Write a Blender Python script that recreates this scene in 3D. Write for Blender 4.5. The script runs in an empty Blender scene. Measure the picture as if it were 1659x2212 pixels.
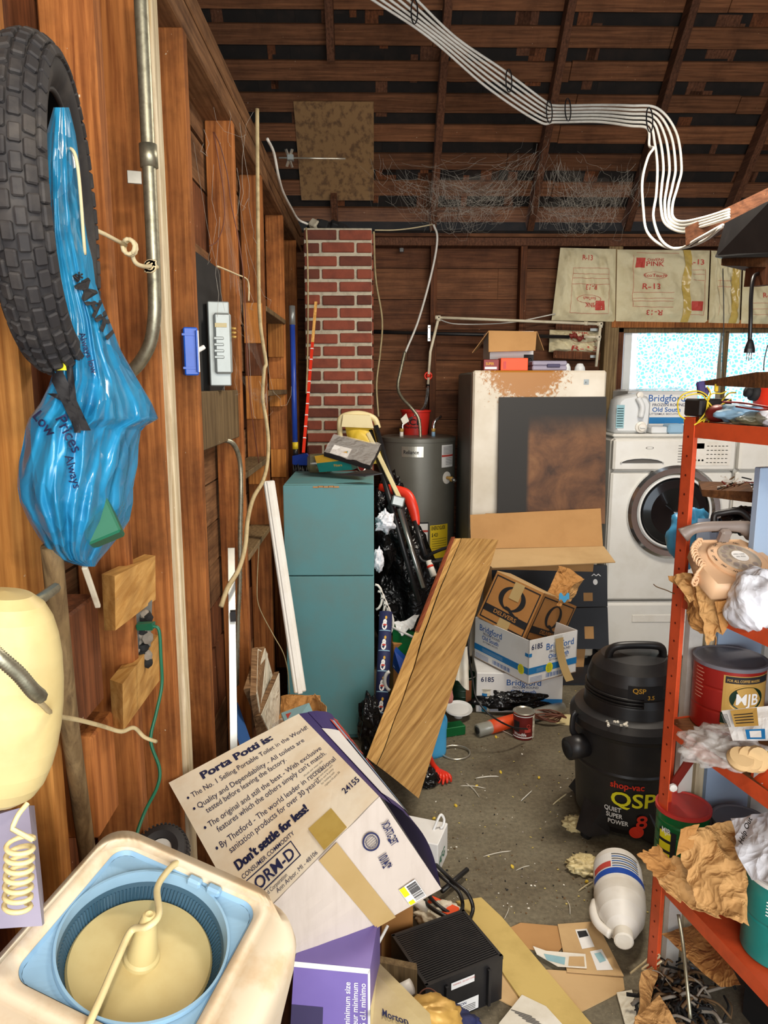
import bpy, math, random
from mathutils import Vector, Matrix, Euler, noise
random.seed(7)
C = bpy.context.scene.collection
SC = bpy.context.scene
V = Vector
def hx(s, k=1.0):
    s = s.lstrip('#'); o = []
    for i in (0, 2, 4):
        c = int(s[i:i+2], 16)/255
        o.append((c/12.92 if c <= .04045 else ((c+.055)/1.055)**2.4)*k)
    return (o[0], o[1], o[2], 1)
# ------------------------------------------------------------------ camera
FPX, PITCH, YAW, EYE = 1600.0, math.radians(9.8), math.radians(0.9), 1.6
CAMP = V((0, 0, EYE))
FW = V((math.sin(YAW)*math.cos(PITCH), math.cos(YAW)*math.cos(PITCH), -math.sin(PITCH)))
RT = V((math.cos(YAW), -math.sin(YAW), 0)); UP = RT.cross(FW)
cd = bpy.data.cameras.new('camera'); cam = bpy.data.objects.new('camera', cd); C.objects.link(cam)
cam.matrix_world = Matrix(((RT.x, UP.x, -FW.x, 0), (RT.y, UP.y, -FW.y, 0), (RT.z, UP.z, -FW.z, EYE), (0, 0, 0, 1)))
cd.sensor_fit = 'VERTICAL'; cd.sensor_height = 24.0; cd.lens = FPX*24.0/2212; cd.clip_start = .02
SC.camera = cam
# ------------------------------------------------------------------ world, lamps, exposure
SC.view_settings.view_transform = 'Standard'
try: SC.view_settings.look = 'None'
except Exception: pass
SC.view_settings.gamma = 1.0; SC.view_settings.use_curve_mapping = False
SC.view_settings.exposure = 0.66
w = bpy.data.worlds.new('world'); SC.world = w; w.use_nodes = True
w.node_tree.nodes['Background'].inputs[0].default_value = (.80, .90, 1.0, 1)
w.node_tree.nodes['Background'].inputs[1].default_value = 1.75
def area(name, loc, target, size, power, col, sy=None):
    d = bpy.data.lights.new(name, 'AREA'); d.energy = power; d.color = col; d.shape = 'RECTANGLE'; d.size = size; d.size_y = sy or size
    o = bpy.data.objects.new(name, d); C.objects.link(o); o.location = loc
    o.rotation_euler = (V(target)-V(loc)).to_track_quat('-Z', 'Y').to_euler(); return o
def bulb(name, loc, power, col, r=.04):
    d = bpy.data.lights.new(name, 'POINT'); d.energy = power; d.color = col; d.shadow_soft_size = r
    o = bpy.data.objects.new(name, d); C.objects.link(o); o.location = loc; return o
area('door_daylight', (.9, -1.3, 1.7), (.9, 3.0, .9), 2.6, 62, (1.0, .95, .88), 1.8)
bulb('work_lamp', (.15, .15, 2.25), 19, (1.0, .86, .66), .05)
area('ceiling_lamp', (1.1, 2.6, 2.75), (1.0, 2.9, 0), .9, 34, (1.0, .90, .76), .25)
# ------------------------------------------------------------------ pixel -> place helpers (photo frame 1659x2212)
def ray(px, py): return FW + RT*((px-830)/FPX) + UP*((1106-py)/FPX)
def at(px, py, Y): r = ray(px, py); return CAMP + r*(Y/r.y)
def fl(px, py, z=0.0): r = ray(px, py); return CAMP + r*((z-EYE)/r.z)
def onp(px, py, p0, n): r = ray(px, py); return CAMP + r*((V(p0)-CAMP).dot(V(n))/r.dot(V(n)))
# ------------------------------------------------------------------ materials
MATS = {}
def nt(name):
    m = bpy.data.materials.new(name); m.use_nodes = True; t = m.node_tree; b = t.nodes['Principled BSDF']; return m, t, b
def N(t, ty, **k):
    n = t.nodes.new(ty)
    for a, v in k.items():
        if a.startswith('i_'): n.inputs[a[2:].replace('_', ' ')].default_value = v
        else: setattr(n, a, v)
    return n
def ramp(t, src, stops):
    r = t.nodes.new('ShaderNodeValToRGB'); e = r.color_ramp.elements
    while len(e) < len(stops): e.new(.5)
    for i, (p, c) in enumerate(stops): e[i].position = p; e[i].color = c
    t.links.new(src, r.inputs[0]); return r.outputs[0]
def mix(t, f, a, b, mode='MIX'):
    m = t.nodes.new('ShaderNodeMix'); m.data_type = 'RGBA'; m.blend_type = mode
    for s, v in ((0, f), (6, a), (7, b)):
        if hasattr(v, 'links'): t.links.new(v, m.inputs[s])
        else: m.inputs[s].default_value = v
    return m.outputs[2]
def coords(t, sc=(1, 1, 1), rnd=True):
    tc = t.nodes.new('ShaderNodeTexCoord'); mp = t.nodes.new('ShaderNodeMapping'); mp.inputs['Scale'].default_value = sc
    if rnd:
        oi = t.nodes.new('ShaderNodeObjectInfo'); ad = t.nodes.new('ShaderNodeVectorMath'); ad.operation = 'ADD'
        mu = t.nodes.new('ShaderNodeMath'); mu.operation = 'MULTIPLY'; mu.inputs[1].default_value = 17.0
        t.links.new(oi.outputs['Random'], mu.inputs[0]); t.links.new(mu.outputs[0], ad.inputs[1]); t.links.new(tc.outputs['Object'], ad.inputs[0])
        t.links.new(ad.outputs[0], mp.inputs[0])
    else: t.links.new(tc.outputs['Object'], mp.inputs[0])
    return mp.outputs[0]
def nz(t, vec, scale, detail=4, rough=.6, dist=0):
    n = N(t, 'ShaderNodeTexNoise'); n.inputs['Scale'].default_value = scale; n.inputs['Detail'].default_value = detail
    n.inputs['Roughness'].default_value = rough; n.inputs['Distortion'].default_value = dist
    t.links.new(vec, n.inputs['Vector']); return n.outputs[0]
def bump(t, b, h, s, d=.002):
    n = t.nodes.new('ShaderNodeBump'); n.inputs['Strength'].default_value = s; n.inputs['Distance'].default_value = d
    t.links.new(h, n.inputs['Height']); t.links.new(n.outputs[0], b.inputs['Normal'])
def wood(name, light, dark, ax='z', stain=.5, rough=.75, fine=1.0, stain_col='#2a1509', bstr=.5, var=.35):
    m, t, b = nt(name)
    s = {'x': (1.2, 26, 26), 'y': (26, 1.2, 26), 'z': (26, 26, 1.2)}[ax]
    v = coords(t, tuple(k*fine for k in s))
    g = nz(t, v, 3.0, 6, .65, .6)
    s2 = {'x': (.5, 7, 7), 'y': (7, .5, 7), 'z': (7, 7, .5)}[ax]
    v2 = coords(t, tuple(k*fine for k in s2)); g2 = nz(t, v2, 2.0, 3, .5, 1.2)
    c = ramp(t, g, [(.30, hx(dark)), (.62, hx(light))])
    wv = N(t, 'ShaderNodeTexWave'); wv.wave_type = 'BANDS'; wv.bands_direction = {'x': 'Y', 'y': 'X', 'z': 'X'}[ax]
    wv.inputs['Scale'].default_value = 2.5; wv.inputs['Distortion'].default_value = 9; wv.inputs['Detail'].default_value = 2
    t.links.new(v2, wv.inputs['Vector'])
    wr = ramp(t, wv.outputs[1], [(.1, (.62, .56, .5, 1)), (.7, (1, 1, 1, 1))])
    c = mix(t, .5, c, wr, 'MULTIPLY')
    v3 = coords(t, (1, 1, 1)); st = nz(t, v3, 6, 5, .65)
    sf = ramp(t, st, [(.45, (0, 0, 0, 1)), (.80, (stain, stain, stain, 1))])
    c = mix(t, sf, c, hx(stain_col))
    fk = ramp(t, nz(t, coords(t, (1, 1, .6)), 85, 3, .6), [(.735, (0, 0, 0, 1)), (.76, (.8, .8, .8, 1))]); c = mix(t, fk, c, hx('#e6dac0'))
    oi = t.nodes.new('ShaderNodeObjectInfo'); mr = N(t, 'ShaderNodeMapRange'); mr.inputs['To Min'].default_value = 1-var; mr.inputs['To Max'].default_value = 1+var*.35
    t.links.new(oi.outputs['Random'], mr.inputs['Value'])
    hs = N(t, 'ShaderNodeHueSaturation'); t.links.new(mr.outputs[0], hs.inputs['Value']); t.links.new(c, hs.inputs['Color'])
    t.links.new(hs.outputs[0], b.inputs['Base Color']); b.inputs['Roughness'].default_value = rough; b.inputs['Specular IOR Level'].default_value = .25
    bump(t, b, g, bstr, .0015); MATS[name] = m; return m
def pm(name, col, rough=.6, metal=0.0, col2=None, amt=.35, scale=9.0, bs=0.0, bscale=60, spec=.5, alpha=1.0, trans=0.0, sharp=.25, coat=0, stretch=(1, 1, 1), bd=.001, rnd=True, k=1.0):
    m, t, b = nt(name)
    v = coords(t, stretch, rnd); n = nz(t, v, scale, 5, .62)
    base = hx(col, k); c2 = hx(col2) if col2 else tuple(x*.72 for x in base[:3])+(1,)
    f = ramp(t, n, [(.5-sharp*.2, (0, 0, 0, 1)), (.5+sharp, (amt, amt, amt, 1))])
    c = mix(t, f, base, c2); t.links.new(c, b.inputs['Base Color'])
    b.inputs['Roughness'].default_value = rough; b.inputs['Metallic'].default_value = metal; b.inputs['Specular IOR Level'].default_value = spec
    if alpha < 1: b.inputs['Alpha'].default_value = alpha
    if trans: b.inputs['Transmission Weight'].default_value = trans
    if coat: b.inputs['Coat Weight'].default_value = coat
    if bs: bump(t, b, nz(t, v, bscale, 4, .6), bs, bd)
    MATS[name] = m; return m
# woods
wood('stud_wood', '#c07a40', '#83471f', 'z', .75)
wood('stud_bright', '#dc9a50', '#ae6a2c', 'z', .55)
wood('dark_wood', '#7d4a2b', '#4a2a17', 'z', .8)
wood('board_x', '#7a4d31', '#4b2b1a', 'x', .75)
wood('roof_board', '#8a5a3a', '#5c3a24', 'x', .6)
wood('rafter_wood', '#6d4630', '#432a1c', 'y', .5)
wood('sheath_y', '#8d6644', '#5a3c26', 'y', .8)
wood('block_wood', '#f2bd6e', '#cf9345', 'y', .12, fine=.8)
wood('block_x', '#e0a457', '#b87631', 'x', .25, fine=.8)
wood('fir_block', '#c98642', '#93561f', 'z', .35)
wood('plank_wood', '#c39a5c', '#8f6530', 'y', .18, bstr=1.0, fine=.8)
wood('torn_wood', '#8a4424', '#5c2a16', 'y', .3)
wood('grey_wood', '#8a7350', '#5c4932', 'z', .4)
wood('cream_strip', '#f4e6c6', '#c4ab7e', 'z', .35, stain_col='#6b4a28')
wood('tile_wood', '#b08a62', '#6b4a30', 'x', .4)
wood('shelf_ply', '#8a5c36', '#5a3a22', 'x', .9)
# plain ones
pm('cream_painted', '#e6dcc4', .6, col2='#8a6a42', amt=.6, scale=14, bs=.3)
pm('rubber', '#2c2a2b', .7, col2='#5a544e', amt=.5, scale=20, bs=.3, spec=.3)
pm('rubber_plain', '#211f20', .6, col2='#444', amt=.4) if False else pm('rubber_plain', '#232122', .6, col2='#454040', amt=.4)
pm('galv', '#a8a48f', .45, .85, col2='#6b6755', amt=.7, scale=60, bs=.2, bscale=200)
pm('grey_metal', '#9aa0a0', .4, .6, col2='#6e6e68', amt=.5)
pm('panel_grey', '#9fa6a4', .42, .3, col2='#7a7d78', amt=.4)
pm('steel', '#b9bab6', .3, .9, col2='#77756e', amt=.4)
pm('dark_metal', '#2b2b2d', .45, .6, col2='#4a4038', amt=.4)
pm('black_plastic', '#1b1a1c', .42, col2='#34302e', amt=.5, scale=14)
pm('black_dull', '#131314', .8, col2='#2a2623', amt=.5)
pm('black_bag', '#0c0c0e', .25, col2='#1c1c20', amt=.4, bs=.5, bscale=18, bd=.006)
pm('white_plastic', '#e6e2da', .4, col2='#b7a888', amt=.35)
pm('white_clean', '#e4e4e2', .35, col2='#cfcfca', amt=.3)
pm('enamel', '#e4e2dc', .25, col2='#bab2a0', amt=.35, scale=5, coat=.3)
pm('cream_plastic', '#cdbb84', .45, col2='#b08f50', amt=.35, scale=16)
pm('beige_appl', '#e3d3b8', .5, col2='#c39a62', amt=.5, scale=10, sharp=.12)
pm('blue_plastic_lt', '#8fb4cf', .4, col2='#6c90ac', amt=.5, scale=6)
pm('navy_rib', '#35566b', .5, col2='#2f5468', amt=.5)
pm('blue_plastic', '#1f4fb4', .4, col2='#163a86', amt=.4)
pm('blue_box', '#1e5fd0', .4, col2='#123f92', amt=.3)
pm('royal', '#2346a8', .35, col2='#16286a', amt=.4)
pm('sky_plastic', '#4aa5d8', .4, col2='#2f86bc', amt=.3)
pm('teal_paint', '#5a8f94', .6, col2='#7a6a4c', amt=.3, scale=5, bs=.2, sharp=.3)
pm('chip_edge', '#b58350', .8)
pm('red_plastic', '#c42a20', .4, col2='#8a1712', amt=.3)
pm('red_bright', '#e0361f', .35, col2='#b1200f', amt=.3)
pm('orange_paint', '#d8532a', .42, col2='#98361a', amt=.6, scale=12, bs=.15)
pm('rust_red', '#7d2418', .6, col2='#4a1810', amt=.6)
pm('orange_plastic', '#ea5423', .5, col2='#b63a12', amt=.3)
pm('maroon', '#7a2320', .4, .2, col2='#551412', amt=.4)
pm('can_red', '#a3261f', .35, .3, col2='#701610', amt=.3)
pm('can_green', '#15703a', .3, .3, col2='#0d4a26', amt=.4)
pm('can_green_dark', '#12301f', .4, .3, col2='#0b1c14', amt=.5)
pm('teal_print', '#1d7f78', .4, col2='#12564f', amt=.3)
pm('lid_grey', '#6d6c74', .55, col2='#56545a', amt=.4)
pm('lid_red', '#c0332e', .5, col2='#a33a30', amt=.5, scale=30)
pm('gold', '#caa154', .4, .2, col2='#9c7836', amt=.3)
pm('yellow', '#e8c829', .5, col2='#c7a51a', amt=.2)
pm('yellow_print', '#e9e11a', .6, amt=.05)
pm('yellow_pad', '#d9b93c', .45, col2='#b78f22', amt=.5, scale=6)
pm('cream_yellow', '#dfcf9c', .45, col2='#a98c52', amt=.4)
pm('foam', '#cbb069', .85, col2='#9c8142', amt=.5, scale=8, bs=.4)
pm('card', '#b98c58', .85, col2='#9d7242', amt=.5, scale=5, bs=.25, bscale=40)
pm('card_light', '#c9a878', .85, col2='#a88556', amt=.5, scale=5, bs=.2)
pm('card_q', '#a9743c', .8, col2='#8b5c2b', amt=.4)
pm('card_white', '#e9e8e6', .6, col2='#c9c6c0', amt=.4, scale=6)
pm('card_grey', '#cbbfb4', .8, col2='#b3a699', amt=.5, scale=5, stretch=(8, 1, 1), bs=.15, bscale=50)
pm('card_cream', '#faf0da', .75, col2='#dcb880', amt=.5, scale=7, bs=.15)
pm('tape', '#b89c6a', .35, col2='#a2844e', amt=.3)
pm('tape_clear', '#c7ab5c', .2, col2='#a88a3a', amt=.5, scale=20)
pm('kraft', '#b98448', .8, col2='#93602c', amt=.5, scale=6, bs=.35, bscale=22, bd=.004)
pm('kraft_light', '#c99a60', .8, col2='#a97840', amt=.45, scale=6, bs=.35, bscale=22, bd=.004)
pm('ink_navy', '#1d2450', .7, amt=.1); pm('ink_black', '#17161a', .7, amt=.1); pm('ink_blue', '#2b62a8', .7, amt=.1)
pm('ink_red', '#c0453a', .7, amt=.2); pm('ink_white', '#f0f0ee', .6, amt=.05); pm('ink_grey', '#5d5a57', .8, amt=.1); pm('ink_green', '#1d6b4c', .7, amt=.1)
pm('ink_faded', '#c67f6a', .8, amt=.2); pm('ink_lightblue', '#1978b8', .6, amt=.1); pm('ink_gold', '#d9a430', .6, amt=.1)
pm('batt', '#d6cca8', .7, col2='#b09a68', amt=.45, scale=7, bs=.6, bscale=12, bd=.006)
pm('purple_box', '#7c6bb0', .4, col2='#5a4a92', amt=.5, scale=3)
pm('purple_dark', '#3a3358', .5); pm('violet', '#3c2f6e', .5)
pm('cloth_white', '#ddd6c2', .9, col2='#a1906a', amt=.45, bs=.6, bscale=14, bd=.006)
pm('bag_white', '#e4e6ee', .4, col2='#c5c9da', amt=.35, bs=.5, bscale=16, bd=.006)
pm('paper', '#e6e1d4', .8, col2='#b8ab8e', amt=.5)
pm('heater_grey', '#6f6d64', .4, .3, col2='#5b584e', amt=.35, scale=5)
pm('old_white', '#d9d0be', .4, col2='#9c8460', amt=.3, scale=3)
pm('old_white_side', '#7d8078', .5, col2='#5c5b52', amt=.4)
pm('pipe_white', '#e0d6bc', .5, col2='#a58f66', amt=.5, scale=14)
pm('cable_white', '#dedbd2', .45, col2='#a8a49a', amt=.4, scale=20)
pm('cable_beige', '#b9a67c', .7, col2='#6f5b38', amt=.6, scale=30)
pm('cable_green', '#14664a', .45, col2='#0c4632', amt=.3)
pm('cable_black', '#141315', .4, col2='#2c2a28', amt=.3)
pm('cable_brown', '#6d3c28', .6, col2='#3d2016', amt=.5)
pm('cable_yellow', '#e0c52c', .5, amt=.2)
pm('twine', '#d8c8a0', .9, col2='#a08a5c', amt=.5, bs=.5, bscale=150)
pm('leaf', '#c9b66a', .8, col2='#8a6a30', amt=.6)
pm('twig', '#6b5134', .9, col2='#3d2b1a', amt=.6)
pm('osb', '#8d6a42', .8, col2='#553a22', amt=.8, scale=28, sharp=.12, stretch=(1, .4, 1))
pm('phone_beige', '#dcb38c', .4, col2='#c39870', amt=.3)
pm('phone_grey', '#8d8078', .4, col2='#6d625c', amt=.3)
pm('lavender', '#9a94a8', .5, col2='#78728a', amt=.5)
pm('pink_glove', '#c98478', .6, col2='#a8645a', amt=.4)
pm('blue_panel', '#9db2cc', .6, col2='#7388a6', amt=.5, scale=4)
pm('white_panel', '#c9c6bf', .6, col2='#8f8676', amt=.5, scale=8)
pm('tin', '#c7c3b6', .3, .8, col2='#8a8474', amt=.5)
pm('chrome', '#d8dadb', .12, .95, col2='#9a9a98', amt=.3, scale=12)
pm('dark_glass', '#0d0f12', .08, col2='#1c1d20', amt=.3, coat=.5)
pm('brick_red', '#84402c', .85, col2='#5a2a1c', amt=.7, scale=12, bs=.5, bscale=60, bd=.003)
pm('brick_dark', '#643222', .85, col2='#3d1a15', amt=.7, scale=12, bs=.5, bscale=60, bd=.003)
pm('mortar', '#b8af9a', .95, col2='#6f6757', amt=.6, scale=30, bs=.8, bscale=90, bd=.003)
pm('shingle', '#17120f', .95, col2='#2e221a', amt=.7, scale=9)
pm('lint', '#8d8478', .95, col2='#5d544a', amt=.5)
pm('black_print', '#16181f', .55, col2='#2b2f38', amt=.5, scale=3)
pm('web', '#c4beb2', .9, alpha=.42)
pm('label_teal', '#8fb7c0', .5, col2='#5d93a4', amt=.5, scale=9)
pm('rust', '#7a4420', .8, col2='#3f2212', amt=.7, scale=12)
# clear / special
def clear(name, col, alpha, rough=.1, bs=.4):
    m = pm(name, col, rough, col2=col, amt=.1, alpha=alpha, bs=bs, bscale=14, bd=.006); return m
clear('clear_bag', '#d9d4ce', .38); clear('clear_hard', '#c9c6b8', .45, .12, 0); clear('frost', '#e9ecee', .82, .35, 0); clear('amber_glass', '#6f6a4e', .62, .08, 0); clear('cobweb_mat', '#b4aea4', .05, .9, 0)
def blue_bag_mat():
    m, t, b = nt('blue_bag'); v = coords(t)
    n = nz(t, v, 7, 5, .6, .8)
    c = ramp(t, n, [(.3, hx('#146a98')), (.62, hx('#2c90bf'))]); t.links.new(c, b.inputs['Base Color'])
    b.inputs['Roughness'].default_value = .22; b.inputs['Alpha'].default_value = .90; b.inputs['Specular IOR Level'].default_value = .7
    wv = nz(t, coords(t, (26, 26, 3)), 1.2, 5, .6, 1.0); bump(t, b, wv, .6, .01); MATS['blue_bag'] = m
blue_bag_mat()
def stained(name, base, stops, scale=4, rough=.5, bs=.1, dist=.5):
    m, t, b = nt(name); v = coords(t, rnd=False); n = nz(t, v, scale, 6, .65, dist)
    t.links.new(ramp(t, n, [(p, hx(c)) for p, c in stops]), b.inputs['Base Color']); b.inputs['Roughness'].default_value = rough
    if bs: bump(t, b, n, bs, .003)
    MATS[name] = m
def smoke_mat():
    m, t, b = nt('smoke_board'); tc = N(t, 'ShaderNodeTexCoord'); v = tc.outputs['Object']; sx = N(t, 'ShaderNodeSeparateXYZ'); t.links.new(v, sx.inputs[0])
    n = nz(t, v, 5, 6, .65, .4)
    def edge(sock, a, b_):
        mr = N(t, 'ShaderNodeMapRange'); mr.inputs['From Min'].default_value = a; mr.inputs['From Max'].default_value = b_; t.links.new(sock, mr.inputs['Value']); return mr.outputs[0]
    e1 = edge(sx.outputs[0], -.145, -.125); e2 = edge(sx.outputs[2], .60, .46)
    mu = N(t, 'ShaderNodeMath', operation='MULTIPLY'); t.links.new(e1, mu.inputs[0]); t.links.new(e2, mu.inputs[1])
    ad = N(t, 'ShaderNodeMath', operation='MULTIPLY'); t.links.new(mu.outputs[0], ad.inputs[0]); ad.inputs[1].default_value = 1.0
    brown = ramp(t, n, [(.30, hx('#2a1c14')), (.45, hx('#5a3a24')), (.62, hx('#7c5434')), (.8, hx('#93704a'))])
    t.links.new(mix(t, ad.outputs[0], hx('#25221f'), brown), b.inputs['Base Color']); b.inputs['Roughness'].default_value = .6; MATS['smoke_board'] = m
smoke_mat()
stained('unused_board', None, [(.30, '#1e1a18'), (.48, '#2f2019'), (.60, '#5a3a24'), (.78, '#7a5636')], 3.2, .6)
stained('floor_conc', None, [(.28, '#554b3b'), (.45, '#6f6654'), (.60, '#7d7664'), (.8, '#958d7a')], 2.2, .85, .3, 0)
def floor_mat():
    m = MATS['floor_conc']; t = m.node_tree; b = t.nodes['Principled BSDF']
    src = b.inputs['Base Color'].links[0].from_socket; v = coords(t, rnd=False)
    g = ramp(t, nz(t, v, 60, 4, .7), [(.35, (.55, .53, .48, 1)), (.7, (1.15, 1.12, 1.05, 1))])
    c = mix(t, .8, src, g, 'MULTIPLY')
    sp = ramp(t, nz(t, v, 240, 2, .5), [(.70, (0, 0, 0, 1)), (.74, (1, 1, 1, 1))])
    c = mix(t, sp, c, hx('#b5a884')); t.links.new(c, b.inputs['Base Color'])
    bump(t, b, nz(t, v, 90, 5, .7), .5, .003)
floor_mat()
def rust_door():
    m, t, b = nt('rust_enamel'); tc = N(t, 'ShaderNodeTexCoord'); v = tc.outputs['Object']
    sx = N(t, 'ShaderNodeSeparateXYZ'); t.links.new(v, sx.inputs[0])
    band = N(t, 'ShaderNodeMapRange'); band.inputs['From Min'].default_value = 1.40; band.inputs['From Max'].default_value = 1.68
    t.links.new(sx.outputs[2], band.inputs['Value'])
    # rust creeps down from the top edge, centre of the door
    d = N(t, 'ShaderNodeMath', operation='SUBTRACT'); d.inputs[1].default_value = -.08; t.links.new(sx.outputs[0], d.inputs[0])
    a = N(t, 'ShaderNodeMath', operation='ABSOLUTE'); t.links.new(d.outputs[0], a.inputs[0])
    mr = N(t, 'ShaderNodeMapRange'); mr.inputs['From Min'].default_value = 0; mr.inputs['From Max'].default_value = .33; mr.inputs['To Min'].default_value = 1; mr.inputs['To Max'].default_value = 0
    t.links.new(a.outputs[0], mr.inputs['Value'])
    mu = N(t, 'ShaderNodeMath', operation='MULTIPLY'); t.links.new(band.outputs[0], mu.inputs[0]); t.links.new(mr.outputs[0], mu.inputs[1])
    n = nz(t, v, 38, 6, .75, .4); n2 = N(t, 'ShaderNodeMath', operation='MULTIPLY_ADD'); n2.inputs[1].default_value = .75
    t.links.new(mu.outputs[0], n2.inputs[0]); t.links.new(n, n2.inputs[2])
    f = ramp(t, n2.outputs[0], [(.70, (0, 0, 0, 1)), (.80, (1, 1, 1, 1))])
    base = ramp(t, nz(t, v, 3, 4, .6), [(.35, hx('#e2dacb')), (.7, hx('#c4b8a2'))])
    c = mix(t, f, base, hx('#a9712c')); t.links.new(c, b.inputs['Base Color']); b.inputs['Roughness'].default_value = .4; MATS['rust_enamel'] = m
rust_door()
def curtain_mat():
    m, t, b = nt('leaf_curtain'); v = coords(t, (1, 1, 1), False)
    vo = N(t, 'ShaderNodeTexVoronoi'); vo.inputs['Scale'].default_value = 42; vo.feature = 'DISTANCE_TO_EDGE'; t.links.new(v, vo.inputs['Vector'])
    c = ramp(t, vo.outputs[0], [(.08, hx('#f2fbfb')), (.2, hx('#7fcdd6'))])
    tr = N(t, 'ShaderNodeBsdfTranslucent'); df = N(t, 'ShaderNodeBsdfDiffuse'); tp = N(t, 'ShaderNodeBsdfTransparent')
    t.links.new(c, tr.inputs[0]); t.links.new(c, df.inputs[0])
    m1 = N(t, 'ShaderNodeMixShader'); m1.inputs[0].default_value = .25; t.links.new(tr.outputs[0], m1.inputs[1]); t.links.new(df.outputs[0], m1.inputs[2])
    t.links.new(c, tp.inputs[0])
    m2 = N(t, 'ShaderNodeMixShader'); m2.inputs[0].default_value = .42; t.links.new(m1.outputs[0], m2.inputs[1]); t.links.new(tp.outputs[0], m2.inputs[2])
    t.links.new(m2.outputs[0], t.nodes['Material Output'].inputs[0]); MATS['leaf_curtain'] = m
curtain_mat()
def glass_mat():
    m, t, b = nt('glass'); tp = N(t, 'ShaderNodeBsdfTransparent'); gl = N(t, 'ShaderNodeBsdfGlossy'); gl.inputs['Roughness'].default_value = .03
    m2 = N(t, 'ShaderNodeMixShader'); m2.inputs[0].default_value = .08; t.links.new(tp.outputs[0], m2.inputs[1]); t.links.new(gl.outputs[0], m2.inputs[2])
    t.links.new(m2.outputs[0], t.nodes['Material Output'].inputs[0]); MATS['glass'] = m
glass_mat()
def crinkle(names, scale, strength, dist):
    for nm in names:
        m = MATS[nm]; t = m.node_tree; b = t.nodes['Principled BSDF']; v = coords(t)
        nn = N(t, 'ShaderNodeTexNoise'); nn.inputs['Scale'].default_value = scale*.6; t.links.new(v, nn.inputs['Vector'])
        ad = N(t, 'ShaderNodeVectorMath', operation='MULTIPLY_ADD'); ad.inputs[1].default_value = (.12, .12, .12); t.links.new(nn.outputs[1], ad.inputs[0]); t.links.new(v, ad.inputs[2])
        vo = N(t, 'ShaderNodeTexVoronoi'); vo.inputs['Scale'].default_value = scale; t.links.new(ad.outputs[0], vo.inputs['Vector'])
        v2 = N(t, 'ShaderNodeTexVoronoi'); v2.inputs['Scale'].default_value = scale*2.7; t.links.new(ad.outputs[0], v2.inputs['Vector'])
        s = N(t, 'ShaderNodeMath', operation='MULTIPLY_ADD'); s.inputs[1].default_value = .45; t.links.new(v2.outputs[0], s.inputs[0]); t.links.new(vo.outputs[0], s.inputs[2])
        bump(t, b, s.outputs[0], strength, dist)
crinkle(['blue_bag'], 9, .40, .03); crinkle(['bag_white', 'black_bag', 'clear_bag', 'cloth_white'], 16, .45, .022); crinkle(['kraft', 'kraft_light'], 24, .55, .016)
crinkle(['batt'], 9, .35, .02)
# ------------------------------------------------------------------ mesh builder
_TXT = {}
def text_mesh(s, bold=0.0):
    bold = min(bold, .018); k = (s, bold)
    if k not in _TXT:
        cu = bpy.data.curves.new('t', 'FONT'); cu.body = s; cu.size = 1.0; cu.resolution_u = 3; cu.offset = bold
        o = bpy.data.objects.new('t', cu); C.objects.link(o); dg = bpy.context.evaluated_depsgraph_get()
        me = bpy.data.meshes.new_from_object(o.evaluated_get(dg))
        _TXT[k] = ([tuple(v.co) for v in me.vertices], [tuple(p.vertices) for p in me.polygons])
        bpy.data.objects.remove(o); bpy.data.curves.remove(cu); bpy.data.meshes.remove(me)
    return _TXT[k]
def frame(o, x, y=None, z=None):
    """Matrix with origin o and the axes built from x and (y or z)"""
    o = V(o); x = V(x).normalized()
    if y is not None: z = x.cross(V(y)).normalized(); y = z.cross(x)
    else: z = V(z); y = z.cross(x).normalized(); z = x.cross(y)
    return Matrix(((x.x, y.x, z.x, o.x), (x.y, y.y, z.y, o.y), (x.z, y.z, z.z, o.z), (0, 0, 0, 1)))
def T(x, y=0, z=0, rz=0, rx=0, ry=0): return Matrix.Translation((x, y, z)) @ Euler((rx, ry, rz), 'XYZ').to_matrix().to_4x4()
def spl(pts, n=6):
    pts = [V(p) for p in pts]
    if len(pts) < 3: return pts
    P = [pts[0]*2-pts[1]]+pts+[pts[-1]*2-pts[-2]]; out = []
    for i in range(1, len(P)-2):
        a, b, c, d = P[i-1:i+3]
        for k in range(n):
            s = k/n; out.append(.5*((2*b)+(c-a)*s+(2*a-5*b+4*c-d)*s*s+(3*b-a-3*c+d)*s**3))
    out.append(pts[-1]); return out
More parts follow.
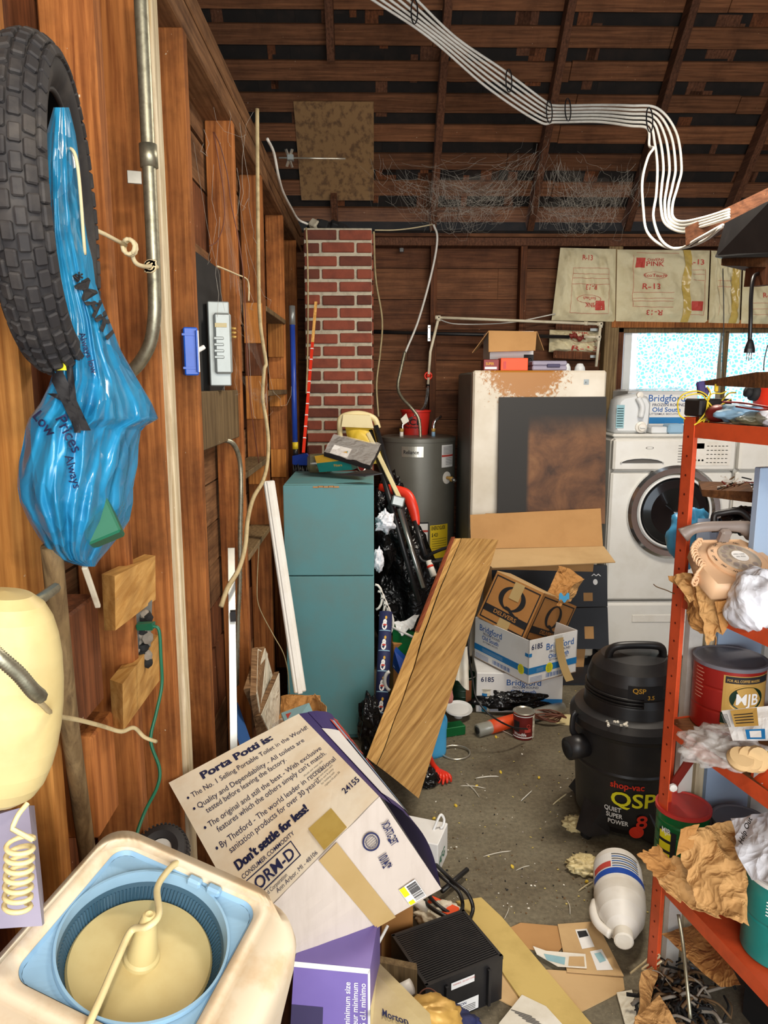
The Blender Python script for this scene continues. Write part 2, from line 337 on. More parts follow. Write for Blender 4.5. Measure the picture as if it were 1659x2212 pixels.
class MB:
    def __init__(s): s.v = []; s.f = []; s.mi = []; s.sm = []; s.m = []
    def mat(s, n):
        if n not in s.m: s.m.append(n)
        return s.m.index(n)
    def add(s, vs, fs, mat, smooth=False):
        b = len(s.v); s.v += [V(v) for v in vs]; k = s.mat(mat)
        for f in fs: s.f.append([i+b for i in f]); s.mi.append(k); s.sm.append(smooth)
        return s
    def hexa(s, c, mat, mats=None):
        fs = [(0, 3, 2, 1), (4, 5, 6, 7), (0, 1, 5, 4), (1, 2, 6, 5), (2, 3, 7, 6), (3, 0, 4, 7)]
        if mats:
            for f, mm in zip(fs, mats):
                if mm: s.add([c[i] for i in f], [(0, 1, 2, 3)], mm)
        else: s.add(c, fs, mat)
        return s
    def box(s, M, sx, sy, sz, mat, b=0.0, base=False):
        """box centred on M (base=True: stands on M)"""
        x, y, z = sx/2, sy/2, sz/2; oz = z if base else 0
        if b <= 0:
            c = [M@V(p) for p in ((-x, -y, -z+oz), (x, -y, -z+oz), (x, y, -z+oz), (-x, y, -z+oz), (-x, -y, z+oz), (x, -y, z+oz), (x, y, z+oz), (-x, y, z+oz))]
            return s.hexa(c, mat)
        b = min(b, x*.9, y*.9, z*.9); vs = []; idx = {}
        for i in (-1, 1):
            for j in (-1, 1):
                for k in (-1, 1):
                    for a in range(3):
                        p = [i*x, j*y, k*z]
                        for q in range(3):
                            if q != a: p[q] -= (i, j, k)[q]*b
                        idx[(i, j, k, a)] = len(vs); p[2] += oz; vs.append(M@V(p))
        fs = []
        for a in range(3):
            o1, o2 = [(1, 2), (2, 0), (0, 1)][a]
            for sg in (-1, 1):
                q = []
                for u, w_ in ((-1, -1), (1, -1), (1, 1), (-1, 1)):
                    t = [0, 0, 0]; t[a] = sg; t[o1] = u; t[o2] = w_; q.append(idx[(t[0], t[1], t[2], a)])
                fs.append(q if sg > 0 else q[::-1])
            for u in (-1, 1):
                for w_ in (-1, 1):
                    t0 = [0, 0, 0]; t0[o1] = u; t0[o2] = w_; A = list(t0); B = list(t0); A[a] = -1; B[a] = 1
                    q = [idx[(*A, o1)], idx[(*B, o1)], idx[(*B, o2)], idx[(*A, o2)]]
                    fs.append(q if u*w_ > 0 else q[::-1])
        for i in (-1, 1):
            for j in (-1, 1):
                for k in (-1, 1):
                    q = [idx[(i, j, k, 0)], idx[(i, j, k, 1)], idx[(i, j, k, 2)]]; fs.append(q if i*j*k > 0 else q[::-1])
        return s.add(vs, fs, mat)
    def beam(s, a, b, w_, h, mat, up=(0, 0, 1), bev=0.0):
        """a bar from a to b: w_ across, h along up"""
        a, b = V(a), V(b); d = b-a; u = V(up); u = (u-d*(u.dot(d)/d.dot(d)))
        if u.length < 1e-5: u = V((0, 1, 0))
        M = frame((a+b)/2, d, z=u.normalized()); return s.box(M, d.length, w_, h, mat, bev)
    def tube(s, pts, r, mat, n=8, caps=True, sq=1.0):
        pts = [V(p) for p in pts]; N_ = len(pts); rs = r if isinstance(r, (list, tuple)) else [r]*N_
        t0 = (pts[1]-pts[0]).normalized(); ref = V((0, 0, 1)) if abs(t0.z) < .9 else V((1, 0, 0)); nn = (ref-t0*ref.dot(t0)).normalized()
        vs = []
        for i, p in enumerate(pts):
            t = (pts[min(i+1, N_-1)]-pts[max(i-1, 0)])
            t = t.normalized() if t.length > 1e-9 else t0
            nn = (nn-t*nn.dot(t)); nn = nn.normalized() if nn.length > 1e-6 else V((1, 0, 0)); bb = t.cross(nn)
            for k in range(n):
                a = 2*math.pi*k/n; vs.append(p+nn*(math.cos(a)*rs[i])+bb*(math.sin(a)*rs[i]*sq))
        fs = [(i*n+k, i*n+(k+1) % n, (i+1)*n+(k+1) % n, (i+1)*n+k) for i in range(N_-1) for k in range(n)]
        if caps: fs += [tuple(range(n))[::-1], tuple((N_-1)*n+k for k in range(n))]
        return s.add(vs, fs, mat, True)
    def lathe(s, M, prof, mat, n=32, sx=1.0, sy=1.0, smooth=True, caps=True, a0=0.0, a1=2*math.pi):
        full = abs(a1-a0-2*math.pi) < 1e-6; m = n if full else n+1; vs = []
        for p in prof:
            for k in range(m):
                a = a0+(a1-a0)*k/n; vs.append(M@V((p[0]*math.cos(a)*sx, p[0]*math.sin(a)*sy, p[1])))
        segs = len(prof)-1
        for i in range(segs):
            mm = prof[i][2] if len(prof[i]) > 2 else mat; fs = []
            for k in range(n):
                k2 = (k+1) % m; fs.append((i*m+k, i*m+k2, (i+1)*m+k2, (i+1)*m+k))
            b = len(s.v)
            s.add([vs[j] for j in range(i*m, (i+2)*m)], [tuple(q-i*m for q in f) for f in fs], mm, smooth)
        if caps and full:
            if prof[0][0] > 1e-4: s.add(vs[:m], [tuple(range(m))[::-1]], mat)
            if prof[-1][0] > 1e-4: s.add(vs[-m:], [tuple(range(m))], prof[-2][2] if len(prof[-2]) > 2 else mat)
        return s
    def prism(s, M, poly, h, mat, b=0.0, smooth=False):
        """polygon in M's xy plane pushed from z=0 to h; b bevels the rims"""
        cx = sum(p[0] for p in poly)/len(poly); cy = sum(p[1] for p in poly)/len(poly); n = len(poly)
        R = max(math.hypot(p[0]-cx, p[1]-cy) for p in poly); k = 1-b/R
        ly = [(k, 0), (1, b), (1, h-b), (k, h)] if b else [(1, 0), (1, h)]
        vs = [M@V((cx+(p[0]-cx)*q, cy+(p[1]-cy)*q, z)) for q, z in ly for p in poly]
        fs = [(i*n+j, i*n+(j+1) % n, (i+1)*n+(j+1) % n, (i+1)*n+j) for i in range(len(ly)-1) for j in range(n)]
        s.add(vs, fs, mat, smooth); L = len(ly)-1
        return s.add(vs[:n]+vs[L*n:], [tuple(range(n))[::-1], tuple(range(n, 2*n))], mat)
    def grid(s, f, nu, nv, mat, smooth=True, thick=0.0, mat2=None):
        P = [[V(f(i/nu, j/nv)) for j in range(nv+1)] for i in range(nu+1)]
        W = nv+1; vs = [p for r in P for p in r]
        fs = [(i*W+j, (i+1)*W+j, (i+1)*W+j+1, i*W+j+1) for i in range(nu) for j in range(nv)]
        if thick <= 0: return s.add(vs, fs, mat, smooth)
        nr = []
        for i in range(nu+1):
            for j in range(nv+1):
                a = P[min(i+1, nu)][j]-P[max(i-1, 0)][j]; b = P[i][min(j+1, nv)]-P[i][max(j-1, 0)]; c = a.cross(b)
                nr.append(c.normalized() if c.length > 1e-12 else V((0, 0, 1)))
        s.add(vs, fs, mat, smooth)
        back = [v-n_*thick for v, n_ in zip(vs, nr)]
        s.add(back, [f_[::-1] for f_ in fs], mat2 or mat, smooth)
        rim = [i*W for i in range(nu+1)]+[nu*W+j for j in range(1, W)]+[i*W+nv for i in range(nu-1, -1, -1)]+[j for j in range(nv-1, 0, -1)]
        L = len(rim); s.add([vs[i] for i in rim]+[back[i] for i in rim], [(k, k+L, (k+1) % L+L, (k+1) % L) for k in range(L)], mat, False)
        return s
    def text(s, txt, f, mat, u, v, h, ang=0.0, align='l', bold=0.0, sx=1.0):
        """printed lettering: f maps (u, v) on a face to space; h = letter size"""
        vs, ps = text_mesh(txt, bold)
        if not vs: return s
        x0 = min(p[0] for p in vs); x1 = max(p[0] for p in vs); off = {'l': x0, 'c': (x0+x1)/2, 'r': x1}[align]
        ca, sa = math.cos(ang), math.sin(ang); out = []
        for p in vs:
            a, b = (p[0]-off)*h*sx, p[1]*h; out.append(V(f(u+a*ca-b*sa, v+a*sa+b*ca)))
        return s.add(out, ps, mat)
    def patch(s, f, u0, v0, u1, v1, mat, nu=1, nv=1): return s.grid(lambda a, b: f(u0+(u1-u0)*a, v0+(v1-v0)*b), nu, nv, mat, False)
    def disc(s, f, u, v, ru, rv, mat, n=28, r0=0.0):
        ring = [V(f(u+ru*math.cos(2*math.pi*k/n), v+rv*math.sin(2*math.pi*k/n))) for k in range(n)]
        if r0 <= 0: return s.add(ring, [tuple(range(n))], mat)
        inn = [V(f(u+ru*r0*math.cos(2*math.pi*k/n), v+rv*r0*math.sin(2*math.pi*k/n))) for k in range(n)]
        return s.add(ring+inn, [(k, (k+1) % n, n+(k+1) % n, n+k) for k in range(n)], mat)
    def build(s, name, parent=None, M=None, **tg):
        if M is None:
            if parent is not None: M = ROOTM[parent.name]
            else:
                xs = [v.x for v in s.v]; ys = [v.y for v in s.v]; zs = [v.z for v in s.v]
                M = Matrix.Translation(((min(xs)+max(xs))/2, (min(ys)+max(ys))/2, min(zs)))
        inv = M.inverted(); me = bpy.data.meshes.new(name)
        me.from_pydata([inv@v for v in s.v], [], s.f); me.update()
        for n in s.m: me.materials.append(MATS[n])
        me.polygons.foreach_set('material_index', s.mi); me.polygons.foreach_set('use_smooth', s.sm)
        o = bpy.data.objects.new(name, me); C.objects.link(o)
        if parent is not None: o.parent = parent
        else: o.matrix_basis = M
        ROOTM[o.name] = M
        for k, v in tg.items(): o[{'cat': 'category'}.get(k, k)] = v
        return o
ROOTM = {}
def root(name, M, **tg):
    o = bpy.data.objects.new(name, None); o.empty_display_size = .05; C.objects.link(o)
    if not isinstance(M, Matrix): M = Matrix.Translation(M)
    o.matrix_basis = M; ROOTM[o.name] = M
    for k, v in tg.items(): o[{'cat': 'category'}.get(k, k)] = v
    return o
def face(o, u, v, off=.0008):
    """(a, b) -> point on the plane through o with unit axes u, v, lifted off"""
    o = V(o); u = V(u).normalized(); v = V(v).normalized(); n = u.cross(v).normalized()
    return lambda a, b: o+u*a+v*b+n*off
def quadface(p00, p10, p11, p01, off=.0008):
    p00, p10, p11, p01 = map(V, (p00, p10, p11, p01)); n = (p10-p00).cross(p01-p00).normalized()
    return lambda a, b: (p00*(1-a)+p10*a)*(1-b)+(p01*(1-a)+p11*a)*b+n*off
def nv3(p, s, k): return noise.noise_vector(V(p)*s)*k
def rnd_rect(w_, h_, r, n=6):
    out = []
    for cx, cy, a in ((w_/2-r, h_/2-r, 0), (-w_/2+r, h_/2-r, 1), (-w_/2+r, -h_/2+r, 2), (w_/2-r, -h_/2+r, 3)):
        for k in range(n+1):
            t = math.pi/2*(a+k/n); out.append((cx+r*math.cos(t), cy+r*math.sin(t)))
    return out
# ================================================================== SETTING
S = dict(kind='structure')
m = MB(); m.box(T(1.3, 1.9, -.05), 4.0, 7.0, .1, 'floor_conc'); m.build('floor', M=Matrix.Identity(4), label='dirty stained concrete garage floor with scattered grit', **S)
WX = -.45; SD = .09
# left wall: siding behind open studs
wl = root('wall_left', (WX-SD, 2.5, 0), label='open stud wall with rough boards behind it on the left side', **S)
m = MB(); z = 0.0; k = 0
while z < 2.5:
    h = random.choice([.14, .19, .19, .24]); dx = random.uniform(0, .012)
    m.box(T(WX-SD-.012-dx, 2.2, z+h/2), .022, 5.6, h-(.006 if random.random() < .8 else .022), 'sheath_y' if random.random() < .8 else 'dark_wood'); z += h
m.build('siding_board', wl)
m = MB(); m.box(T(WX-SD-.05, 2.2, 1.25), .01, 5.8, 2.6, 'shingle'); m.build('building_paper', wl)
SY = [.74, 1.035, 1.345, 1.69, 1.965, 2.60, 3.23, 3.96, 4.62]
for i, y in enumerate(SY):
    xf = WX-.022 if i == 1 else WX
    mt = 'stud_bright' if i < 2 else 'stud_wood'
    if i == 3: continue
    m = MB(); ln = MB()
    m.box(T(xf-SD/2, y, 1.22), SD, .04, 2.44, mt, .003); m.build('wall_stud', wl, M=None)
# doubled stud with the old cream painted edge
m = MB(); m.box(T(WX-SD/2-.012, 1.655, 1.22), SD, .036, 2.44, 'stud_wood', .003); m.build('wall_stud', wl)
m = MB(); m.box(T(WX-.03, 1.70, 1.20), .062, .045, 2.40, 'cream_strip', .003); m.build('painted_strip', wl, label='cream painted strip nailed to the stud edge')
m = MB(); m.box(T(WX-.052, 2.2, 2.475), .105, 5.6, .07, 'sheath_y', .004); m.box(T(WX-.052, 2.2, 2.55), .105, 5.6, .06, 'sheath_y', .004); m.build('top_plate', wl)
m = MB(); m.box(T(WX-.05, 2.2, .02), .1, 5.6, .04, 'dark_wood', .003); m.build('bottom_plate', wl)
# short blocks nailed on stud faces and between studs
def block(y0, z0, z1, x0, x1, mat, t=.02, nm='nailed_block'):
    b = MB(); b.box(T((x0+x1)/2, y0-t/2, (z0+z1)/2), x1-x0, t, z1-z0, mat, .002); b.build(nm, wl)
def zpx(px, py, Y): return at(px, py, Y).z
for (px, a, b_, Y, mt) in ((562, 655, 742, 3.2, 'fir_block'), (562, 812, 905, 3.2, 'fir_block'), (562, 990, 1045, 3.2, 'fir_block'), (562, 742, 812, 3.21, 'dark_wood')):
    block(Y, zpx(px, b_, Y), zpx(px, a, Y), WX-SD+.005, WX-.008, mt)
for (px, a, b_, Y, mt) in ((612, 690, 772, 3.93, 'fir_block'), (612, 818, 878, 3.93, 'fir_block'), (612, 970, 1030, 3.93, 'fir_block')):
    block(Y, zpx(px, b_, Y), zpx(px, a, Y), WX-SD+.004, WX-.006, mt)
for z0, Ya, Yb in ((1.915, 3.25, 3.94), (1.56, 3.25, 3.94), (1.28, 2.62, 3.21), (.98, 2.62, 3.21)):
    b = MB(); b.box(T(WX-SD/2+.004, (Ya+Yb)/2, z0), SD, Yb-Ya, .022, 'grey_wood', .002); b.build('fire_block', wl)
b = MB(); b.box(T(WX-SD/2, 2.28, 1.50), SD*.8, .59, .16, 'grey_wood', .003); b.build('fire_block', wl)
# three bright cut blocks between the near studs
def pxblock(c, mat, nm='cut_block', par=None):
    """front face corners given at their own depths, pushed 9 cm into the wall"""
    b = MB(); fr = [V(p) for p in c]; n = (fr[1]-fr[0]).cross(fr[3]-fr[0]).normalized()
    if n.y < 0: n = -n
    bk = [p+V((-.07, .012, 0)) for p in fr]
    return fr, bk, b
def hexpts(pts):
    return [at(*p) for p in pts]
def lumber(name, c8, mat, parent=wl, **k):
    b = MB(); b.hexa(c8, mat); return b.build(name, parent, **k)
# upper bright block: end grain to the left, long face to the right
def wedge_block(LB, LT, MB_, MT, RB, RT_, YL, YM, YR, mat, nm, thick=.04):
    a0, a1 = at(*LB, YL), at(*LT, YL); b0, b1 = at(*MB_, YM), at(*MT, YM); c0, c1 = at(*RB, YR), at(*RT_, YR)
    # prism with plan a-b-c-(a+c-b)
    d0, d1 = a0+c0-b0, a1+c1-b1
    b = MB(); b.hexa([a0, b0, c0, d0, a1, b1, c1, d1], mat); return b.build(nm, wl)
wedge_block((226, 1362), (220, 1240), (250, 1362), (248, 1245), (337, 1295), (336, 1200), 1.20, 1.16, 1.52, 'block_wood', 'cut_block')
wedge_block((243, 1570), (238, 1468), (267, 1578), (265, 1478), (345, 1470), (342, 1372), 1.22, 1.18, 1.56, 'block_wood', 'cut_block')
b = MB(); b.box(T(WX-.045, 1.12, (zpx(190, 1560, 1.1)+zpx(190, 1315, 1.1))/2), .085, .13, zpx(190, 1315, 1.1)-zpx(190, 1560, 1.1), 'dark_wood', .004); b.build('cut_block', wl, label='short dark stub of stud')
b = MB(); b.box(T(WX-.045, 1.17, (zpx(190, 1790, 1.15)+zpx(190, 1575, 1.15))/2), .085, .10, zpx(190, 1575, 1.15)-zpx(190, 1790, 1.15), 'stud_wood', .004); b.build('cut_block', wl)
# back wall
BY = 4.95; ST = at(900, 525, BY).z
wb = root('wall_back', (1.0, BY, 0), label='brown plank back wall with open studs and a window', **S)
m = MB(); z = 0.0
wx0, wx1, wz0, wz1 = 1.60, 3.05, 1.36, 1.96
while z < 2.55:
    h = .195
    z1 = min(z+h, 2.56)
    segs = [(-.7, 3.4)] if (z1 <= wz0 or z >= wz1) else [(-.7, wx0), (wx1, 3.4)]
    if z < wz0 < z1: m.box(T((wx0+wx1)/2, BY+.06, (z+wz0)/2), wx1-wx0, .02, wz0-z, 'board_x')
    if z < wz1 < z1: m.box(T((wx0+wx1)/2, BY+.06, (wz1+z1)/2), wx1-wx0, .02, z1-wz1, 'board_x')
    for a, b_ in segs:
        x = a
        while x < b_:
            x2 = min(b_, x+random.uniform(.9, 2.2)); m.box(T((x+x2)/2, BY+.06+random.uniform(0, .006), (z+z1)/2), x2-x-.002, .02, z1-z-.004, random.choice(['board_x', 'board_x', 'roof_board'])); x = x2
    z += h
m.box(T((wx0-.7)/2, BY+.085, 1.28), wx0+.7, .015, 2.6, 'shingle'); m.box(T((wx1+3.4)/2, BY+.085, 1.28), 3.4-wx1, .015, 2.6, 'shingle'); m.box(T((wx0+wx1)/2, BY+.085, wz0/2), wx1-wx0, .015, wz0, 'shingle'); m.box(T((wx0+wx1)/2, BY+.085, (wz1+2.58)/2), wx1-wx0, .015, 2.58-wz1, 'shingle')
m.build('siding_board', wb)
for px in (730, 937, 1130):
    x = at(px, 600, BY-.02).x; m = MB(); m.box(T(x, BY, ST/2), .042, .09, ST, 'dark_wood', .002); m.build('wall_stud', wb)
for x, z0, z1 in ((1.555, 0, ST), (3.1, 0, ST)):
    m = MB(); m.box(T(x, BY, (z0+z1)/2), .09, .09, z1-z0, 'grey_wood', .003); m.build('wall_stud', wb)
m = MB(); m.box(T(1.4, BY-.005, ST-.0), 4.2, .11, .05, 'rafter_wood', .003); m.build('top_plate', wb)
m = MB(); m.box(T(2.3, BY-.02, 1.985), 1.5, .06, .05, 'stud_wood', .003); m.build('window_header', wb)
# insulation
def batt(name, c, label, printing, **k):
    """stapled paper face, corners tl, tr, br, bl in photo pixels at the wall"""
    Y = BY-.05; P = [at(p[0], p[1], Y) for p in c]; tl, tr, br, bl = P
    def f(a, b_):
        p = (bl*(1-a)+br*a)*(1-b_)+(tl*(1-a)+tr*a)*b_
        e = min(a, 1-a, b_, 1-b_); q = noise.noise(V((a*9+b_*4, b_*3-a*3, p.x*3)))*.022+noise.noise(V((a*22+b_*16, b_*9-a*6, p.x)))*.010
        return V((p.x, p.y-.03*min(1, e*8)+q*min(1, e*10), p.z))
    b = MB(); b.grid(f, 40, 40, 'batt', True, .01)
    g = lambda a, b_: f(a, b_)+V((0, -.0035, 0))
    for pr in printing:
        kd = pr[0]
        if kd == 't': b.text(pr[1], g, 'ink_red', pr[2], pr[3], pr[4], pr[5] if len(pr) > 5 else 0, 'c', .012, pr[6] if len(pr) > 6 else 1)
        elif kd == 'b': b.patch(g, pr[1]-.002, pr[2]-.002, pr[3], pr[4], 'ink_red', 4, 4)
        elif kd == 'l': b.patch(g, pr[1], pr[2], pr[3], pr[2]+.006, 'ink_faded', 24, 1)
        elif kd == 'v': b.patch(g, pr[1], pr[2], pr[1]+.005, pr[3], 'ink_faded', 1, 20)
        elif kd == 'e': b.disc(g, pr[1], pr[2], pr[3], pr[4], 'ink_faded', 40, .92)
        elif kd == 'tape':
            b.grid(lambda a, q_: f(pr[1]+(pr[2]-pr[1])*a+.012*math.sin(q_*9), q_)+V((0, -.007-.006*abs(noise.noise(V((a*4, q_*16, 1)))), 0)), 5, 40, 'tape_clear', True)
    return b.build(name, label=label, cat='insulation', group='paper faced insulation batts on the back wall', **k)
UP_ = math.pi
batt('insulation_batt', [(1211, 535), (1331, 538), (1329, 695), (1192, 692)], 'wrinkled insulation batt at the far left, directly above the white freezer',
     [('t', 'R-13', .48, .83, .10), ('l', .25, .72, .86), ('l', .25, .64, .86), ('l', .25, .58, .86), ('l', .25, .50, .86), ('t', 'R-13', .58, .50, .10, UP_), ('e', .55, .30, .2, .06), ('t', 'EcoTouch', .55, .33, .06, UP_, .9), ('b', .66, .15, .80, .28), ('t', 'PINK', .58, .25, .09, UP_), ('l', .25, .10, .86), ('v', .25, .10, .72), ('v', .86, .10, .72)])
batt('insulation_batt', [(1334, 539), (1534, 541), (1528, 697), (1331, 694)], 'widest insulation batt, with clear tape down its right side, above the left window half',
     [('b', .19, .75, .29, .88), ('t', 'PINK', .40, .77, .09), ('t', 'OWENS', .40, .84, .05), ('e', .40, .64, .13, .05), ('t', 'EcoTouch', .40, .62, .06), ('t', 'R-13', .36, .45, .11), ('l', .17, .40, .60), ('l', .17, .32, .60), ('l', .17, .28, .60), ('l', .17, .20, .60), ('t', 'R-13', .40, .16, .10, UP_), ('v', .16, .20, .92), ('tape', .70, .78), ('t', 'R-13', .84, .80, .10), ('l', .80, .72, .94), ('l', .80, .66, .94), ('l', .80, .58, .94), ('b', .80, .16, .93, .29), ('l', .78, .10, .95), ('v', .95, .10, .74), ('l', .20, .95, .66)])
batt('insulation_batt', [(1537, 541), (1604, 545), (1598, 699), (1531, 697)], 'insulation batt with tape, third from the left, above the middle of the window',
     [('l', .2, .58, .6), ('l', .2, .5, .6), ('tape', .62, .86), ('v', .25, .1, .62)])
batt('insulation_batt', [(1606, 575), (1730, 576), (1726, 701), (1601, 699)], 'rightmost insulation batt, partly behind the hanging wooden shelf',
     [('t', 'R-13', .42, .45, .12), ('l', .15, .35, .9), ('l', .15, .25, .9), ('l', .15, .15, .9)])
batt('insulation_batt', [(1188, 712), (1296, 716), (1293, 764), (1186, 760)], 'small low insulation batt behind the water pipes above the freezer',
     [('t', 'R-13', .70, .10, .30), ('e', .68, .62, .28, .16), ('t', 'PINK', .6, .84, .16)])
# window
wn = root('window_1', (2.3, BY, wz0), label='frosted window with a pale blue leaf curtain, blown out by daylight', **S)
m = MB()
for (cx, cz, sx, sz) in ((wx0+.02, 1.66, .045, .60), (wx1-.02, 1.66, .045, .60), (2.3, wz0+.02, 1.45, .045), (2.3, wz1-.015, 1.45, .03), (2.32, 1.66, .03, .56)): m.box(T(cx, BY+.02, cz), sx, .08, sz, 'dark_wood' if cx < 1.7 and sx < .1 else 'grey_wood', .003)
m.box(T(wx0+.085, BY+.03, 1.66), .05, .03, .56, 'white_clean', .003)
m.build('window_frame', wn)
m = MB(); m.box(T(2.3, BY+.05, 1.66), 1.4, .004, .56, 'glass'); m.build('pane', wn)
def cur(x0, x1):
    b = MB(); b.grid(lambda a, q: V((x0+(x1-x0)*a+.006*math.sin(q*5+a*9), BY-.01+.010*math.sin(a*26), 1.38+.55*q)), 60, 6, 'leaf_curtain', True); return b
cur(1.74, 2.28).build('curtain', label='left pale blue leaf patterned curtain in the window', cat='curtain')
cur(2.30, 3.02).build('curtain', label='right pale blue leaf patterned curtain in the window', cat='curtain')
# right side wall and header
m = MB(); m.box(T(3.35, 1.9, 1.3), .06, 6.2, 2.6, 'board_x'); m.build('wall_right', label='board side wall out on the right', **S)
# roof
TH = math.radians(47); Z0 = ST+.07
rf = root('ceiling', (1.3, BY, Z0), label='steep board and shingle roof on dark rafters', **S)
sv = V((0, -math.cos(TH), math.sin(TH))); nvv = V((0, math.sin(TH), math.cos(TH))); base0 = V((0, BY+.05, Z0))
def rp(x, s, n=0.0): return base0+V((x, 0, 0))+sv*s+nvv*n
def rbar(x0, x1, s, wd, th, n, mat):
    b = MB(); c = rp((x0+x1)/2, s, n); M = Matrix(((1, 0, 0, c.x), (0, sv.y, nvv.y, c.y), (0, sv.z, nvv.z, c.z), (0, 0, 0, 1))); b.box(M, x1-x0, wd, th, mat, .002); return b
L = 3.1
rbar(-2.2, 3.6, L/2-.1, L+.4, .012, .150, 'shingle').build('shingle_deck', rf)
s = .06; i = 0
while s < L:
    x = -.9; cuts = [random.uniform(.2, 1.2), random.uniform(1.6, 2.9)]
    b = MB()
    for a, c_ in ((-2.2, cuts[0]), (cuts[0]+.003, cuts[1]), (cuts[1]+.003, 3.6)):
        q = rbar(a, c_, s+random.uniform(-.004, .004), .098+random.uniform(-.006, .006), .02, .125, 'roof_board'); b.v += [];
        off = len(b.v); b.add(q.v, q.f, 'roof_board')
    b.build('skip_board', rf); s += .172; i += 1
# shingle shims showing between boards
b = MB()
for k in range(260):
    q = rbar(0, random.uniform(.03, .14), random.uniform(.1, 2.4), random.uniform(.1, .3), .004, .142, random.choice(['dark_wood', 'shingle', 'rafter_wood']))
    dx = random.uniform(-1.2, 3.5); b.add([p+V((dx, 0, 0)) for p in q.v], q.f, q.m[0])
b.build('shingle_backs', rf, kind='structure')
RX = [at(937, 520, BY).x+k*.632 for k in range(-1, 5)]
for i, x in enumerate(RX):
    if i == 0:
        rbar(x-.02, x+.02, .115, .20, .09, .07, 'rafter_wood').build('rafter', rf)
        rbar(x-.0, x+.042, 1.0+(L-1.0)/2-.0, L-1.0, .09, .07, 'rafter_wood').build('rafter', rf, label='short rafter cut off above the patch of strand board')
    else: rbar(x-.021, x+.021, L/2, L, .09, .07, 'rafter_wood').build('rafter', rf)
# other slope behind the camera and ridge
ry = rp(0, L); b = MB(); b.hexa([V((-2.2, ry.y, ry.z+.1)), V((3.6, ry.y, ry.z+.1)), V((3.6, -1.6, 2.3)), V((-2.2, -1.6, 2.3)), V((-2.2, ry.y, ry.z+.14)), V((3.6, ry.y, ry.z+.14)), V((3.6, -1.6, 2.34)), V((-2.2, -1.6, 2.34))], 'shingle'); b.build('rear_slope', rf)
# left gable boards
b = MB()
b.add([V((-2.1, 5.0, 2.5)), V((-2.1, -1.6, 2.5)), V((-2.1, ry.y, ry.z+.1))], [(0, 1, 2)], 'shingle'); b.add([V((-2.12, 5.0, 2.5)), V((-2.12, -1.6, 2.5)), V((-2.12, ry.y, ry.z+.1))], [(0, 2, 1)], 'shingle')
b.hexa([V((-2.2,-1.6,2.3)),V((WX-.1,-1.6,2.3)),V((WX-.1,5.1,2.3)),V((-2.2,5.1,2.3)),V((-2.2,-1.6,2.34)),V((WX-.1,-1.6,2.34)),V((WX-.1,5.1,2.34)),V((-2.2,5.1,2.34))],'shingle')
b.build('gable', wl)
b = MB(); x1_ = 3.38
b.add([V((x1_, 5.0, 2.5)), V((x1_, -1.6, 2.5)), V((x1_, ry.y, ry.z+.1))], [(0, 1, 2)], 'shingle'); b.add([V((x1_+.02, 5.0, 2.5)), V((x1_+.02, -1.6, 2.5)), V((x1_+.02, ry.y, ry.z+.1))], [(0, 2, 1)], 'shingle')
b.build('gable', rf)
# patch of strand board under the roof boards
o0 = onp(652, 430, rp(0, 0, .115), nvv); o1 = onp(808, 430, rp(0, 0, .115), nvv); o2 = onp(650, 217, rp(0, 0, .115), nvv)
s0 = (o0-base0).dot(sv); s2 = (o2-base0).dot(sv)
rbar(o0.x, o1.x, (s0+s2)/2, s2-s0, .012, .105, 'osb').build('strand_board_patch', label='stained strand board patch under the roof above the chimney', cat='board')
# chimney
cy = 4.15; c0 = at(654, 492, cy); c1 = at(806, 492, cy); cw = c1.x-c0.x; ct = c0.z
ch = MB(); ch.box(T((c0.x+c1.x)/2, cy+.21, ct/2), cw-.012, .40, ct, 'mortar')
zc = ct-.034; row = 0; hl = .0675
while zc > .05:
    n = 2; bl = (cw)/2; ofs = 0 if row % 2 == 0 else bl/2
    xs = [c0.x, c0.x+bl, c1.x] if row % 2 == 0 else [c0.x, c0.x+bl/2, c0.x+bl*1.5, c1.x]
    for a, b_ in zip(xs, xs[1:]):
        j = random.uniform(-.003, .003); ch.box(T((a+b_)/2, cy+.05+random.uniform(-.002, .002), zc+j, random.uniform(-.008, .008)), b_-a-.014, .10, hl-.017, random.choice(['brick_red', 'brick_red', 'brick_dark']), .004)
    for k in range(4):
        for xx in (c0.x+.02, c1.x-.02): ch.box(T(xx, cy+.15+k*.1-.05*(row % 2), zc), .045, .085, hl-.017, 'brick_red', .004)
    zc -= hl; row += 1
for k in range(9): ch.box(T(c0.x+.03+k*.022+random.uniform(-.01, .01), cy+.06+random.uniform(0, .1), ct+.01+random.uniform(0, .02), random.random()*3, random.random(), random.random()), .07, .05, .045, random.choice(['brick_dark', 'mortar', 'black_dull']), .006)
ch.build('chimney', label='red brick chimney with pale mortar rising against the back wall', **S)
# white plank door leaning right, seen behind the red shelving
# ================================================================== LEFT WALL OBJECTS
def P(*a): return [at(*p) for p in a]
def cord(name, pts, r, mat, label, cat='cable', n=6, parent=None, seg=6, **k):
    m = MB(); m.tube(spl([at(*p) for p in pts], seg), r, mat, n); return m.build(name, parent, label=label, cat=cat, **k) if parent is None else m.build(name, parent)
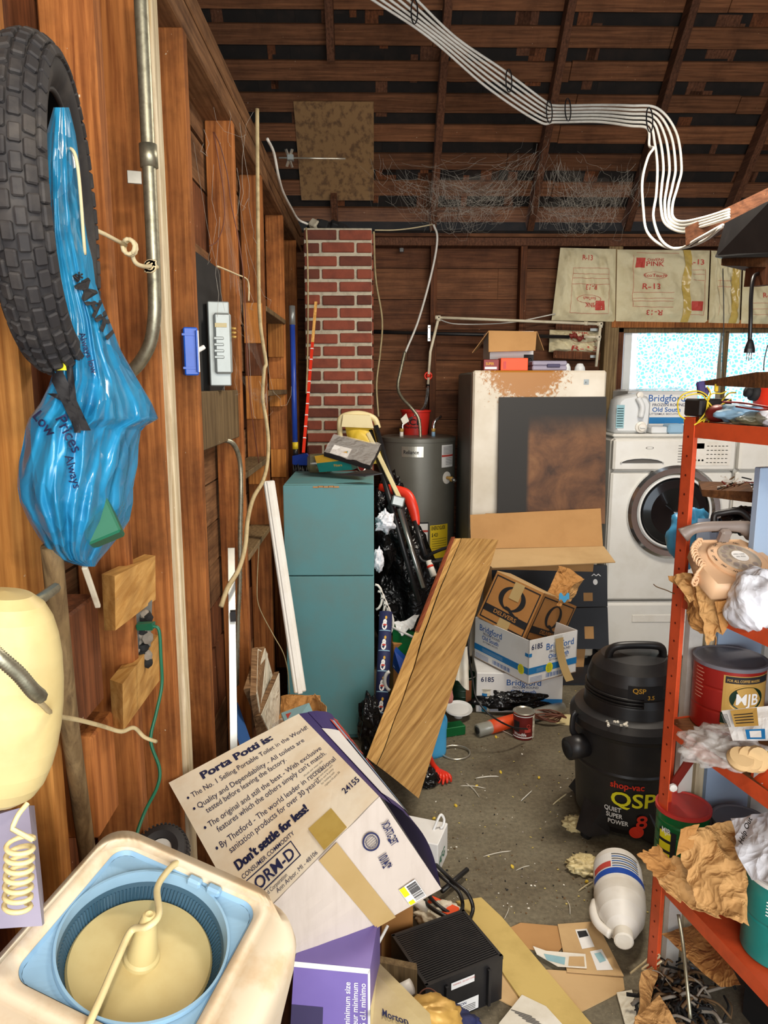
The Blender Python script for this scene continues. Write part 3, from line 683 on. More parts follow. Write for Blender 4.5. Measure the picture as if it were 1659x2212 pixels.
# knobbly tyre
Pn = at(48, 452, .84); Pf = at(150, 452, 1.13)
cen = (Pn+Pf)/2; cen.z = (at(100, 455, .96)).z; ax = (Pf-Pn); ax.z = 0; R0 = .165; r0 = .030
ax = ax.normalized(); nrm = ax.cross(V((0, 0, 1))).normalized()
TM = frame(cen, ax, y=(0, 0, 1))
ty = root('bicycle_tire', TM, label='black knobbly bicycle tire hanging on the wall studs at upper left', cat='tire')
m = MB(); NT, NP = 72, 14
vs = []; fs = []
for i in range(NT):
    a = 2*math.pi*i/NT
    for j in range(NP):
        # open tyre section: from one bead round the tread to the other
        b_ = math.radians(-145+290*j/(NP-1)); rr = R0+r0*math.cos(b_); vs.append(TM@V((rr*math.cos(a), rr*math.sin(a), r0*1.05*math.sin(b_))))
for i in range(NT):
    for j in range(NP-1): fs.append((i*NP+j, i*NP+j+1, ((i+1) % NT)*NP+j+1, ((i+1) % NT)*NP+j))
m.add(vs, fs, 'rubber', True)
vs2 = []
for i in range(NT):
    a = 2*math.pi*i/NT
    for j in range(NP):
        b_ = math.radians(-145+290*j/(NP-1)); rr = R0+(r0-.004)*math.cos(b_); vs2.append(TM@V((rr*math.cos(a), rr*math.sin(a), (r0-.004)*1.05*math.sin(b_))))
m.add(vs2, [f[::-1] for f in fs], 'rubber_plain', True)
for sg in (-1, 1):
    b_ = math.radians(145*sg); rr = R0+r0*math.cos(b_); z_ = r0*1.05*math.sin(b_)
    m.tube([TM@V((rr*math.cos(2*math.pi*k/60), rr*math.sin(2*math.pi*k/60), z_)) for k in range(61)], .0035, 'rubber_plain', 6, False)
m.build('casing', ty)
kn = MB()
for i in range(46):
    for j, bb in enumerate((-64, -38, -13, 13, 38, 64)):
        a = 2*math.pi*(i+(.5 if j % 2 else 0)+random.uniform(-.08, .08))/46; b_ = math.radians(bb)
        d = V((math.cos(a)*math.cos(b_), math.sin(a)*math.cos(b_), math.sin(b_)*1.05)); p = V((R0*math.cos(a), R0*math.sin(a), 0))+d*(r0+.001)
        tg = V((-math.sin(a), math.cos(a), 0)); M = TM@frame(p, tg, z=d.normalized()); kn.box(M, .0215 if j in (0, 5) else .019, .0125, .007, 'rubber', .0018)
kn.build('tread_knobs', ty)
# blue shopping bag
rows = [(232, 116, 150), (290, 100, 164), (350, 94, 172), (420, 94, 178), (500, 98, 186), (560, 106, 200), (620, 120, 208), (690, 128, 236), (760, 122, 263), (820, 112, 298), (870, 88, 328), (905, 62, 343), (925, 56, 306), (960, 50, 300), (1005, 40, 298), (1050, 38, 288), (1085, 44, 288), (1125, 62, 280), (1160, 84, 256), (1190, 104, 232), (1210, 128, 215), (1224, 180, 206)]
def bagrow(v):
    k = v*(len(rows)-1); i = min(int(k), len(rows)-2); f = k-i; a, b_ = rows[i], rows[i+1]; return [a[q]*(1-f)+b_[q]*f for q in range(3)]
def bagf(sgn):
    def f(u, v):
        py, xl, xr = bagrow(v); px = xl+(xr-xl)*u
        Y = .95+.20*max(0, (px-120))/225; wd = (xr-xl)/305
        bulge = math.sin(math.pi*u)**.6*(.075*wd+.004)*sgn
        fold = (math.sin(u*21+v*3+2*noise.noise(V((u*3, v*4, 0))))*.006+abs(noise.noise(V((u*6+v*2, v*3-u*2, 5))))*.030*min(1, v*2))*math.sin(math.pi*u)*wd if sgn > 0 else 0
        fold += noise.noise(V((u*13, v*11, 9)))*.006*math.sin(math.pi*u)*wd
        
        if sgn > 0: # sharp hanging pleats and dents
            fold += (abs(((u*7+v*2.3+.6*noise.noise(V((u*2, v*5, 2)))) % 1)-.5)-.25)*.034*min(1, v*3)*math.sin(math.pi*u)**.5*wd
            fold -= .022*max(0, noise.noise(V((u*4.5, v*9, 7))))*wd
        return at(px, py, Y-bulge-fold if sgn > 0 else Y+abs(bulge)*.45)
    return f
bg = root('shopping_bag', at(200, 1000, 1.0), label='blue plastic shopping bag hanging through the bicycle tire, weighted with a box', cat='bag')
m = MB(); fb = bagf(1); m.grid(lambda u, v: fb(1-u, v), 90, 140, 'blue_bag', True); m.grid(bagf(-1), 30, 50, 'blue_bag', True)
def bagp(px, py):
    for k in range(len(rows)-1):
        if rows[k][0] <= py <= rows[k+1][0]: break
    v = (k+(py-rows[k][0])/(rows[k+1][0]-rows[k][0]))/(len(rows)-1); _, xl, xr = bagrow(v); u = min(1, max(0, (px-xl)/(xr-xl))); p = fb(u, v); return p+(CAMP-p).normalized()*.007
bt = lambda a, b_: bagp(a, -b_)
m.text('-MART', bt, 'ink_black', 150, -600, 50, -1.02, 'l', .02, 1.15); m.text('-MART', bt, 'ink_black', 152, -601, 50, -1.02, 'l', .02, 1.15)
m.text('*', bt, 'ink_black', 150, -600, 40, -1.0, 'l', .05)
for (a, b_, h, t_, g_) in ((170, -720, 20, 'Always low', -1.25), (70, -900, 34, 'Low', -.9), (120, -905, 36, 'Prices', -1.1), (140, -985, 26, 'Always', -1.3)): m.text(t_, bt, 'ink_navy', a, b_, h, g_, 'l', .01)
for (a0, b0, a1, b1, w_) in ((118, -800, 180, -930, 34), (150, -790, 168, -935, 14), (112, -850, 150, -870, 20)):
    m.grid(lambda s, t: bt(a0+(a1-a0)*t+w_*(s-.5), b0+(b1-b0)*t), 3, 12, 'ink_black', True)
m.build('bag_film', bg)
m = MB(); m.grid(lambda s, t: bt(132+22*s-8*t, -690-110*t), 4, 8, 'yellow_print', True); m.build('printed_label', bg, label='yellow price label')
m = MB(); c = at(185, 1120, 1.0); m.box(frame(c, (.75, .25, .30), z=(-.3, .3, .9)), .075, .04, .08, 'cable_green', .003); m.build('box_inside', bg, label='green box showing through the film')
cord('bag_string', [(140, 322, .97), (158, 325, .96), (168, 360, .96), (175, 430, .97), (180, 500, .98), (184, 550, .99)], .0022, 'twine', 'cream cord hanging out of the bicycle tire beside the blue bag', 'string')
cord('bag_wire', [(112, 555, .95), (118, 590, .94), (130, 625, .94), (128, 600, .93), (120, 570, .94)], .0016, 'cable_beige', 'thin tan wire looped behind the blue shopping bag neck', 'wire')
# conduit
cd_ = root('steel_conduit', at(322, 400, 1.5), label='thick galvanized pipe conduit running down the near studs and curving back left', cat='pipe')
m = MB(); m.tube(spl(P((303, -60, 1.48), (305, 0, 1.48), (313, 160, 1.48), (321, 330, 1.48), (329, 500, 1.48), (333, 600, 1.48), (334, 680, 1.48), (325, 740, 1.49), (303, 782, 1.50), (280, 806, 1.51), (262, 820, 1.53)), 6), .0128, 'galv', 14); m.build('pipe', cd_)
m = MB(); m.tube(P((320, 312, 1.48), (323, 362, 1.48)), .0165, 'galv', 16); m.build('coupling', cd_)
m = MB(); m.box(frame(at(291, 383, 1.46), (1, .3, 0), z=(0, -1, .1)), .026, .024, .003, 'steel', .001); m.build('pipe_strap', label='shiny metal strap tacked to the stud beside the conduit', cat='bracket')
m = MB(); pts = P((178, 484, 1.18), (225, 505, 1.22), (272, 530, 1.28)); m.tube(pts, .0035, 'twine', 8)
kp = at(280, 534, 1.28)
for k in range(5):
    a = k*1.3; m.tube([kp+V((math.cos(a+t)*.010, math.sin(a*2+t)*.006, math.sin(t+a)*.012)) for t in [q*.6 for q in range(11)]], .0035, 'twine', 6)
m.tube(spl(P((284, 545, 1.29), (292, 566, 1.30), (305, 574, 1.32), (320, 576, 1.36), (332, 572, 1.40), (340, 578, 1.42)), 5), .0038, 'twine', 8)
kp = at(325, 575, 1.38)
for k in range(4): m.tube([kp+V((math.cos(k+t)*.009, 0, math.sin(t+k*2)*.009)) for t in [q*.6 for q in range(11)]], .0033, 'twine', 6)
m.build('knotted_rope', label='knotted cream rope tied from the tire to the conduit', cat='rope')
# blue switch box on the third stud
sb = root('switch_box', at(412, 760, 1.9), label='blue plastic electrical box with a light switch on the stud', cat='switch')
m = MB(); c = at(411, 760, 1.885); m.box(frame(c, (1, .35, 0), z=(0, 0, 1)), .034, .06, .115, 'blue_box', .003); m.box(frame(c+V((.017, -.01, 0)), (1, .35, 0), z=(0, 0, 1)), .004, .062, .1, 'blue_box', .001)
for dz in (-.04, .04): m.box(frame(c+V((.004, -.03, dz)), (1, .35, 0), z=(0, 0, 1)), .03, .008, .005, 'blue_box')
m.build('box_body', sb)
m = MB(); m.box(frame(c+V((.022, -.018, 0)), (1, .35, 0), z=(0, 0, 1)), .008, .02, .1, 'white_plastic', .001); m.build('switch_yoke', sb)
m = MB(); m.beam(c+V((.02, -.02, .0)), c+V((.040, -.014, .012)), .009, .011, 'white_plastic', bev=.002); m.build('toggle', sb)
# grey breaker box
ep = root('breaker_box', at(478, 745, 2.3), label='grey metal disconnect box mounted between the left wall studs', cat='electrical box')
cE = at(474, 744, 2.28); YE = 2.28
m = MB(); m.box(frame(cE, (1, .25, 0), z=(0, 0, 1)), .062, .05, .245, 'panel_grey', .003); m.build('back_box', ep)
m = MB(); c2 = cE+V((.018, -.035, 0)); m.box(frame(c2, (1, .25, 0), z=(0, 0, 1)), .050, .035, .175, 'panel_grey', .006)
for k in range(4): m.box(frame(c2+V((-.008, -.02, .015-k*.018)), (1, .25, 0), z=(0, 0, 1)), .030, .005, .009, 'panel_grey', .003)
m.build('cover', ep); m = MB(); m.box(frame(c2+V((0, -.021, .052)), (1, .25, 0), z=(0, 0, 1)), .034, .002, .012, 'cream_plastic'); m.build('name_label', ep, label='cream paper label')
m = MB(); 
for k in range(3): m.tube([c2+V((.026, 0, .045-.012*k)), c2+V((.040, -.004, .043-.012*k))], .0035, 'gold', 6)
m.build('hinge_screw', ep)
m = MB(); m.box(T(-.505, 2.28, cE.z+.0), .02, .5, .5, 'black_dull'); m.build('dark_backing', label='dark board behind the grey disconnect box', cat='board')
# flexible armoured conduit
fc = spl(P((462, 925, 2.33), (478, 948, 2.36), (500, 955, 2.38), (513, 975, 2.40), (520, 1010, 2.42), (521, 1070, 2.42), (519, 1150, 2.43), (518, 1260, 2.44), (514, 1350, 2.45), (512, 1480, 2.46)), 24)
m = MB(); m.tube(fc, [.0085 if k % 2 else .0068 for k in range(len(fc))], 'galv', 8); m.build('armored_cable', label='ribbed grey flexible conduit curving down between the left wall studs', cat='cable')
cord('twisted_wire', [(463, 285, 2.05), (478, 320, 2.05), (492, 380, 2.06), (500, 440, 2.08), (516, 520, 2.10), (527, 600, 2.12), (531, 690, 2.14), (536, 800, 2.15), (545, 900, 2.2), (560, 1000, 2.3)], .0016, 'cable_brown', 'thin brown twisted wire running down the second left stud', 'wire')
cord('twisted_wire', [(461, 285, 2.05), (470, 330, 2.05), (484, 420, 2.06), (484, 480, 2.06), (470, 520, 2.05), (452, 532, 2.03)], .0016, 'cable_brown', 'thin brown wire looping back to the left stud edge', 'wire')
cord('tan_wire', [(470, 575, 2.10), (510, 592, 2.3), (536, 607, 2.45), (538, 650, 2.45)], .0025, 'twine', 'short tan wire stretched across the stud above the grey box', 'wire')
cord('cloth_cable', [(556, 235, 2.75), (557, 400, 2.75), (559, 600, 2.75), (562, 690, 2.75), (569, 745, 2.75), (575, 785, 2.74), (571, 800, 2.73), (568, 860, 2.72), (575, 905, 2.7), (580, 950, 2.68), (578, 1000, 2.6), (568, 1040, 2.5), (548, 1075, 2.35), (536, 1120, 2.2), (530, 1180, 2.12), (516, 1230, 2.05), (492, 1270, 1.98), (478, 1310, 1.93)], .0068, 'cable_beige', 'long old beige cloth covered cable drooping down the left studs', 'cable', 10)
cord('white_cable', [(578, 300, 3.2), (592, 330, 3.3), (602, 380, 3.4), (612, 415, 3.6), (630, 450, 3.9), (645, 474, 4.1), (665, 484, 4.14)], .006, 'cable_white', 'white cable drooping from the top plate to the chimney top', 'cable', 8)
cord('thin_wire', [(560, 1180, 2.9), (556, 1260, 2.9), (560, 1310, 2.85), (590, 1370, 2.8), (612, 1410, 2.8), (622, 1450, 2.8), (626, 1500, 2.8)], .002, 'cable_beige', 'thin pale wire hanging beside the white plastic trim', 'wire')
# flat green plug and cord at the outlet
ob = root('outlet_box', at(280, 1370, 1.45), label='grey metal outlet box packed with lint between bright wood blocks', cat='electrical box')
m = MB(); g = P((248, 1430, 1.36), (280, 1445, 1.34), (283, 1335, 1.34), (250, 1360, 1.36)); g2 = [p+V((.005, .12, 0)) for p in g]; m.hexa([g[0], g[1], g2[1], g2[0], g[3], g[2], g2[2], g2[3]], 'grey_metal')
f = quadface(g[0], g[1], g[2], g[3], .001)
for v_ in (.3, .75): m.disc(f, .75, v_, .06, .03, 'ink_black', 12)
m.build('bracket', ob)
m = MB()
for k in range(34):
    c = at(random.uniform(288, 320), random.uniform(1325, 1430), 1.40); m.lathe(Matrix.Translation(c)@Euler((random.random()*3, random.random()*3, 0)).to_matrix().to_4x4(), [(0, -.012), (.010, -.006), (.013, .003), (.006, .011), (0, .013)], random.choice(['lint', 'black_dull', 'black_dull']), 7)
m.build('lint_packing', ob, kind='stuff')
pc = root('extension_cord', at(310, 1360, 1.36), label='green extension cord plugged into the outlet and hanging down the wall', cat='cable')
m = MB(); m.hexa(P((296, 1362, 1.35), (330, 1362, 1.33), (336, 1352, 1.36), (300, 1350, 1.38), (294, 1350, 1.35), (328, 1346, 1.33), (336, 1342, 1.36), (300, 1343, 1.38)), 'cable_green'); m.build('plug', pc)
m = MB(); m.tube(spl(P((330, 1352, 1.34), (344, 1362, 1.34), (348, 1420, 1.34), (350, 1480, 1.34), (338, 1540, 1.32), (326, 1600, 1.30), (345, 1660, 1.28), (340, 1700, 1.26), (315, 1750, 1.22), (298, 1795, 1.18), (290, 1830, 1.15)), 8), .0032, 'cable_green', 8); m.build('cord', pc)
# wooden pole
m = MB(); m.tube(spl(P((112, 1180, .95), (128, 1350, .98), (150, 1560, 1.03), (172, 1720, 1.08), (200, 1930, 1.15), (230, 2200, 1.25)), 5), .0135, 'grey_wood', 14); m.build('wooden_pole', label='long bare wooden pole leaning upright against the left studs', cat='pole')
m = MB(); m.tube(P((120, 1270, .88), (90, 1292, .80), (42, 1318, .72)), .0065, 'galv', 8); m.build('metal_rod', label='short greasy metal rod sticking out from the pole to the cream housing', cat='rod')
m = MB(); m.beam(at(183, 1225, 1.02), at(212, 1310, 1.10), .008, .006, 'cream_painted', bev=.001); m.build('painted_stick', label='short cream stick below the blue shopping bag', cat='stick')
# cream wall telephone-like housing
lp = root('cream_housing', at(0, 1500, .70), label='rounded cream plastic housing on a white box, cut off by the left edge', cat='appliance')
Yc = .70; hc = at(-30, 1540, Yc); e1 = at(95, 1600, Yc)-hc
m = MB(); ht = at(-30, 1300, Yc).z-at(-30, 1775, Yc).z; zc_ = at(-30, 1537, Yc).z
prof = []
for k in range(15):
    t = math.pi*k/14; prof.append((.062*math.sin(t)**.55, -ht/2*math.cos(t)))
m.lathe(Matrix.Translation((hc.x, Yc+.03, zc_))@Euler((0, math.radians(7), 0)).to_matrix().to_4x4(), prof, 'cream_plastic', 28, 1.0, .8); m.build('shell', lp)
gs = spl(P((-30, 1390, .62), (0, 1420, .62), (40, 1455, .63), (70, 1490, .64), (88, 1505, .66)), 16)
m = MB(); m.tube(gs, [.0072 if k % 2 else .0058 for k in range(len(gs))], 'galv', 8); m.build('flex_conduit', lp, label='grey ribbed conduit')
m = MB(); m.hexa(P((-60, 2010, .72), (92, 2000, .72), (100, 1990, .82), (-40, 2000, .82), (-60, 1775, .72), (62, 1740, .72), (75, 1740, .82), (-40, 1760, .82)), 'lavender'); m.build('lower_box', lp, label='pale lavender grey box')
cs = []
for k in range(150):
    t = k/149; cpt = at(44-6*t, 1815+150*t, .665); a = t*2*math.pi*7.2; cs.append(cpt+V((math.cos(a)*.0125, math.sin(a)*.010, 0)))
m = MB(); m.tube(spl(P((60, 1735, .68), (40, 1760, .67), (26, 1790, .665)), 5)+cs, .0026, 'cream_yellow', 6, False); m.build('coiled_cord', lp)
cord('bare_wire', [(72, 1500, .64), (95, 1525, .68), (120, 1545, .74), (170, 1555, .80), (220, 1568, .86), (262, 1580, .90), (290, 1572, .93), (312, 1592, .95), (338, 1602, .97)], .0028, 'cable_beige', 'frayed grey wire stretching from the cream housing to the right', 'wire')
# blue squeegee/broom, measuring stick
bm = root('push_broom', at(645, 985, 3.9), label='blue broom with a long blue handle standing head down behind the teal cabinet', cat='broom')
m = MB(); m.tube(P((632, 700, 3.98), (638, 965, 3.9)), .014, 'royal', 14); m.build('handle', bm)
m = MB(); m.tube(P((631, 661, 3.99), (632, 702, 3.98)), .0165, 'grey_metal', 14); m.build('hanging_cap', bm, label='grey end cap')
m = MB(); m.tube(P((638, 955, 3.9), (638.5, 970, 3.9)), .0155, 'yellow', 14); m.tube(P((638.5, 968, 3.9), (639, 985, 3.9)), .0145, 'black_plastic', 12); m.build('ferrule', bm, label='yellow and black collar')
m = MB(); m.hexa(P((632, 1004, 3.86), (688, 1006, 3.82), (690, 1004, 3.92), (634, 1002, 3.96), (632, 985, 3.86), (662, 980, 3.82), (664, 978, 3.92), (634, 983, 3.96)), 'royal'); m.build('head', bm)
m = MB()
for k in range(60):
    a = at(632+random.random()*50, 1002, random.uniform(3.84, 3.94)); m.tube([a, a+V((random.uniform(-.02, .02), random.uniform(-.02, .02), -.07))], .003, 'black_plastic', 4)
m.build('bristles', bm, kind='stuff')
ys = root('yardstick', at(655, 975, 3.95), label='wooden stick wrapped in red tape leaning on the brick chimney', cat='stick')
a, b_ = at(683, 652, 4.10), at(656, 978, 3.75); m = MB(); m.beam(a, a.lerp(b_, .28), .014, .008, 'block_wood'); m.build('bare_end', ys)
m = MB(); m.beam(a.lerp(b_, .28), b_, .0145, .0085, 'red_bright')
for k in range(9): t = .32+.073*k; m.beam(a.lerp(b_, t), a.lerp(b_, t+.006), .0152, .0092, 'ink_white')
m.build('taped_length', ys)
# clamp rod by the patch
rd = root('clamp_rod', at(680, 342, 3.9), label='thin metal rod with a clamp in front of the strand board patch', cat='rod')
m = MB(); m.tube(P((603, 341, 3.6), (747, 343, 3.6)), .004, 'tin', 8); m.build('rod', rd)
m = MB(); 
for (x0, y0, x1, y1) in ((618, 322, 632, 362), (632, 322, 620, 360)): m.beam(at(x0, y0, 3.58), at(x1, y1, 3.62), .012, .006, 'tin', bev=.001)
m.box(frame(at(628, 341, 3.6), (1, 0, 0), z=(0, 0, 1)), .03, .03, .025, 'grey_metal', .003); m.build('clamp', rd)
# white plastic trim, metal strip
m = MB(); a, b_ = at(572, 1034, 2.98), at(640, 1500, 2.65)
a2, b2 = at(590, 1045, 2.96), at(658, 1492, 2.63)
wdir = (a2-a); wdir.z = 0
m.beam((a+a2)/2, (b_+b2)/2, .045, .022, 'white_plastic', up=(.3, -1, 0), bev=.004)
m.beam((a+a2)/2+V((.002, -.013, 0)), (b_+b2)/2+V((.002, -.013, 0)), .018, .006, 'white_plastic', up=(.3, -1, 0), bev=.002); m.build('plastic_trim', label='long white plastic trim channel leaning left of the teal cabinet', cat='trim')
m = MB(); m.beam(at(500, 1184, 2.25), at(506, 1660, 1.98), .022, .012, 'steel', up=(.2, -1, 0), bev=.001)
for py in (1330, 1500): m.box(frame(at(502+(py-1184)*.012, py, 2.13), (1, .2, 0), z=(0, 0, 1)), .016, .02, .03, 'dark_metal')
m.build('metal_track', label='narrow white metal track standing in front of the left studs', cat='trim')
# framed tiles
def slab(name, tl, tr, br, bl, th, mat, label, cat, edge=None, **k):
    q = P(tl, tr, br, bl); n = (q[1]-q[0]).cross(q[3]-q[0]).normalized()
    if n.y < 0: n = -n
    m = MB(); bk = [p+n*th for p in q]; m.hexa([q[3], q[2], bk[2], bk[3], q[0], q[1], bk[1], bk[0]], mat); return m.build(name, label=label, cat=cat, **k), q, n
def fpanel(name, spine, x1, label):
    """a framed tile: thick wooden edge towards us, tile face turned right"""
    (ax_, ay_, aY), (bx_, by_, bY) = spine; a, b_ = at(ax_, ay_, aY), at(bx_, by_, bY)
    dr = at(*x1)-b_; w_ = V((.014, -.01, 0)); r = root(name, b_, label=label, cat='framed tile', group='framed tiles leaning in a row')
    m = MB(); c0, c1 = b_, a; d = dr
    m.hexa([c0, c0+w_, c0+w_+d, c0+d, c1, c1+w_, c1+w_+d, c1+d], 'tile_wood'); m.build('edge_frame', r)
    m = MB(); n_ = w_.normalized(); o = w_+n_*.001
    m.hexa([c0.lerp(c1, .05)+o+d*.06, c0.lerp(c1, .05)+o+n_*.004+d*.06, c0.lerp(c1, .05)+o+n_*.004+d*.94, c0.lerp(c1, .05)+o+d*.94, c0.lerp(c1, .95)+o+d*.06, c0.lerp(c1, .95)+o+n_*.004+d*.06, c0.lerp(c1, .95)+o+n_*.004+d*.94, c0.lerp(c1, .95)+o+d*.94], 'cloth_white'); m.build('tile_face', r)
def tile(tp, tq, bp, bq, label, ta=.02):
    """four corners of the pale face: top near, top far, bottom far, bottom near"""
    q = P(tp, tq, bq, bp); d = V((-.8, -.5, 0)).normalized()*ta; r = root('framed_tile', q[3], label=label, cat='framed tile', group='framed tiles leaning in a row')
    m = MB(); bk = [p+d for p in q]; m.hexa([bk[3], q[3], q[2], bk[2], bk[0], q[0], q[1], bk[1]], 'tile_wood')
    m.build('wood_edge', r)
    m = MB(); o = -d.normalized()*.0015; cc = sum(q, V())/4; m.hexa([cc.lerp(p, .95)+k_ for k_ in (V((0, 0, 0)), o*2) for p in q], 'cloth_white'); m.build('tile_face', r)
tile((556, 1398, 2.50), (578, 1408, 2.62), (553, 1500, 2.25), (575, 1640, 2.45), 'framed tile behind the others, nearest the metal track')
tile((572, 1396, 2.58), (592, 1470, 2.72), (545, 1485, 2.28), (590, 1600, 2.5), 'tallest framed tile of the leaning row', .03)
tile((603, 1450, 2.60), (606, 1545, 2.72), (562, 1545, 2.30), (600, 1625, 2.5), 'shorter framed tile at the right end of the leaning row')
m = MB(); q = P((500, 1540, 2.2), (512, 1535, 2.3), (548, 1640, 2.2), (528, 1650, 2.1)); m.hexa([p for p in q]+[p+V((.0, .02, .02)) for p in q], 'ink_blue')
m.text('are paving for', quadface(q[3], q[2], q[1], q[0], .002), 'ink_white', .25, .9, .16, -1.5, 'l', .01); m.build('blue_book', label='blue booklet wedged below the framed tiles', cat='book')
# ================================================================== CABINET AND THINGS ON IT
FY = fl(790, 1598).y; TZ = at(700, 1047, FY).z; X0 = at(612, 1047, FY).x; X1 = at(808, 1047, FY).x; CD = .50
cb = root('cabinet', ((X0+X1)/2, FY+CD/2, 0), label='tall narrow teal painted cabinet with two doors and chipped edges', cat='cabinet')
m = MB(); m.box(T((X0+X1)/2, FY+CD/2+.01, 0), X1-X0, CD-.02, TZ, 'teal_paint', .003, True); m.build('body', cb)
zm = at(710, 1243, FY).z
for z0, z1, nm in ((.03, zm-.0025, 'door'), (zm+.0025, TZ-.003, 'door')):
    m = MB(); m.box(T((X0+X1)/2, FY+.001, z0), X1-X0, .019, z1-z0, 'teal_paint', .002, True)
    if z0 > .1:
        for k in range(5): m.box(T(X0+.14+.022*k, FY-.0087, z1-.004-random.uniform(0, .004)), .024, .002, .007, 'chip_edge')
    m.build(nm, cb)
def ontop(px, py, z=TZ): return fl(px, py, z)
p = ontop(697, 1022)
jr = root('glass_jar', p, label='dusty clear plastic jug lying on the teal cabinet top', cat='jug')
m = MB(); m.lathe(frame(p+V((-.075, 0, .048)), (0, .1, 1), z=(1, .12, 0)), [(0, 0), (.03, .002), (.045, .015), (.048, .05), (.046, .11), (.03, .14), (.0, .145)], 'amber_glass', 28); m.build('body', jr)
m = MB(); m.tube([p+V((.02, -.048*math.cos(t), .048+.049*math.sin(t))) for t in [q*.35-.9 for q in range(10)]], .0018, 'twine', 5); m.build('string_band', jr)
q = P((680, 985, FY+.30), (750, 975, FY+.22), (762, 1015, FY+.22), (690, 1020, FY+.30))
m = MB(); bk = [a+V((.02, .07, .0)) for a in q]; m.hexa([q[3], q[2], bk[2], bk[3], q[0], q[1], bk[1], bk[0]], 'teal_print')
f = quadface(q[3], q[2], q[1], q[0], .001); m.patch(f, 0, .55, 1, 1, 'ink_gold'); m.text('Tranquility', f, 'ink_black', .45, .68, .16, 0, 'l', .01, .5); m.text('Filters', f, 'ink_gold', .5, .25, .2, 0, 'l', .01, .5)
m.build('filter_box', label='teal and yellow printed box leaning behind the dusty jug', cat='box')
tc = ontop(775, 1018)+V((0, .02, .034)); cn = root('food_tin', tc, label='open red and silver tin lying on the cabinet with its rim facing right', cat='can')
m = MB(); MM = frame(tc+V((-.03, .02, 0)), (0, 0, 1), z=(.75, -.65, .05)); m.lathe(MM, [(.033, -.03), (.034, 0), (.034, .06)], 'maroon', 28); m.build('body', cn)
m = MB(); m.lathe(MM, [(.030, .045, 'gold'), (.033, .06, 'tin'), (.036, .062, 'tin'), (.036, .066, 'tin'), (.033, .066)], 'tin', 28, caps=False); m.lathe(MM, [(0, .046), (.031, .047)], 'tin', 28, caps=False); m.build('rim', cn)
q = P((700, 978, FY+.24), (722, 940, FY+.36), (824, 962, FY+.30), (800, 1008, FY+.12))
m = MB(); m.hexa([a-V((0, 0, .016)) for a in q]+q, 'black_plastic'); n0 = V((0, 0, .003))
def tf(a, b_):
    p_ = (q[0]*(1-a)+q[3]*a)*(1-b_)+(q[1]*(1-a)+q[2]*a)*b_; return p_+V((0, 0, .006+.010*noise.noise(V((a*5, b_*4, 2)))))
m.grid(tf, 14, 10, 'clear_bag', True); f = quadface(q[0], q[3], q[2], q[1], .004); m.patch(f, .12, .05, .5, .5, 'card_white')
m.build('wrapped_tray', label='black tray wrapped in clear film tilted on top of the cabinet clutter', cat='tray')
m = MB(); q = P((735, 1026, FY+.02), (800, 1016, FY+.06), (826, 1024, FY+.0), (790, 1030, FY-.0)); m.hexa([a for a in q]+[a+V((0, 0, .004)) for a in q], 'black_plastic'); m.build('flat_packet', label='flat grey black packet at the front edge of the cabinet top', cat='packet')
# ---- folding frame with yellow panel and black tubes
ff = root('folding_stand', fl(900, 1330), label='folded cream topped frame with yellow panel and long black tubes', cat='folding frame')
Yf = 3.75
m = MB(); m.tube(spl(P((738, 968, Yf+.02), (734, 920, Yf), (740, 900, Yf), (775, 893, Yf), (808, 903, Yf), (818, 925, Yf)), 6), [.014]*31, 'cream_yellow', 12)
m.hexa(P((738, 922, Yf-.03), (808, 925, Yf-.03), (806, 922, Yf+.03), (742, 918, Yf+.03), (742, 895, Yf-.03), (800, 897, Yf-.03), (796, 893, Yf+.03), (745, 892, Yf+.03)), 'cream_yellow'); m.build('top_cap', ff)
q = [at(*a) for a in ((746, 915, Yf+.02), (802, 920, Yf+.02), (822, 1000, Yf-.05), (770, 1000, Yf-.05))]
m = MB()
def yp(a, b_):
    p_ = (q[3]*(1-a)+q[2]*a)*(1-b_)+(q[0]*(1-a)+q[1]*a)*b_; d = max(0, .5-abs(a-.5))*max(0, .5-abs(b_-.5)); return p_+V((0, -.03*min(1, d*10)-.006*math.sin(min(1, d*14)*3.1), 0))
m.grid(lambda a, b_: yp(1-a, b_), 20, 26, 'yellow_pad', True, .01); m.build('seat_panel', ff)
m = MB(); m.hexa(P((800, 1000, Yf), (840, 1005, Yf), (842, 1005, Yf+.04), (805, 1000, Yf+.04), (795, 960, Yf), (815, 962, Yf), (817, 962, Yf+.04), (798, 960, Yf+.04)), 'yellow_pad'); m.build('lower_panel', ff)
for a, b_ in ((at(812, 920, Yf-.02), at(918, 1275, 3.45)), (at(800, 930, Yf), at(905, 1300, 3.42))):
    m = MB(); m.tube([a, a.lerp(b_, .5), b_], .0135, 'black_plastic', 12); m.build('black_tube', ff)
m = MB(); a, b_ = at(795, 935, Yf-.03), at(868, 1085, Yf-.17); m.beam(a, b_, .022, .012, 'cream_yellow', up=(0, -1, 0), bev=.003); m.build('cream_strut', ff)
m = MB(); m.box(frame(at(860, 1083, Yf-.17), (1, 0, -.25), z=(0, -1, .2)), .062, .05, .05, 'grey_metal', .006); m.build('joint_bracket', ff)
m = MB(); m.tube(P((862, 1100, 3.56), (915, 1270, 3.4)), .010, 'steel', 10); m.build('inner_rod', ff)
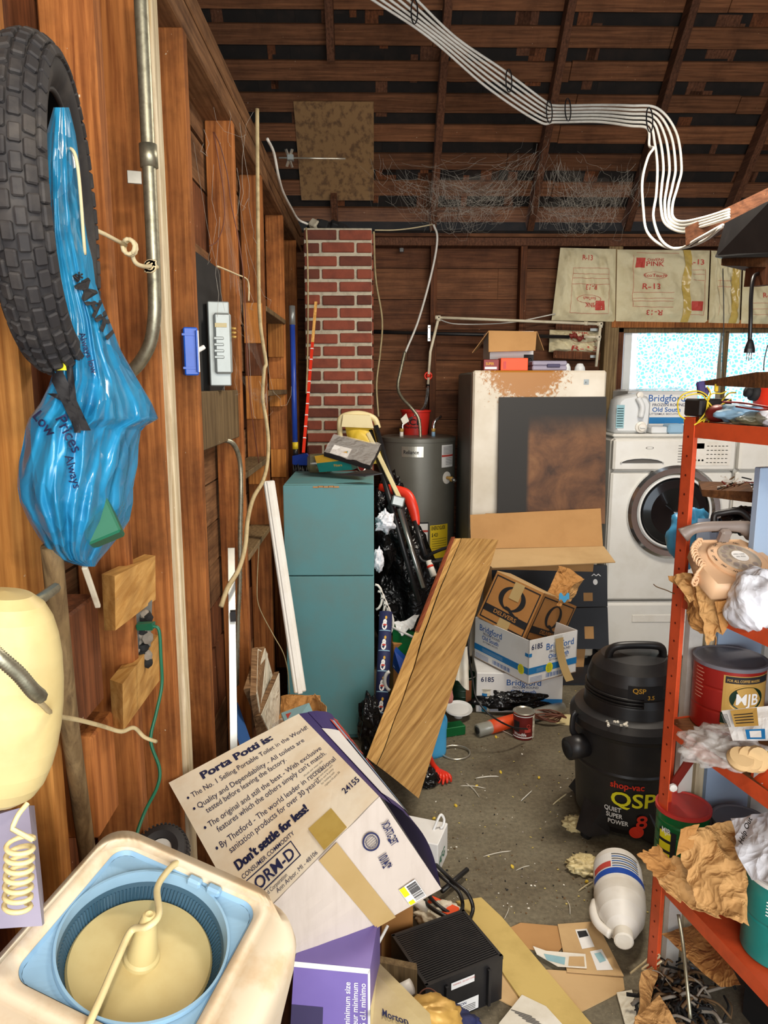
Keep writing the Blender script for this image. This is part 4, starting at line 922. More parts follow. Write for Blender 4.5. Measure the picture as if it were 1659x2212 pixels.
# red trimmer
rt_ = root('string_trimmer', at(930, 1250, 3.6), label='red handled tool with a black shaft leaning beside the water heater', cat='trimmer')
m = MB(); pts = spl(P((820, 1052, 3.75), (850, 1058, 3.72), (878, 1068, 3.7), (890, 1090, 3.68), (897, 1115, 3.67), (900, 1135, 3.66)), 6); m.tube(pts, [.018+.012*math.sin(math.pi*k/(len(pts)-1)) for k in range(len(pts))], 'red_bright', 14, True, .7); m.build('handle_housing', rt_)
m = MB(); m.tube(P((896, 1125, 3.66), (925, 1220, 3.6)), .013, 'black_plastic', 12); m.build('shaft', rt_)
m = MB(); m.tube(spl(P((920, 1205, 3.6), (935, 1195, 3.58), (960, 1185, 3.56), (978, 1180, 3.55)), 5), .008, 'black_plastic', 10); m.tube(spl(P((905, 1200, 3.6), (915, 1212, 3.58), (945, 1213, 3.57), (972, 1205, 3.56)), 5), .008, 'black_plastic', 10); m.build('guard', rt_)
m = MB(); m.tube(P((926, 1212, 3.58), (938, 1245, 3.54)), .016, 'white_plastic', 14); m.tube(P((929, 1222, 3.565), (930.5, 1226, 3.56)), .0168, 'red_bright', 14); m.build('spool_end', rt_, label='white end cap with a red ring')
# black bag and junk behind
def blob(name, cpx, rx, ry, rz, mat, label, cat, amp=.25, fs=4.0, seed=0, parent=None, flat=0, nu=40, nv_=24, **k):
    c = cpx if isinstance(cpx, V) else at(*cpx); m = MB()
    def f(u, v):
        th = 2*math.pi*u; ph = math.pi*v; d = V((math.cos(th)*math.sin(ph), math.sin(th)*math.sin(ph), math.cos(ph)))
        q = 1+amp*.8*noise.noise(d*fs*.4+V((seed, 0, 0)))+amp*.5*noise.noise(d*fs*.8+V((seed, 3, 0)))-amp*.30*abs(noise.noise(d*fs*1.7+V((0, seed, 3))))
        p_ = c+V((d.x*rx*q, d.y*ry*q, d.z*rz*q)); 
        if flat and p_.z < flat-1: p_.z = flat-1
        return p_
    m.grid(f, nu, nv_, mat, True); return m.build(name, parent, label=label, cat=cat, **k) if parent is None else m.build(name, parent)
blob('garbage_bag', V((.20, 4.03, .40)), .20, .16, .44, 'black_bag', 'big black plastic garbage bag behind the leaning tubes', 'bag', .35, 5, 1)
blob('folded_tarp', V((.09, 3.86, .85)), .10, .10, .26, 'black_bag', 'crumpled black tarp stuffed between the cabinet and the water heater', 'tarp', .5, 6, 4)
blob('white_rag', (832, 1128, 3.45), .045, .04, .045, 'bag_white', 'small white plastic rag on the black tarp, upper one', 'rag', .6, 6, 2)
blob('white_rag', (818, 1210, 3.4), .024, .03, .055, 'bag_white', 'small white rag hanging beside the teal cabinet edge, lower one', 'rag', .4, 4, 7)
# ---- water heater
HX = at(905, 945, 4.65).x; HT = at(905, 945, 4.5).z; HR = .232; HY = 4.66
HX = at(908, 1000, 4.45).x-.0
wh = root('water_heater', (HX, HY, 0), label='tall grey cylindrical water heater with stickers beside the freezer', cat='water heater')
m = MB(); m.lathe(T(HX, HY, 0), [(0, .05), (HR, .05), (HR, HT-.03), (HR+.003, HT-.028), (HR+.003, HT-.006), (HR-.01, HT), (0, HT+.006)], 'heater_grey', 64, caps=False); m.build('tank', wh)
def cyl(cx, cy_, r, off=.001):
    return lambda px, z: V((cx+(r+off)*math.sin(px), cy_-(r+off)*math.cos(px), z))
hf = cyl(HX, HY, HR, .0015)
def hang(px): # heater angle for a pixel column
    x = at(px, 1000, HY-HR*.8).x; return math.asin(max(-.98, min(.98, (x-HX)/HR)))
def hz(py): return at(900, py, HY-HR).z
def hsq(nm, px0, px1, py0, py1, mat, label, fn=None):
    m = MB(); a0, a1 = hang(px0), hang(px1); z0, z1 = hz(py1), hz(py0); m.grid(lambda u, v: hf(a0+(a1-a0)*u, z0+(z1-z0)*v), 10, 2, mat, False)
    g = lambda u, v: V((HX+(HR+.003)*math.sin(a0+(a1-a0)*u), HY-(HR+.003)*math.cos(a0+(a1-a0)*u), z0+(z1-z0)*v))
    if fn: fn(m, g)
    return m.build(nm, wh, label=label)
hsq('brand_plate', 868, 914, 965, 988, 'tin', 'silver maker plate', lambda m, g: m.text('Reliance', g, 'ink_black', .1, .3, .5, 0, 'l', .02, .42))
hsq('warning_sticker', 954, 980, 963, 1012, 'card_white', 'white and red warning sticker', lambda m, g: (m.patch(g, 0, .47, 1, .56, 'ink_red', 6, 1), [m.patch(g, .1, .9-.06*k, .9, .92-.06*k, 'ink_grey', 6, 1) for k in range(6)], [m.patch(g, .3, .4-.07*k, .9, .42-.07*k, 'ink_grey', 6, 1) for k in range(5)]))
hsq('energy_sticker', 930, 970, 1136, 1208, 'yellow', 'yellow energy cost sticker', lambda m, g: (m.text('ENERGYGUIDE', g, 'ink_black', .06, .86, .16, 0, 'l', .02, .72), m.text('$ 423', g, 'ink_black', .08, .66, .15, 0, 'l', .02, .9), [m.patch(g, .1, .58-.07*k, .9, .59-.07*k, 'ink_black', 5, 1) for k in range(6)]))
hsq('data_sticker', 886, 926, 1128, 1235, 'card_white', 'white data sticker with black border', lambda m, g: (m.patch(g, 0, .8, 1, .84, 'ink_red', 5, 1), [m.patch(g, .1, .72-.06*k, .9, .73-.06*k, 'ink_grey', 5, 1) for k in range(10)], m.patch(g, 0, 0, .03, 1, 'ink_black'), m.patch(g, .97, 0, 1, 1, 'ink_black'), m.patch(g, 0, .97, 1, 1, 'ink_black', 5, 1), m.patch(g, 0, 0, 1, .03, 'ink_black', 5, 1)))
hsq('access_panel', 873, 913, 1045, 1125, 'heater_grey', 'raised grey access panel')
a0 = hang(966); vz = hz(1035); vp = hf(a0, vz); vn = V((math.sin(a0), -math.cos(a0), 0))
m = MB(); m.lathe(frame(vp, (0, 0, 1), z=vn), [(.038, 0), (.038, .002), (0, .003)], 'white_plastic', 24); m.build('valve_plate', wh)
m = MB(); m.tube([vp, vp+vn*.045], .010, 'gold', 12); m.tube([vp+vn*.03, vp+vn*.034+V((.012, 0, -.012))], .016, 'gold', 10); m.tube([vp+vn*.045, vp+vn*.055+V((.01, 0, -.02))], .012, 'steel', 10); m.build('drain_valve', wh)
for px in (868, 937):
    m = MB(); b_ = at(px, 948, HY-.1); m.tube([V((b_.x, HY-.08, HT-.01)), V((b_.x, HY-.08, HT+.04))], .012, 'white_plastic' if px < 900 else 'blue_plastic_lt', 12); m.tube([V((b_.x, HY-.08, HT+.03)), V((b_.x, HY-.08, HT+.05))], .014, 'gold', 6); m.build('nipple', wh)
m = MB(); m.tube(spl(P((937, 935, 4.58), (938, 915, 4.6), (945, 905, 4.62), (952, 900, 4.7)), 5), .010, 'chrome', 10); m.build('flex_hose', label='short shiny flexible hose on the right heater fitting', cat='hose')
m = MB(); m.tube(spl(P((870, 935, 4.58), (871, 915, 4.6), (885, 905, 4.62), (905, 893, 4.66), (918, 878, 4.72), (924, 855, 4.75), (925, 835, 4.78)), 6), .008, 'chrome', 10)
m.tube(spl(P((895, 898, 4.62), (915, 880, 4.68), (921, 858, 4.72), (923, 838, 4.75)), 6), .006, 'chrome', 10); m.build('flex_hose', label='long shiny flexible hoses rising from the left heater fitting', cat='hose')
bk = root('paint_pail', (HX, HY, HT), label='red plastic bucket with black lettering standing on the water heater', cat='bucket')
m = MB(); bx = at(898, 945, HY+.06).x; bz = HT+.004; bh = at(898, 886, HY).z-bz; m.lathe(T(bx, HY+.05, bz), [(0, 0), (.078, 0), (.092, bh), (.097, bh), (.097, bh-.012), (.094, bh-.014), (.088, bh-.002, ), (.072, .01), (0, .008)], 'red_plastic', 40, caps=False)
bf = lambda u, v: V((bx+(.081+.014*v)*math.sin(u), HY+.05-(.081+.014*v)*math.cos(u), bz+bh*v))
m.text('ACE', bf, 'ink_black', -.35, .42, .33, 0, 'c', .06, 2.2); m.text('Hardware', bf, 'ink_black', -.35, .28, .13, 0, 'c', .03, 2.2); m.build('pail', bk)
m = MB(); q = P((866, 905, 4.48), (878, 893, 4.50), (884, 910, 4.48), (872, 918, 4.46)); m.hexa(q+[a+V((0, .002, 0)) for a in q], 'paper'); m.build('hang_tag', label='white paper tag tied to the heater hoses', cat='tag')
# shutoff valve, pipes and hoses on the back wall
m = MB(); vx = at(925, 812, 4.82); m.tube([vx+V((math.cos(t)*.022, -.02, math.sin(t)*.022)) for t in [k*.45 for k in range(15)]], .006, 'red_bright', 6); m.tube([vx, vx+V((0, -.03, 0))], .012, 'red_bright', 8); m.tube([vx+V((0, 0, .01)), vx+V((0, 0, -.09))], .012, 'dark_metal', 8); m.build('shutoff_valve', label='red round shutoff valve above the heater hoses', cat='valve')
m = MB(); fx = spl(P((905, 800, 4.8), (940, 545, 4.85), (944, 505, 4.84), (937, 488, 4.8)), 6)
m.tube(spl(P((937, 485, 4.8), (945, 515, 4.82), (935, 580, 4.82), (905, 690, 4.8), (875, 765, 4.78), (862, 815, 4.76)), 8), .007, 'cable_white', 8); m.build('white_cable', label='white cable dropping diagonally down to the water heater', cat='cable')
fc = spl(P((875, 760, 4.74), (866, 800, 4.7), (860, 835, 4.66), (868, 858, 4.62), (888, 880, 4.58), (905, 905, 4.56), (909, 948, 4.54)), 12)
m = MB(); m.tube(fc, [.011 if k % 2 else .0088 for k in range(len(fc))], 'galv', 10); m.build('armored_cable', label='flexible metal conduit looping down into the top of the water heater', cat='cable')
cord('hanging_cable', [(808, 500, 4.6), (812, 600, 4.7), (826, 690, 4.75), (822, 760, 4.75), (814, 830, 4.75), (818, 900, 4.7)], .006, 'cable_beige', 'old beige cable hanging right of the chimney', 'cable')
cord('hanging_cable', [(662, 492, 4.12), (665, 560, 4.1), (666, 660, 4.12), (665, 760, 4.12), (662, 850, 4.1)], .0045, 'cable_beige', 'thin beige cable running down the left edge of the chimney', 'cable')
cord('sagging_wire', [(810, 497, 4.7), (850, 497, 4.75), (890, 493, 4.8), (935, 485, 4.85)], .004, 'twine', 'pale wire sagging between the chimney top and the stud', 'wire')
gp = root('galvanized_pipe', at(1000, 720, 4.86), label='dark galvanized water pipe running across the back wall', cat='pipe')
m = MB(); m.tube(P((806, 717, 4.84), (1230, 728, 4.84)), .0115, 'dark_metal', 12); m.build('pipe', gp)
m = MB(); c = at(927, 720, 4.84); m.box(T(c.x, 4.825, c.z), .018, .004, .10, 'steel', .001); m.tube([V((c.x, 4.822, c.z+.035)), V((c.x, 4.818, c.z+.035))], .005, 'steel', 8); m.tube([V((c.x, 4.822, c.z-.035)), V((c.x, 4.818, c.z-.035))], .005, 'steel', 8); m.build('pipe_clip', gp)
m = MB(); m.tube(spl(P((1232, 727, 4.84), (1240, 724, 4.83), (1252, 732, 4.84), (1262, 728, 4.84)), 4), [.014+.006*math.sin(k*1.7) for k in range(13)], 'rust_red', 10); m.build('wrapped_joint', gp, label='rag wrapped reddish joint')
wp = root('plastic_pipe', at(1120, 700, 4.8), label='cream plastic water pipe turning two corners above the freezer', cat='pipe')
m = MB()
pp = P((925, 830, 4.80), (930, 760, 4.80), (948, 686, 4.80)); m.tube(pp, .009, 'pipe_white', 10); m.tube(P((948, 686, 4.80), (1298, 700, 4.80)), .009, 'pipe_white', 10); m.tube(P((1298, 700, 4.80), (1288, 792, 4.80)), .009, 'pipe_white', 10); m.tube(P((1262, 728, 4.82), (1294, 728, 4.80)), .009, 'pipe_white', 10); m.build('pipe_run', wp)
for a in ((948, 686, 4.8), (1298, 700, 4.8), (1294, 728, 4.8)):
    c = at(*a); m = MB(); m.tube([c+V((-.022, 0, 0)), c+V((.012, 0, 0))], .013, 'pipe_white', 10); m.tube([c+V((0, 0, .012)), c+V((0, 0, -.022))], .013, 'pipe_white', 10); m.build('elbow', wp)
m = MB(); m.tube(P((1262, 698.5, 4.8), (1270, 699, 4.8)), .0125, 'pipe_white', 10); m.build('coupling', wp)
m = MB()
for py in (712, 770): m = MB(); c = at(1288, py, 4.83); m.box(T(c.x-.01, 4.84, c.z), .05, .003, .018, 'grey_metal', .001); m.build('pipe_bracket', wp)
m = MB(); m.beam(at(1200, 705, 4.90), at(1300, 709, 4.90), .03, .04, 'dark_wood'); m.beam(at(1195, 765, 4.90), at(1295, 770, 4.90), .03, .05, 'dark_wood'); m.build('wall_cleat', wb)
cord('sagging_wire', [(948, 690, 4.86), (990, 700, 4.86), (1100, 697, 4.86), (1200, 678, 4.88)], .004, 'cable_white', 'thin white wire following the plastic pipe', 'wire')
m = MB(); m.box(frame(at(868, 540, 4.93), (1, 0, 0), z=(0, -1, 0)), .03, .03, .01, 'chrome', .004); m.build('junction_disc', label='small shiny metal disc high on the back wall', cat='fitting')
# ---- freezer
fx0, fx1 = .545, 1.268; fy = 4.05; fz = 1.672
fz_ = root('freezer', ((fx0+fx1)/2, fy, 0), label='old white upright freezer with rust along its top edge', cat='freezer')
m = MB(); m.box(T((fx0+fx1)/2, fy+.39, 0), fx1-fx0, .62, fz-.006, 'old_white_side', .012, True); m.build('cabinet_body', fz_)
m = MB(); m.box(T((fx0+fx1)/2, fy+.038, .05), fx1-fx0, .075, fz-.05, 'rust_enamel', .010, True)
f = face((fx0, fy, 0), (1, 0, 0), (0, 0, 1), .0012); c = onp(1267, 826, (0, fy, 0), (0, 1, 0)); m.patch(f, c.x-fx0-.014, c.z-.012, c.x-fx0+.014, c.z+.016, 'grey_metal'); m.text('FI', f, 'ink_black', c.x-fx0-.006, c.z-.006, .014)
m.build('door', fz_)
m = MB(); pq = [onp(a, b_, (0, fy-.03, 0), (0, 1, 0)) for a, b_ in ((1080, 858), (1311, 857), (1305, 1130), (1074, 1125))]
m.hexa([pq[3]-V((0, .02, 0)), pq[2]-V((0, .02, 0)), pq[2]+V((0, .0, 0)), pq[3], pq[0]+V((0, .005, 0)), pq[1]+V((0, .005, 0)), pq[1]+V((0, .025, 0)), pq[0]+V((0, .025, 0))], 'smoke_board')
f = quadface(pq[3]-V((0, .02, 0)), pq[2]-V((0, .02, 0)), pq[1]+V((0, .005, 0)), pq[0]+V((0, .005, 0)), .001)
m.build('stained_board', label='black and brown stained board leaning on the freezer door', cat='board')
# things on the freezer
ft = fz
cx = root('cardboard_box', (at(1100, 745, 4.35).x, 4.35, ft), label='open cardboard box with drooping flaps on top of the freezer', cat='box')
m = MB(); b0, b1 = at(1058, 800, 4.2), at(1152, 800, 4.2); hh = at(1100, 715, 4.2).z-ft; m.box(T((b0.x+b1.x)/2, 4.33, ft), b1.x-b0.x, .25, hh, 'card_white', .002, True)
f = face((b0.x, 4.205, ft), (1, 0, 0), (0, 0, 1), .0015); m.patch(f, .09, 0, .14, .05, 'ink_red'); m.patch(f, .19, 0, .245, .09, 'ink_black'); m.text('ROLLER', f, 'ink_white', .195, .012, .028, 0, 'l', .01, .5); m.text('PRO', f, 'ink_white', .195, .05, .03, 0, 'l', .01, .7)
m.build('carton', cx)
def flap(c4, mat, parent, nm='flap', th=.003):
    q = [at(*a) if not isinstance(a, V) else a for a in c4]; n = (q[1]-q[0]).cross(q[3]-q[0]).normalized()*th; m = MB(); m.hexa([a for a in q]+[a+n for a in q], mat); return m.build(nm, parent)
flap([(1056, 714, 4.2), (1160, 716, 4.2), (1157, 757, 4.12), (1056, 760, 4.12)], 'card', cx)
flap([(1160, 716, 4.2), (1175, 757, 4.25), (1158, 755, 4.45), (1158, 716, 4.45)], 'card', cx)
flap([(1056, 714, 4.2), (1020, 762, 4.25), (1030, 758, 4.45), (1058, 716, 4.45)], 'card', cx)
def carton(name, c, sx, sy, sz, rz, mat, label, cat='box', fn=None, b=.003, **k):
    M = T(c[0], c[1], c[2], rz); m = MB(); m.box(M, sx, sy, sz, mat, b, True)
    if fn: fn(m, lambda a, q: M@V((a, -sy/2-.0012, q)), lambda a, q: M@V((a, q, sz+.0012)))
    return m.build(name, label=label, cat=cat, **k)
c = at(1108, 796, 4.15); carton('small_box', (c.x, 4.16, ft), .15, .11, .068, 0, 'orange_plastic', 'bright orange red small box on top of the freezer', fn=lambda m, g, t: [m.patch(g, -.06+.03*k, .01, -.045+.03*k, .05, 'red_plastic') for k in range(1)])
c = at(1058, 792, 4.15); carton('small_box', (c.x, 4.14, ft), .085, .10, .060, 0, 'maroon', 'dark red printed carton left of the orange box on the freezer', fn=lambda m, g, t: (m.text('SUPER', g, 'ink_gold', -.03, .03, .02, 0, 'l', .02, .8), m.patch(g, -.035, .008, .03, .02, 'ink_white')))
c = at(1183, 790, 4.15); tb = root('tool_case', (c.x, 4.16, ft), label='flat purple grey plastic tool case on top of the freezer', cat='case')
m = MB(); m.box(T(c.x, 4.16, ft), .19, .13, .026, 'lavender', .006, True); m.build('base', tb); m = MB(); m.box(T(c.x, 4.16, ft+.027), .19, .13, .026, 'lavender', .006, True); m.build('lid', tb); m = MB(); m.box(T(c.x+.02, 4.09, ft+.018), .07, .008, .018, 'purple_dark', .002, True); m.build('latch', tb)
for px, w_ in ((1227, .022), (1255, .03)):
    c = at(px, 795, 4.16); m = MB(); m.lathe(T(c.x, 4.18, ft, 0, 0, 0), [(w_, 0), (w_*.9, .02), (w_*.5, .04), (.0, .042)], 'frost', 16); m.build('milky_cup', label='small milky plastic cup on the freezer top, %s of the two' % ('left' if px < 1240 else 'right'), cat='cup')
# ---- washer, pedestal, dryer
def washer(x0, nm, label, full=True):
    W = .690; y0 = 4.13; zt = 1.305; zp = .36; r = root(nm, (x0+W/2, y0, 0), label=label, cat='washing machine' if full else 'dryer')
    m = MB(); m.box(T(x0+W/2, y0+.36, zp+.005), W, .68, zt-zp-.005, 'enamel', .02, True); m.build('body', r)
    m = MB(); m.box(T(x0+W/2, y0+.37, zt), W-.01, .70, .018, 'enamel', .008, True); m.build('top_lid', r)
    fz0 = zt-.185
    m = MB(); m.box(T(x0+W/2, y0+.0, fz0), W, .055, .178, 'enamel', .012, True); m.build('control_panel', r)
    m = MB(); m.box(T(x0+W/2, y0+.012, zp+.005), W, .035, fz0-zp-.012, 'enamel', .012, True); m.build('front_panel', r)
    m = MB(); m.box(T(x0+W/2, y0+.34, .012), W, .66, zp-.02, 'enamel', .012, True); m.box(T(x0+W/2, y0+.01, .02), W-.01, .02, zp-.04, 'enamel', .01, True)
    m.box(T(x0+W*.55, y0-.002, zp-.13), W*.62, .006, .045, 'white_plastic', .003, True); m.build('pedestal_drawer', r)
    if not full: return r
    f = face((x0, y0-.0285, 0), (1, 0, 0), (0, 0, 1), .0012)
    m = MB(); pts = [(x0+.16+.075*math.cos(t)*1.6-0, fz0+.045+.028*math.sin(t)) for t in [k*math.pi/8 for k in range(9)]]
    m.add([V((a, y0-.030, b_)) for a, b_ in pts], [tuple(range(9))], 'ink_grey'); m.tube([V((a, y0-.034, b_)) for a, b_ in pts], .004, 'white_clean', 6); m.build('drawer_pull', r)
    m = MB(); m.disc(f, .20, fz0+.13, .022, .007, 'ink_grey', 24, .85)
    m.patch(f, .44, fz0+.03, .655, fz0+.165, 'white_plastic'); m.patch(f, .455, fz0+.125, .505, fz0+.155, 'label_teal')
    for i in range(6):
        for j in range(5): m.patch(f, .52+.021*i, fz0+.045+.023*j, .533+.021*i, fz0+.049+.023*j, 'ink_grey')
    for k in range(3): m.disc(f, .46+.02*k, fz0+.06, .006, .006, 'white_clean', 12)
    for k in range(7): m.patch(f, .36, fz0+.05+.015*k, .39, fz0+.053+.015*k, 'ink_grey')
    m.build('control_markings', r)
    cx_, cz_ = x0+W*.53, at(1462, 1105, y0).z; rr = .268
    MM = Matrix(((1, 0, 0, cx_), (0, 0, -1, y0), (0, 1, 0, cz_), (0, 0, 0, 1)))
    m = MB(); m.lathe(MM, [(rr, .0), (rr, .028), (rr-.015, .042), (rr-.045, .040), (rr-.062, .026), (rr-.07, .015)], 'chrome', 72, caps=False); m.build('door_ring', r)
    m = MB(); m.lathe(MM, [(rr-.07, .015), (rr-.085, .03), (rr-.13, .032), (rr-.2, .025), (0, .01)], 'dark_glass', 72, caps=False); m.build('door_glass', r)
    m = MB(); m.tube([V((cx_+(rr-.066)*math.cos(t), y0-.028, cz_+(rr-.066)*math.sin(t))) for t in [k*2*math.pi/60 for k in range(61)]], .006, 'white_clean', 8, False); m.build('inner_ring', r)
    return r
washer(1.345, 'washing_machine', 'white front loading washing machine on a drawer pedestal')
washer(2.055, 'clothes_dryer', 'white dryer beside the washing machine, mostly behind the shelving', False)
wt = 1.324
m = MB(); a, b_ = at(1313, 1100, 4.1), at(1313, 905, 4.1)
c = at(1390, 932, 4.25)
def bridgford(r, M, sx, sy, sz, faces, name='carton', top=True):
    """white printed case; faces: list of (origin u, axis) printed sides"""
    m = MB()
    m.box(M, sx, sy, sz, 'card_white', .003, True)
    for fc_ in faces:
        if fc_ == 'front': g = lambda a, q: M@V((-sx/2+a*sx, -sy/2-.0012, q*sz)); asp = sx/sz
        elif fc_ == 'right': g = lambda a, q: M@V((sx/2+.0012, -sy/2+a*sy, q*sz)); asp = sy/sz
        else: g = lambda a, q: M@V((-sx/2-.0012, sy/2-a*sy, q*sz)); asp = sy/sz
        k = 1/asp
        m.text('6185', g, 'ink_navy', .05, .80, .15, 0, 'l', .012, k*.9)
        m.text('Bridgford', g, 'ink_blue', .30, .74, .24, 0, 'l', .008, k*1.05)
        m.text('FROZEN ROUND', g, 'ink_navy', .36, .62, .10, 0, 'l', .01, k*1.1)
        m.text('Old South', g, 'ink_blue', .36, .48, .16, 0, 'l', .03, k*1.1)
        m.text('BUTTERMILK BISCUITS', g, 'ink_navy', .30, .40, .07, 0, 'l', .005, k*1.1)
        m.patch(g, .0, .18, 1.0, .34, 'ink_lightblue', 1, 1)
        m.disc(lambda a, q: g(a, q)+(g(.5, .5)-M@V((0, 0, sz/2))).normalized()*.001, .88, .25, .09*k*1.2, .12, 'yellow_print', 24)
        for i in range(14): m.patch(g, .45+.022*i, .04, .458+.022*i+(i % 3)*.003, .12, 'ink_blue')
        for i in range(4): m.patch(g, .05, .03+.03*i, .38, .04+.03*i, 'ink_grey')
    return m.build(name, r) if r else m
M = T(at(1400, 900, 4.5).x+.06, 4.58, wt); bx1 = root('bridgford_case', M, label='white and blue printed frozen food case on top of the washing machine', cat='box'); bx1.name = 'food_case'; ROOTM[bx1.name] = M
bridgford(bx1, M, .42, .28, .235, ['front'])
m = MB(); tp = wt+.236; m.grid(lambda a, q: V((M.translation.x-.24+.40*a, 4.40+.2*q, tp+.008+.008*noise.noise(V((a*6, q*4, 1)))+.01*a*q)), 20, 8, 'clear_bag', True, .004); m.build('clear_wrapper', label='crinkled clear plastic wrapper on the case above the washer', cat='wrapper')
# white jug
def jug(name, M, label, H, W, D, mat='frost', **k):
    r = root(name, M, label=label, cat='jug', **k)
    m = MB(); n = 28; vs = []; lay = 18
    for i in range(lay+1):
        t = i/lay; s_ = 1.0 if t < .70 else math.sqrt(max(0, 1-((t-.70)/.34)**2)); s_ *= (min(1, .90+t*1.2))
        for q in range(n):
            a = 2*math.pi*q/n; ca, sa = math.cos(a), math.sin(a); e = .55; vs.append(M@V((math.copysign(abs(ca)**e, ca)*W/2*s_, math.copysign(abs(sa)**e, sa)*D/2*s_, H*.92*t)))
    m.add(vs, [(i*n+q, i*n+(q+1) % n, (i+1)*n+(q+1) % n, (i+1)*n+q) for i in range(lay) for q in range(n)]+[tuple(range(n))[::-1], tuple(lay*n+q for q in range(n))], mat, True); m.build('body', r)
    m = MB(); m.lathe(M@T(0, 0, H*.88), [(.020, 0), (.020, H*.06), (.024, H*.06), (.024, H*.12), (0, H*.122)], 'white_plastic', 20); m.build('cap', r)
    m = MB(); m.tube(spl([M@V((W*.08, -D*.1, H*.88)), M@V((W*.34, -D*.1, H*.86)), M@V((W*.47, -D*.1, H*.74)), M@V((W*.46, -D*.1, H*.55))], 6), .012, mat, 10); m.build('handle', r)
    return r
# water jug lying with its tap towards us
wj = root('water_jug', at(1362, 935, 4.25), label='milky plastic water jug with a tap standing on the washing machine', cat='jug')
jx = at(1362, 900, 4.25).x; MJ = T(jx, 4.28, wt)
m = MB(); poly = [(-.095, 0), (-.105, .02), (-.10, .10), (-.085, .185), (-.06, .205), (.03, .225), (.08, .205), (.10, .17), (.098, .05), (.085, 0)]
m.prism(Matrix(((1, 0, 0, jx), (0, 0, 1, 4.20), (0, 1, 0, wt), (0, 0, 0, 1))), [(a, b_) for a, b_ in poly], .17, 'frost', .02, True); m.build('body', wj)
m = MB(); m.tube(spl([V((jx+.015, 4.185, wt+.20)), V((jx+.04, 4.178, wt+.15)), V((jx+.035, 4.18, wt+.09))], 6), .016, 'frost', 10); m.build('grip', wj)
MM = Matrix(((1, 0, 0, jx+.045), (0, 0, -1, 4.20), (0, 1, 0, wt+.035), (0, 0, 0, 1)))
m = MB(); m.lathe(MM, [(.032, 0), (.032, .012), (.022, .018), (.020, .03), (0, .032)], 'white_plastic', 20); m.box(MM@T(0, 0, .034), .03, .01, .008, 'white_clean', .002); m.build('tap', wj)
m = MB(); m.lathe(Matrix(((1, 0, 0, jx+.03), (0, 0, -1, 4.21), (0, 1, 0, wt+.215), (0, 0, 0, 1))), [(.018, 0), (.018, .018), (0, .02)], 'white_plastic', 16); m.build('cap', wj)
f = face((jx-.098, 4.199, wt+.03), (1, 0, 0), (0, 0, 1), .002); m = MB(); m.patch(f, .0, 0, .045, .13, 'label_teal'); [m.patch(f, .004, .01+.014*k, .04, .014+.014*k, 'ink_blue') for k in range(8)]; m.build('paper_label', wj)
m = MB(); c = at(1448, 912, 4.2); m.box(T(c.x+.02, 4.2, wt), .09, .1, .055, 'blue_plastic_lt', .01, True); m.build('soap_tub', label='small pale blue tub on the washing machine beside the case', cat='tub')
m = MB(); c = at(1410, 925, 4.25); m.box(T(c.x+.03, 4.25, wt), .12, .14, .038, 'frost', .006, True); m.build('flat_container', label='flat clear container under the printed case on the washer', cat='container')
# ================================================================== MIDDLE OF THE FLOOR
# cardboard and black folding display in front of the freezer
dp = root('folding_mat', fl(1290, 1440), label='black and blue folding cushioned mat with white marks lying open against the freezer', cat='mat')
dz = lambda px, py, Y: at(px, py, Y)
def slabq(q, th, mat, parent, nm, label=None, dirn=None):
    n = (q[1]-q[0]).cross(q[3]-q[0]).normalized()*th
    if dirn and n.dot(V(dirn)) < 0: n = -n
    m = MB(); m.hexa([a for a in q]+[a+n for a in q], mat); o = m.build(nm, parent)
    if label: o['label'] = label
    return o, (lambda off: quadface(*[a for a in q], off))
q1 = P((1062, 1215, 3.99), (1312, 1222, 3.99), (1313, 1310, 3.97), (1066, 1315, 3.97))
q2 = P((1066, 1317, 3.97), (1313, 1312, 3.97), (1316, 1402, 3.95), (1070, 1402, 3.95))
for q in (q1, q2):
    m = MB(); m.hexa([a for a in q]+[a+V((0, .018, 0)) for a in q], 'black_print'); 
    f = quadface(q[0], q[1], q[2], q[3], -.0015)
    if q is q1:
        m.text('W', f, 'ink_white', .86, .20, .08, 0, 'l', .01, 1); m.disc(f, .895, .40, .02, .07, 'ink_white', 20)
        m.patch(f, .79, .66, .87, .86, 'card')
    else: m.patch(f, .79, .45, .87, .75, 'card')
    m.build('mat_panel', dp)
g = [fl(1240, 1402, .012), fl(1316, 1402, .012), fl(1333, 1476, .012), fl(1100, 1476, .012)]
g[0] = g[1]+(g[3]-g[2]); m = MB(); m.hexa([a-V((0, 0, .011)) for a in (g[3], g[2], g[1], g[0])]+[g[3], g[2], g[1], g[0]], 'black_print')
f = quadface(g[3], g[2], g[1], g[0], .0012); m.text('M', f, 'ink_white', .93, .35, .26, 1.45, 'l', .05, .5); m.text('SERIES', f, 'ink_grey', .97, .25, .12, 1.45, 'l', .01, .5); m.build('mat_panel', dp)
cs = root('cardboard_sheet', fl(1170, 1480), label='big creased flat of brown cardboard leaning above the black mat', cat='cardboard')
slabq(P((1016, 1112, 3.98), (1298, 1098, 3.98), (1303, 1180, 3.90), (1018, 1186, 3.90)), .006, 'card', cs, 'upper_flap', dirn=(0, 1, 0))
slabq(P((1018, 1187, 3.895), (1305, 1180, 3.895), (1330, 1214, 3.72), (1064, 1226, 3.72)), .005, 'card_light', cs, 'lower_flap', dirn=(0, 0, -1))
m = MB(); m.hexa([V((.62, 3.99, 0)), V((1.2, 3.99, 0)), V((1.2, 4.0, 0)), V((.62, 4.0, 0)), V((.62, 3.985, .9)), V((1.24, 3.985, .9)), V((1.24, 4.0, .9)), V((.62, 4.0, .9))], 'card'); m.build('back_sheet', cs)
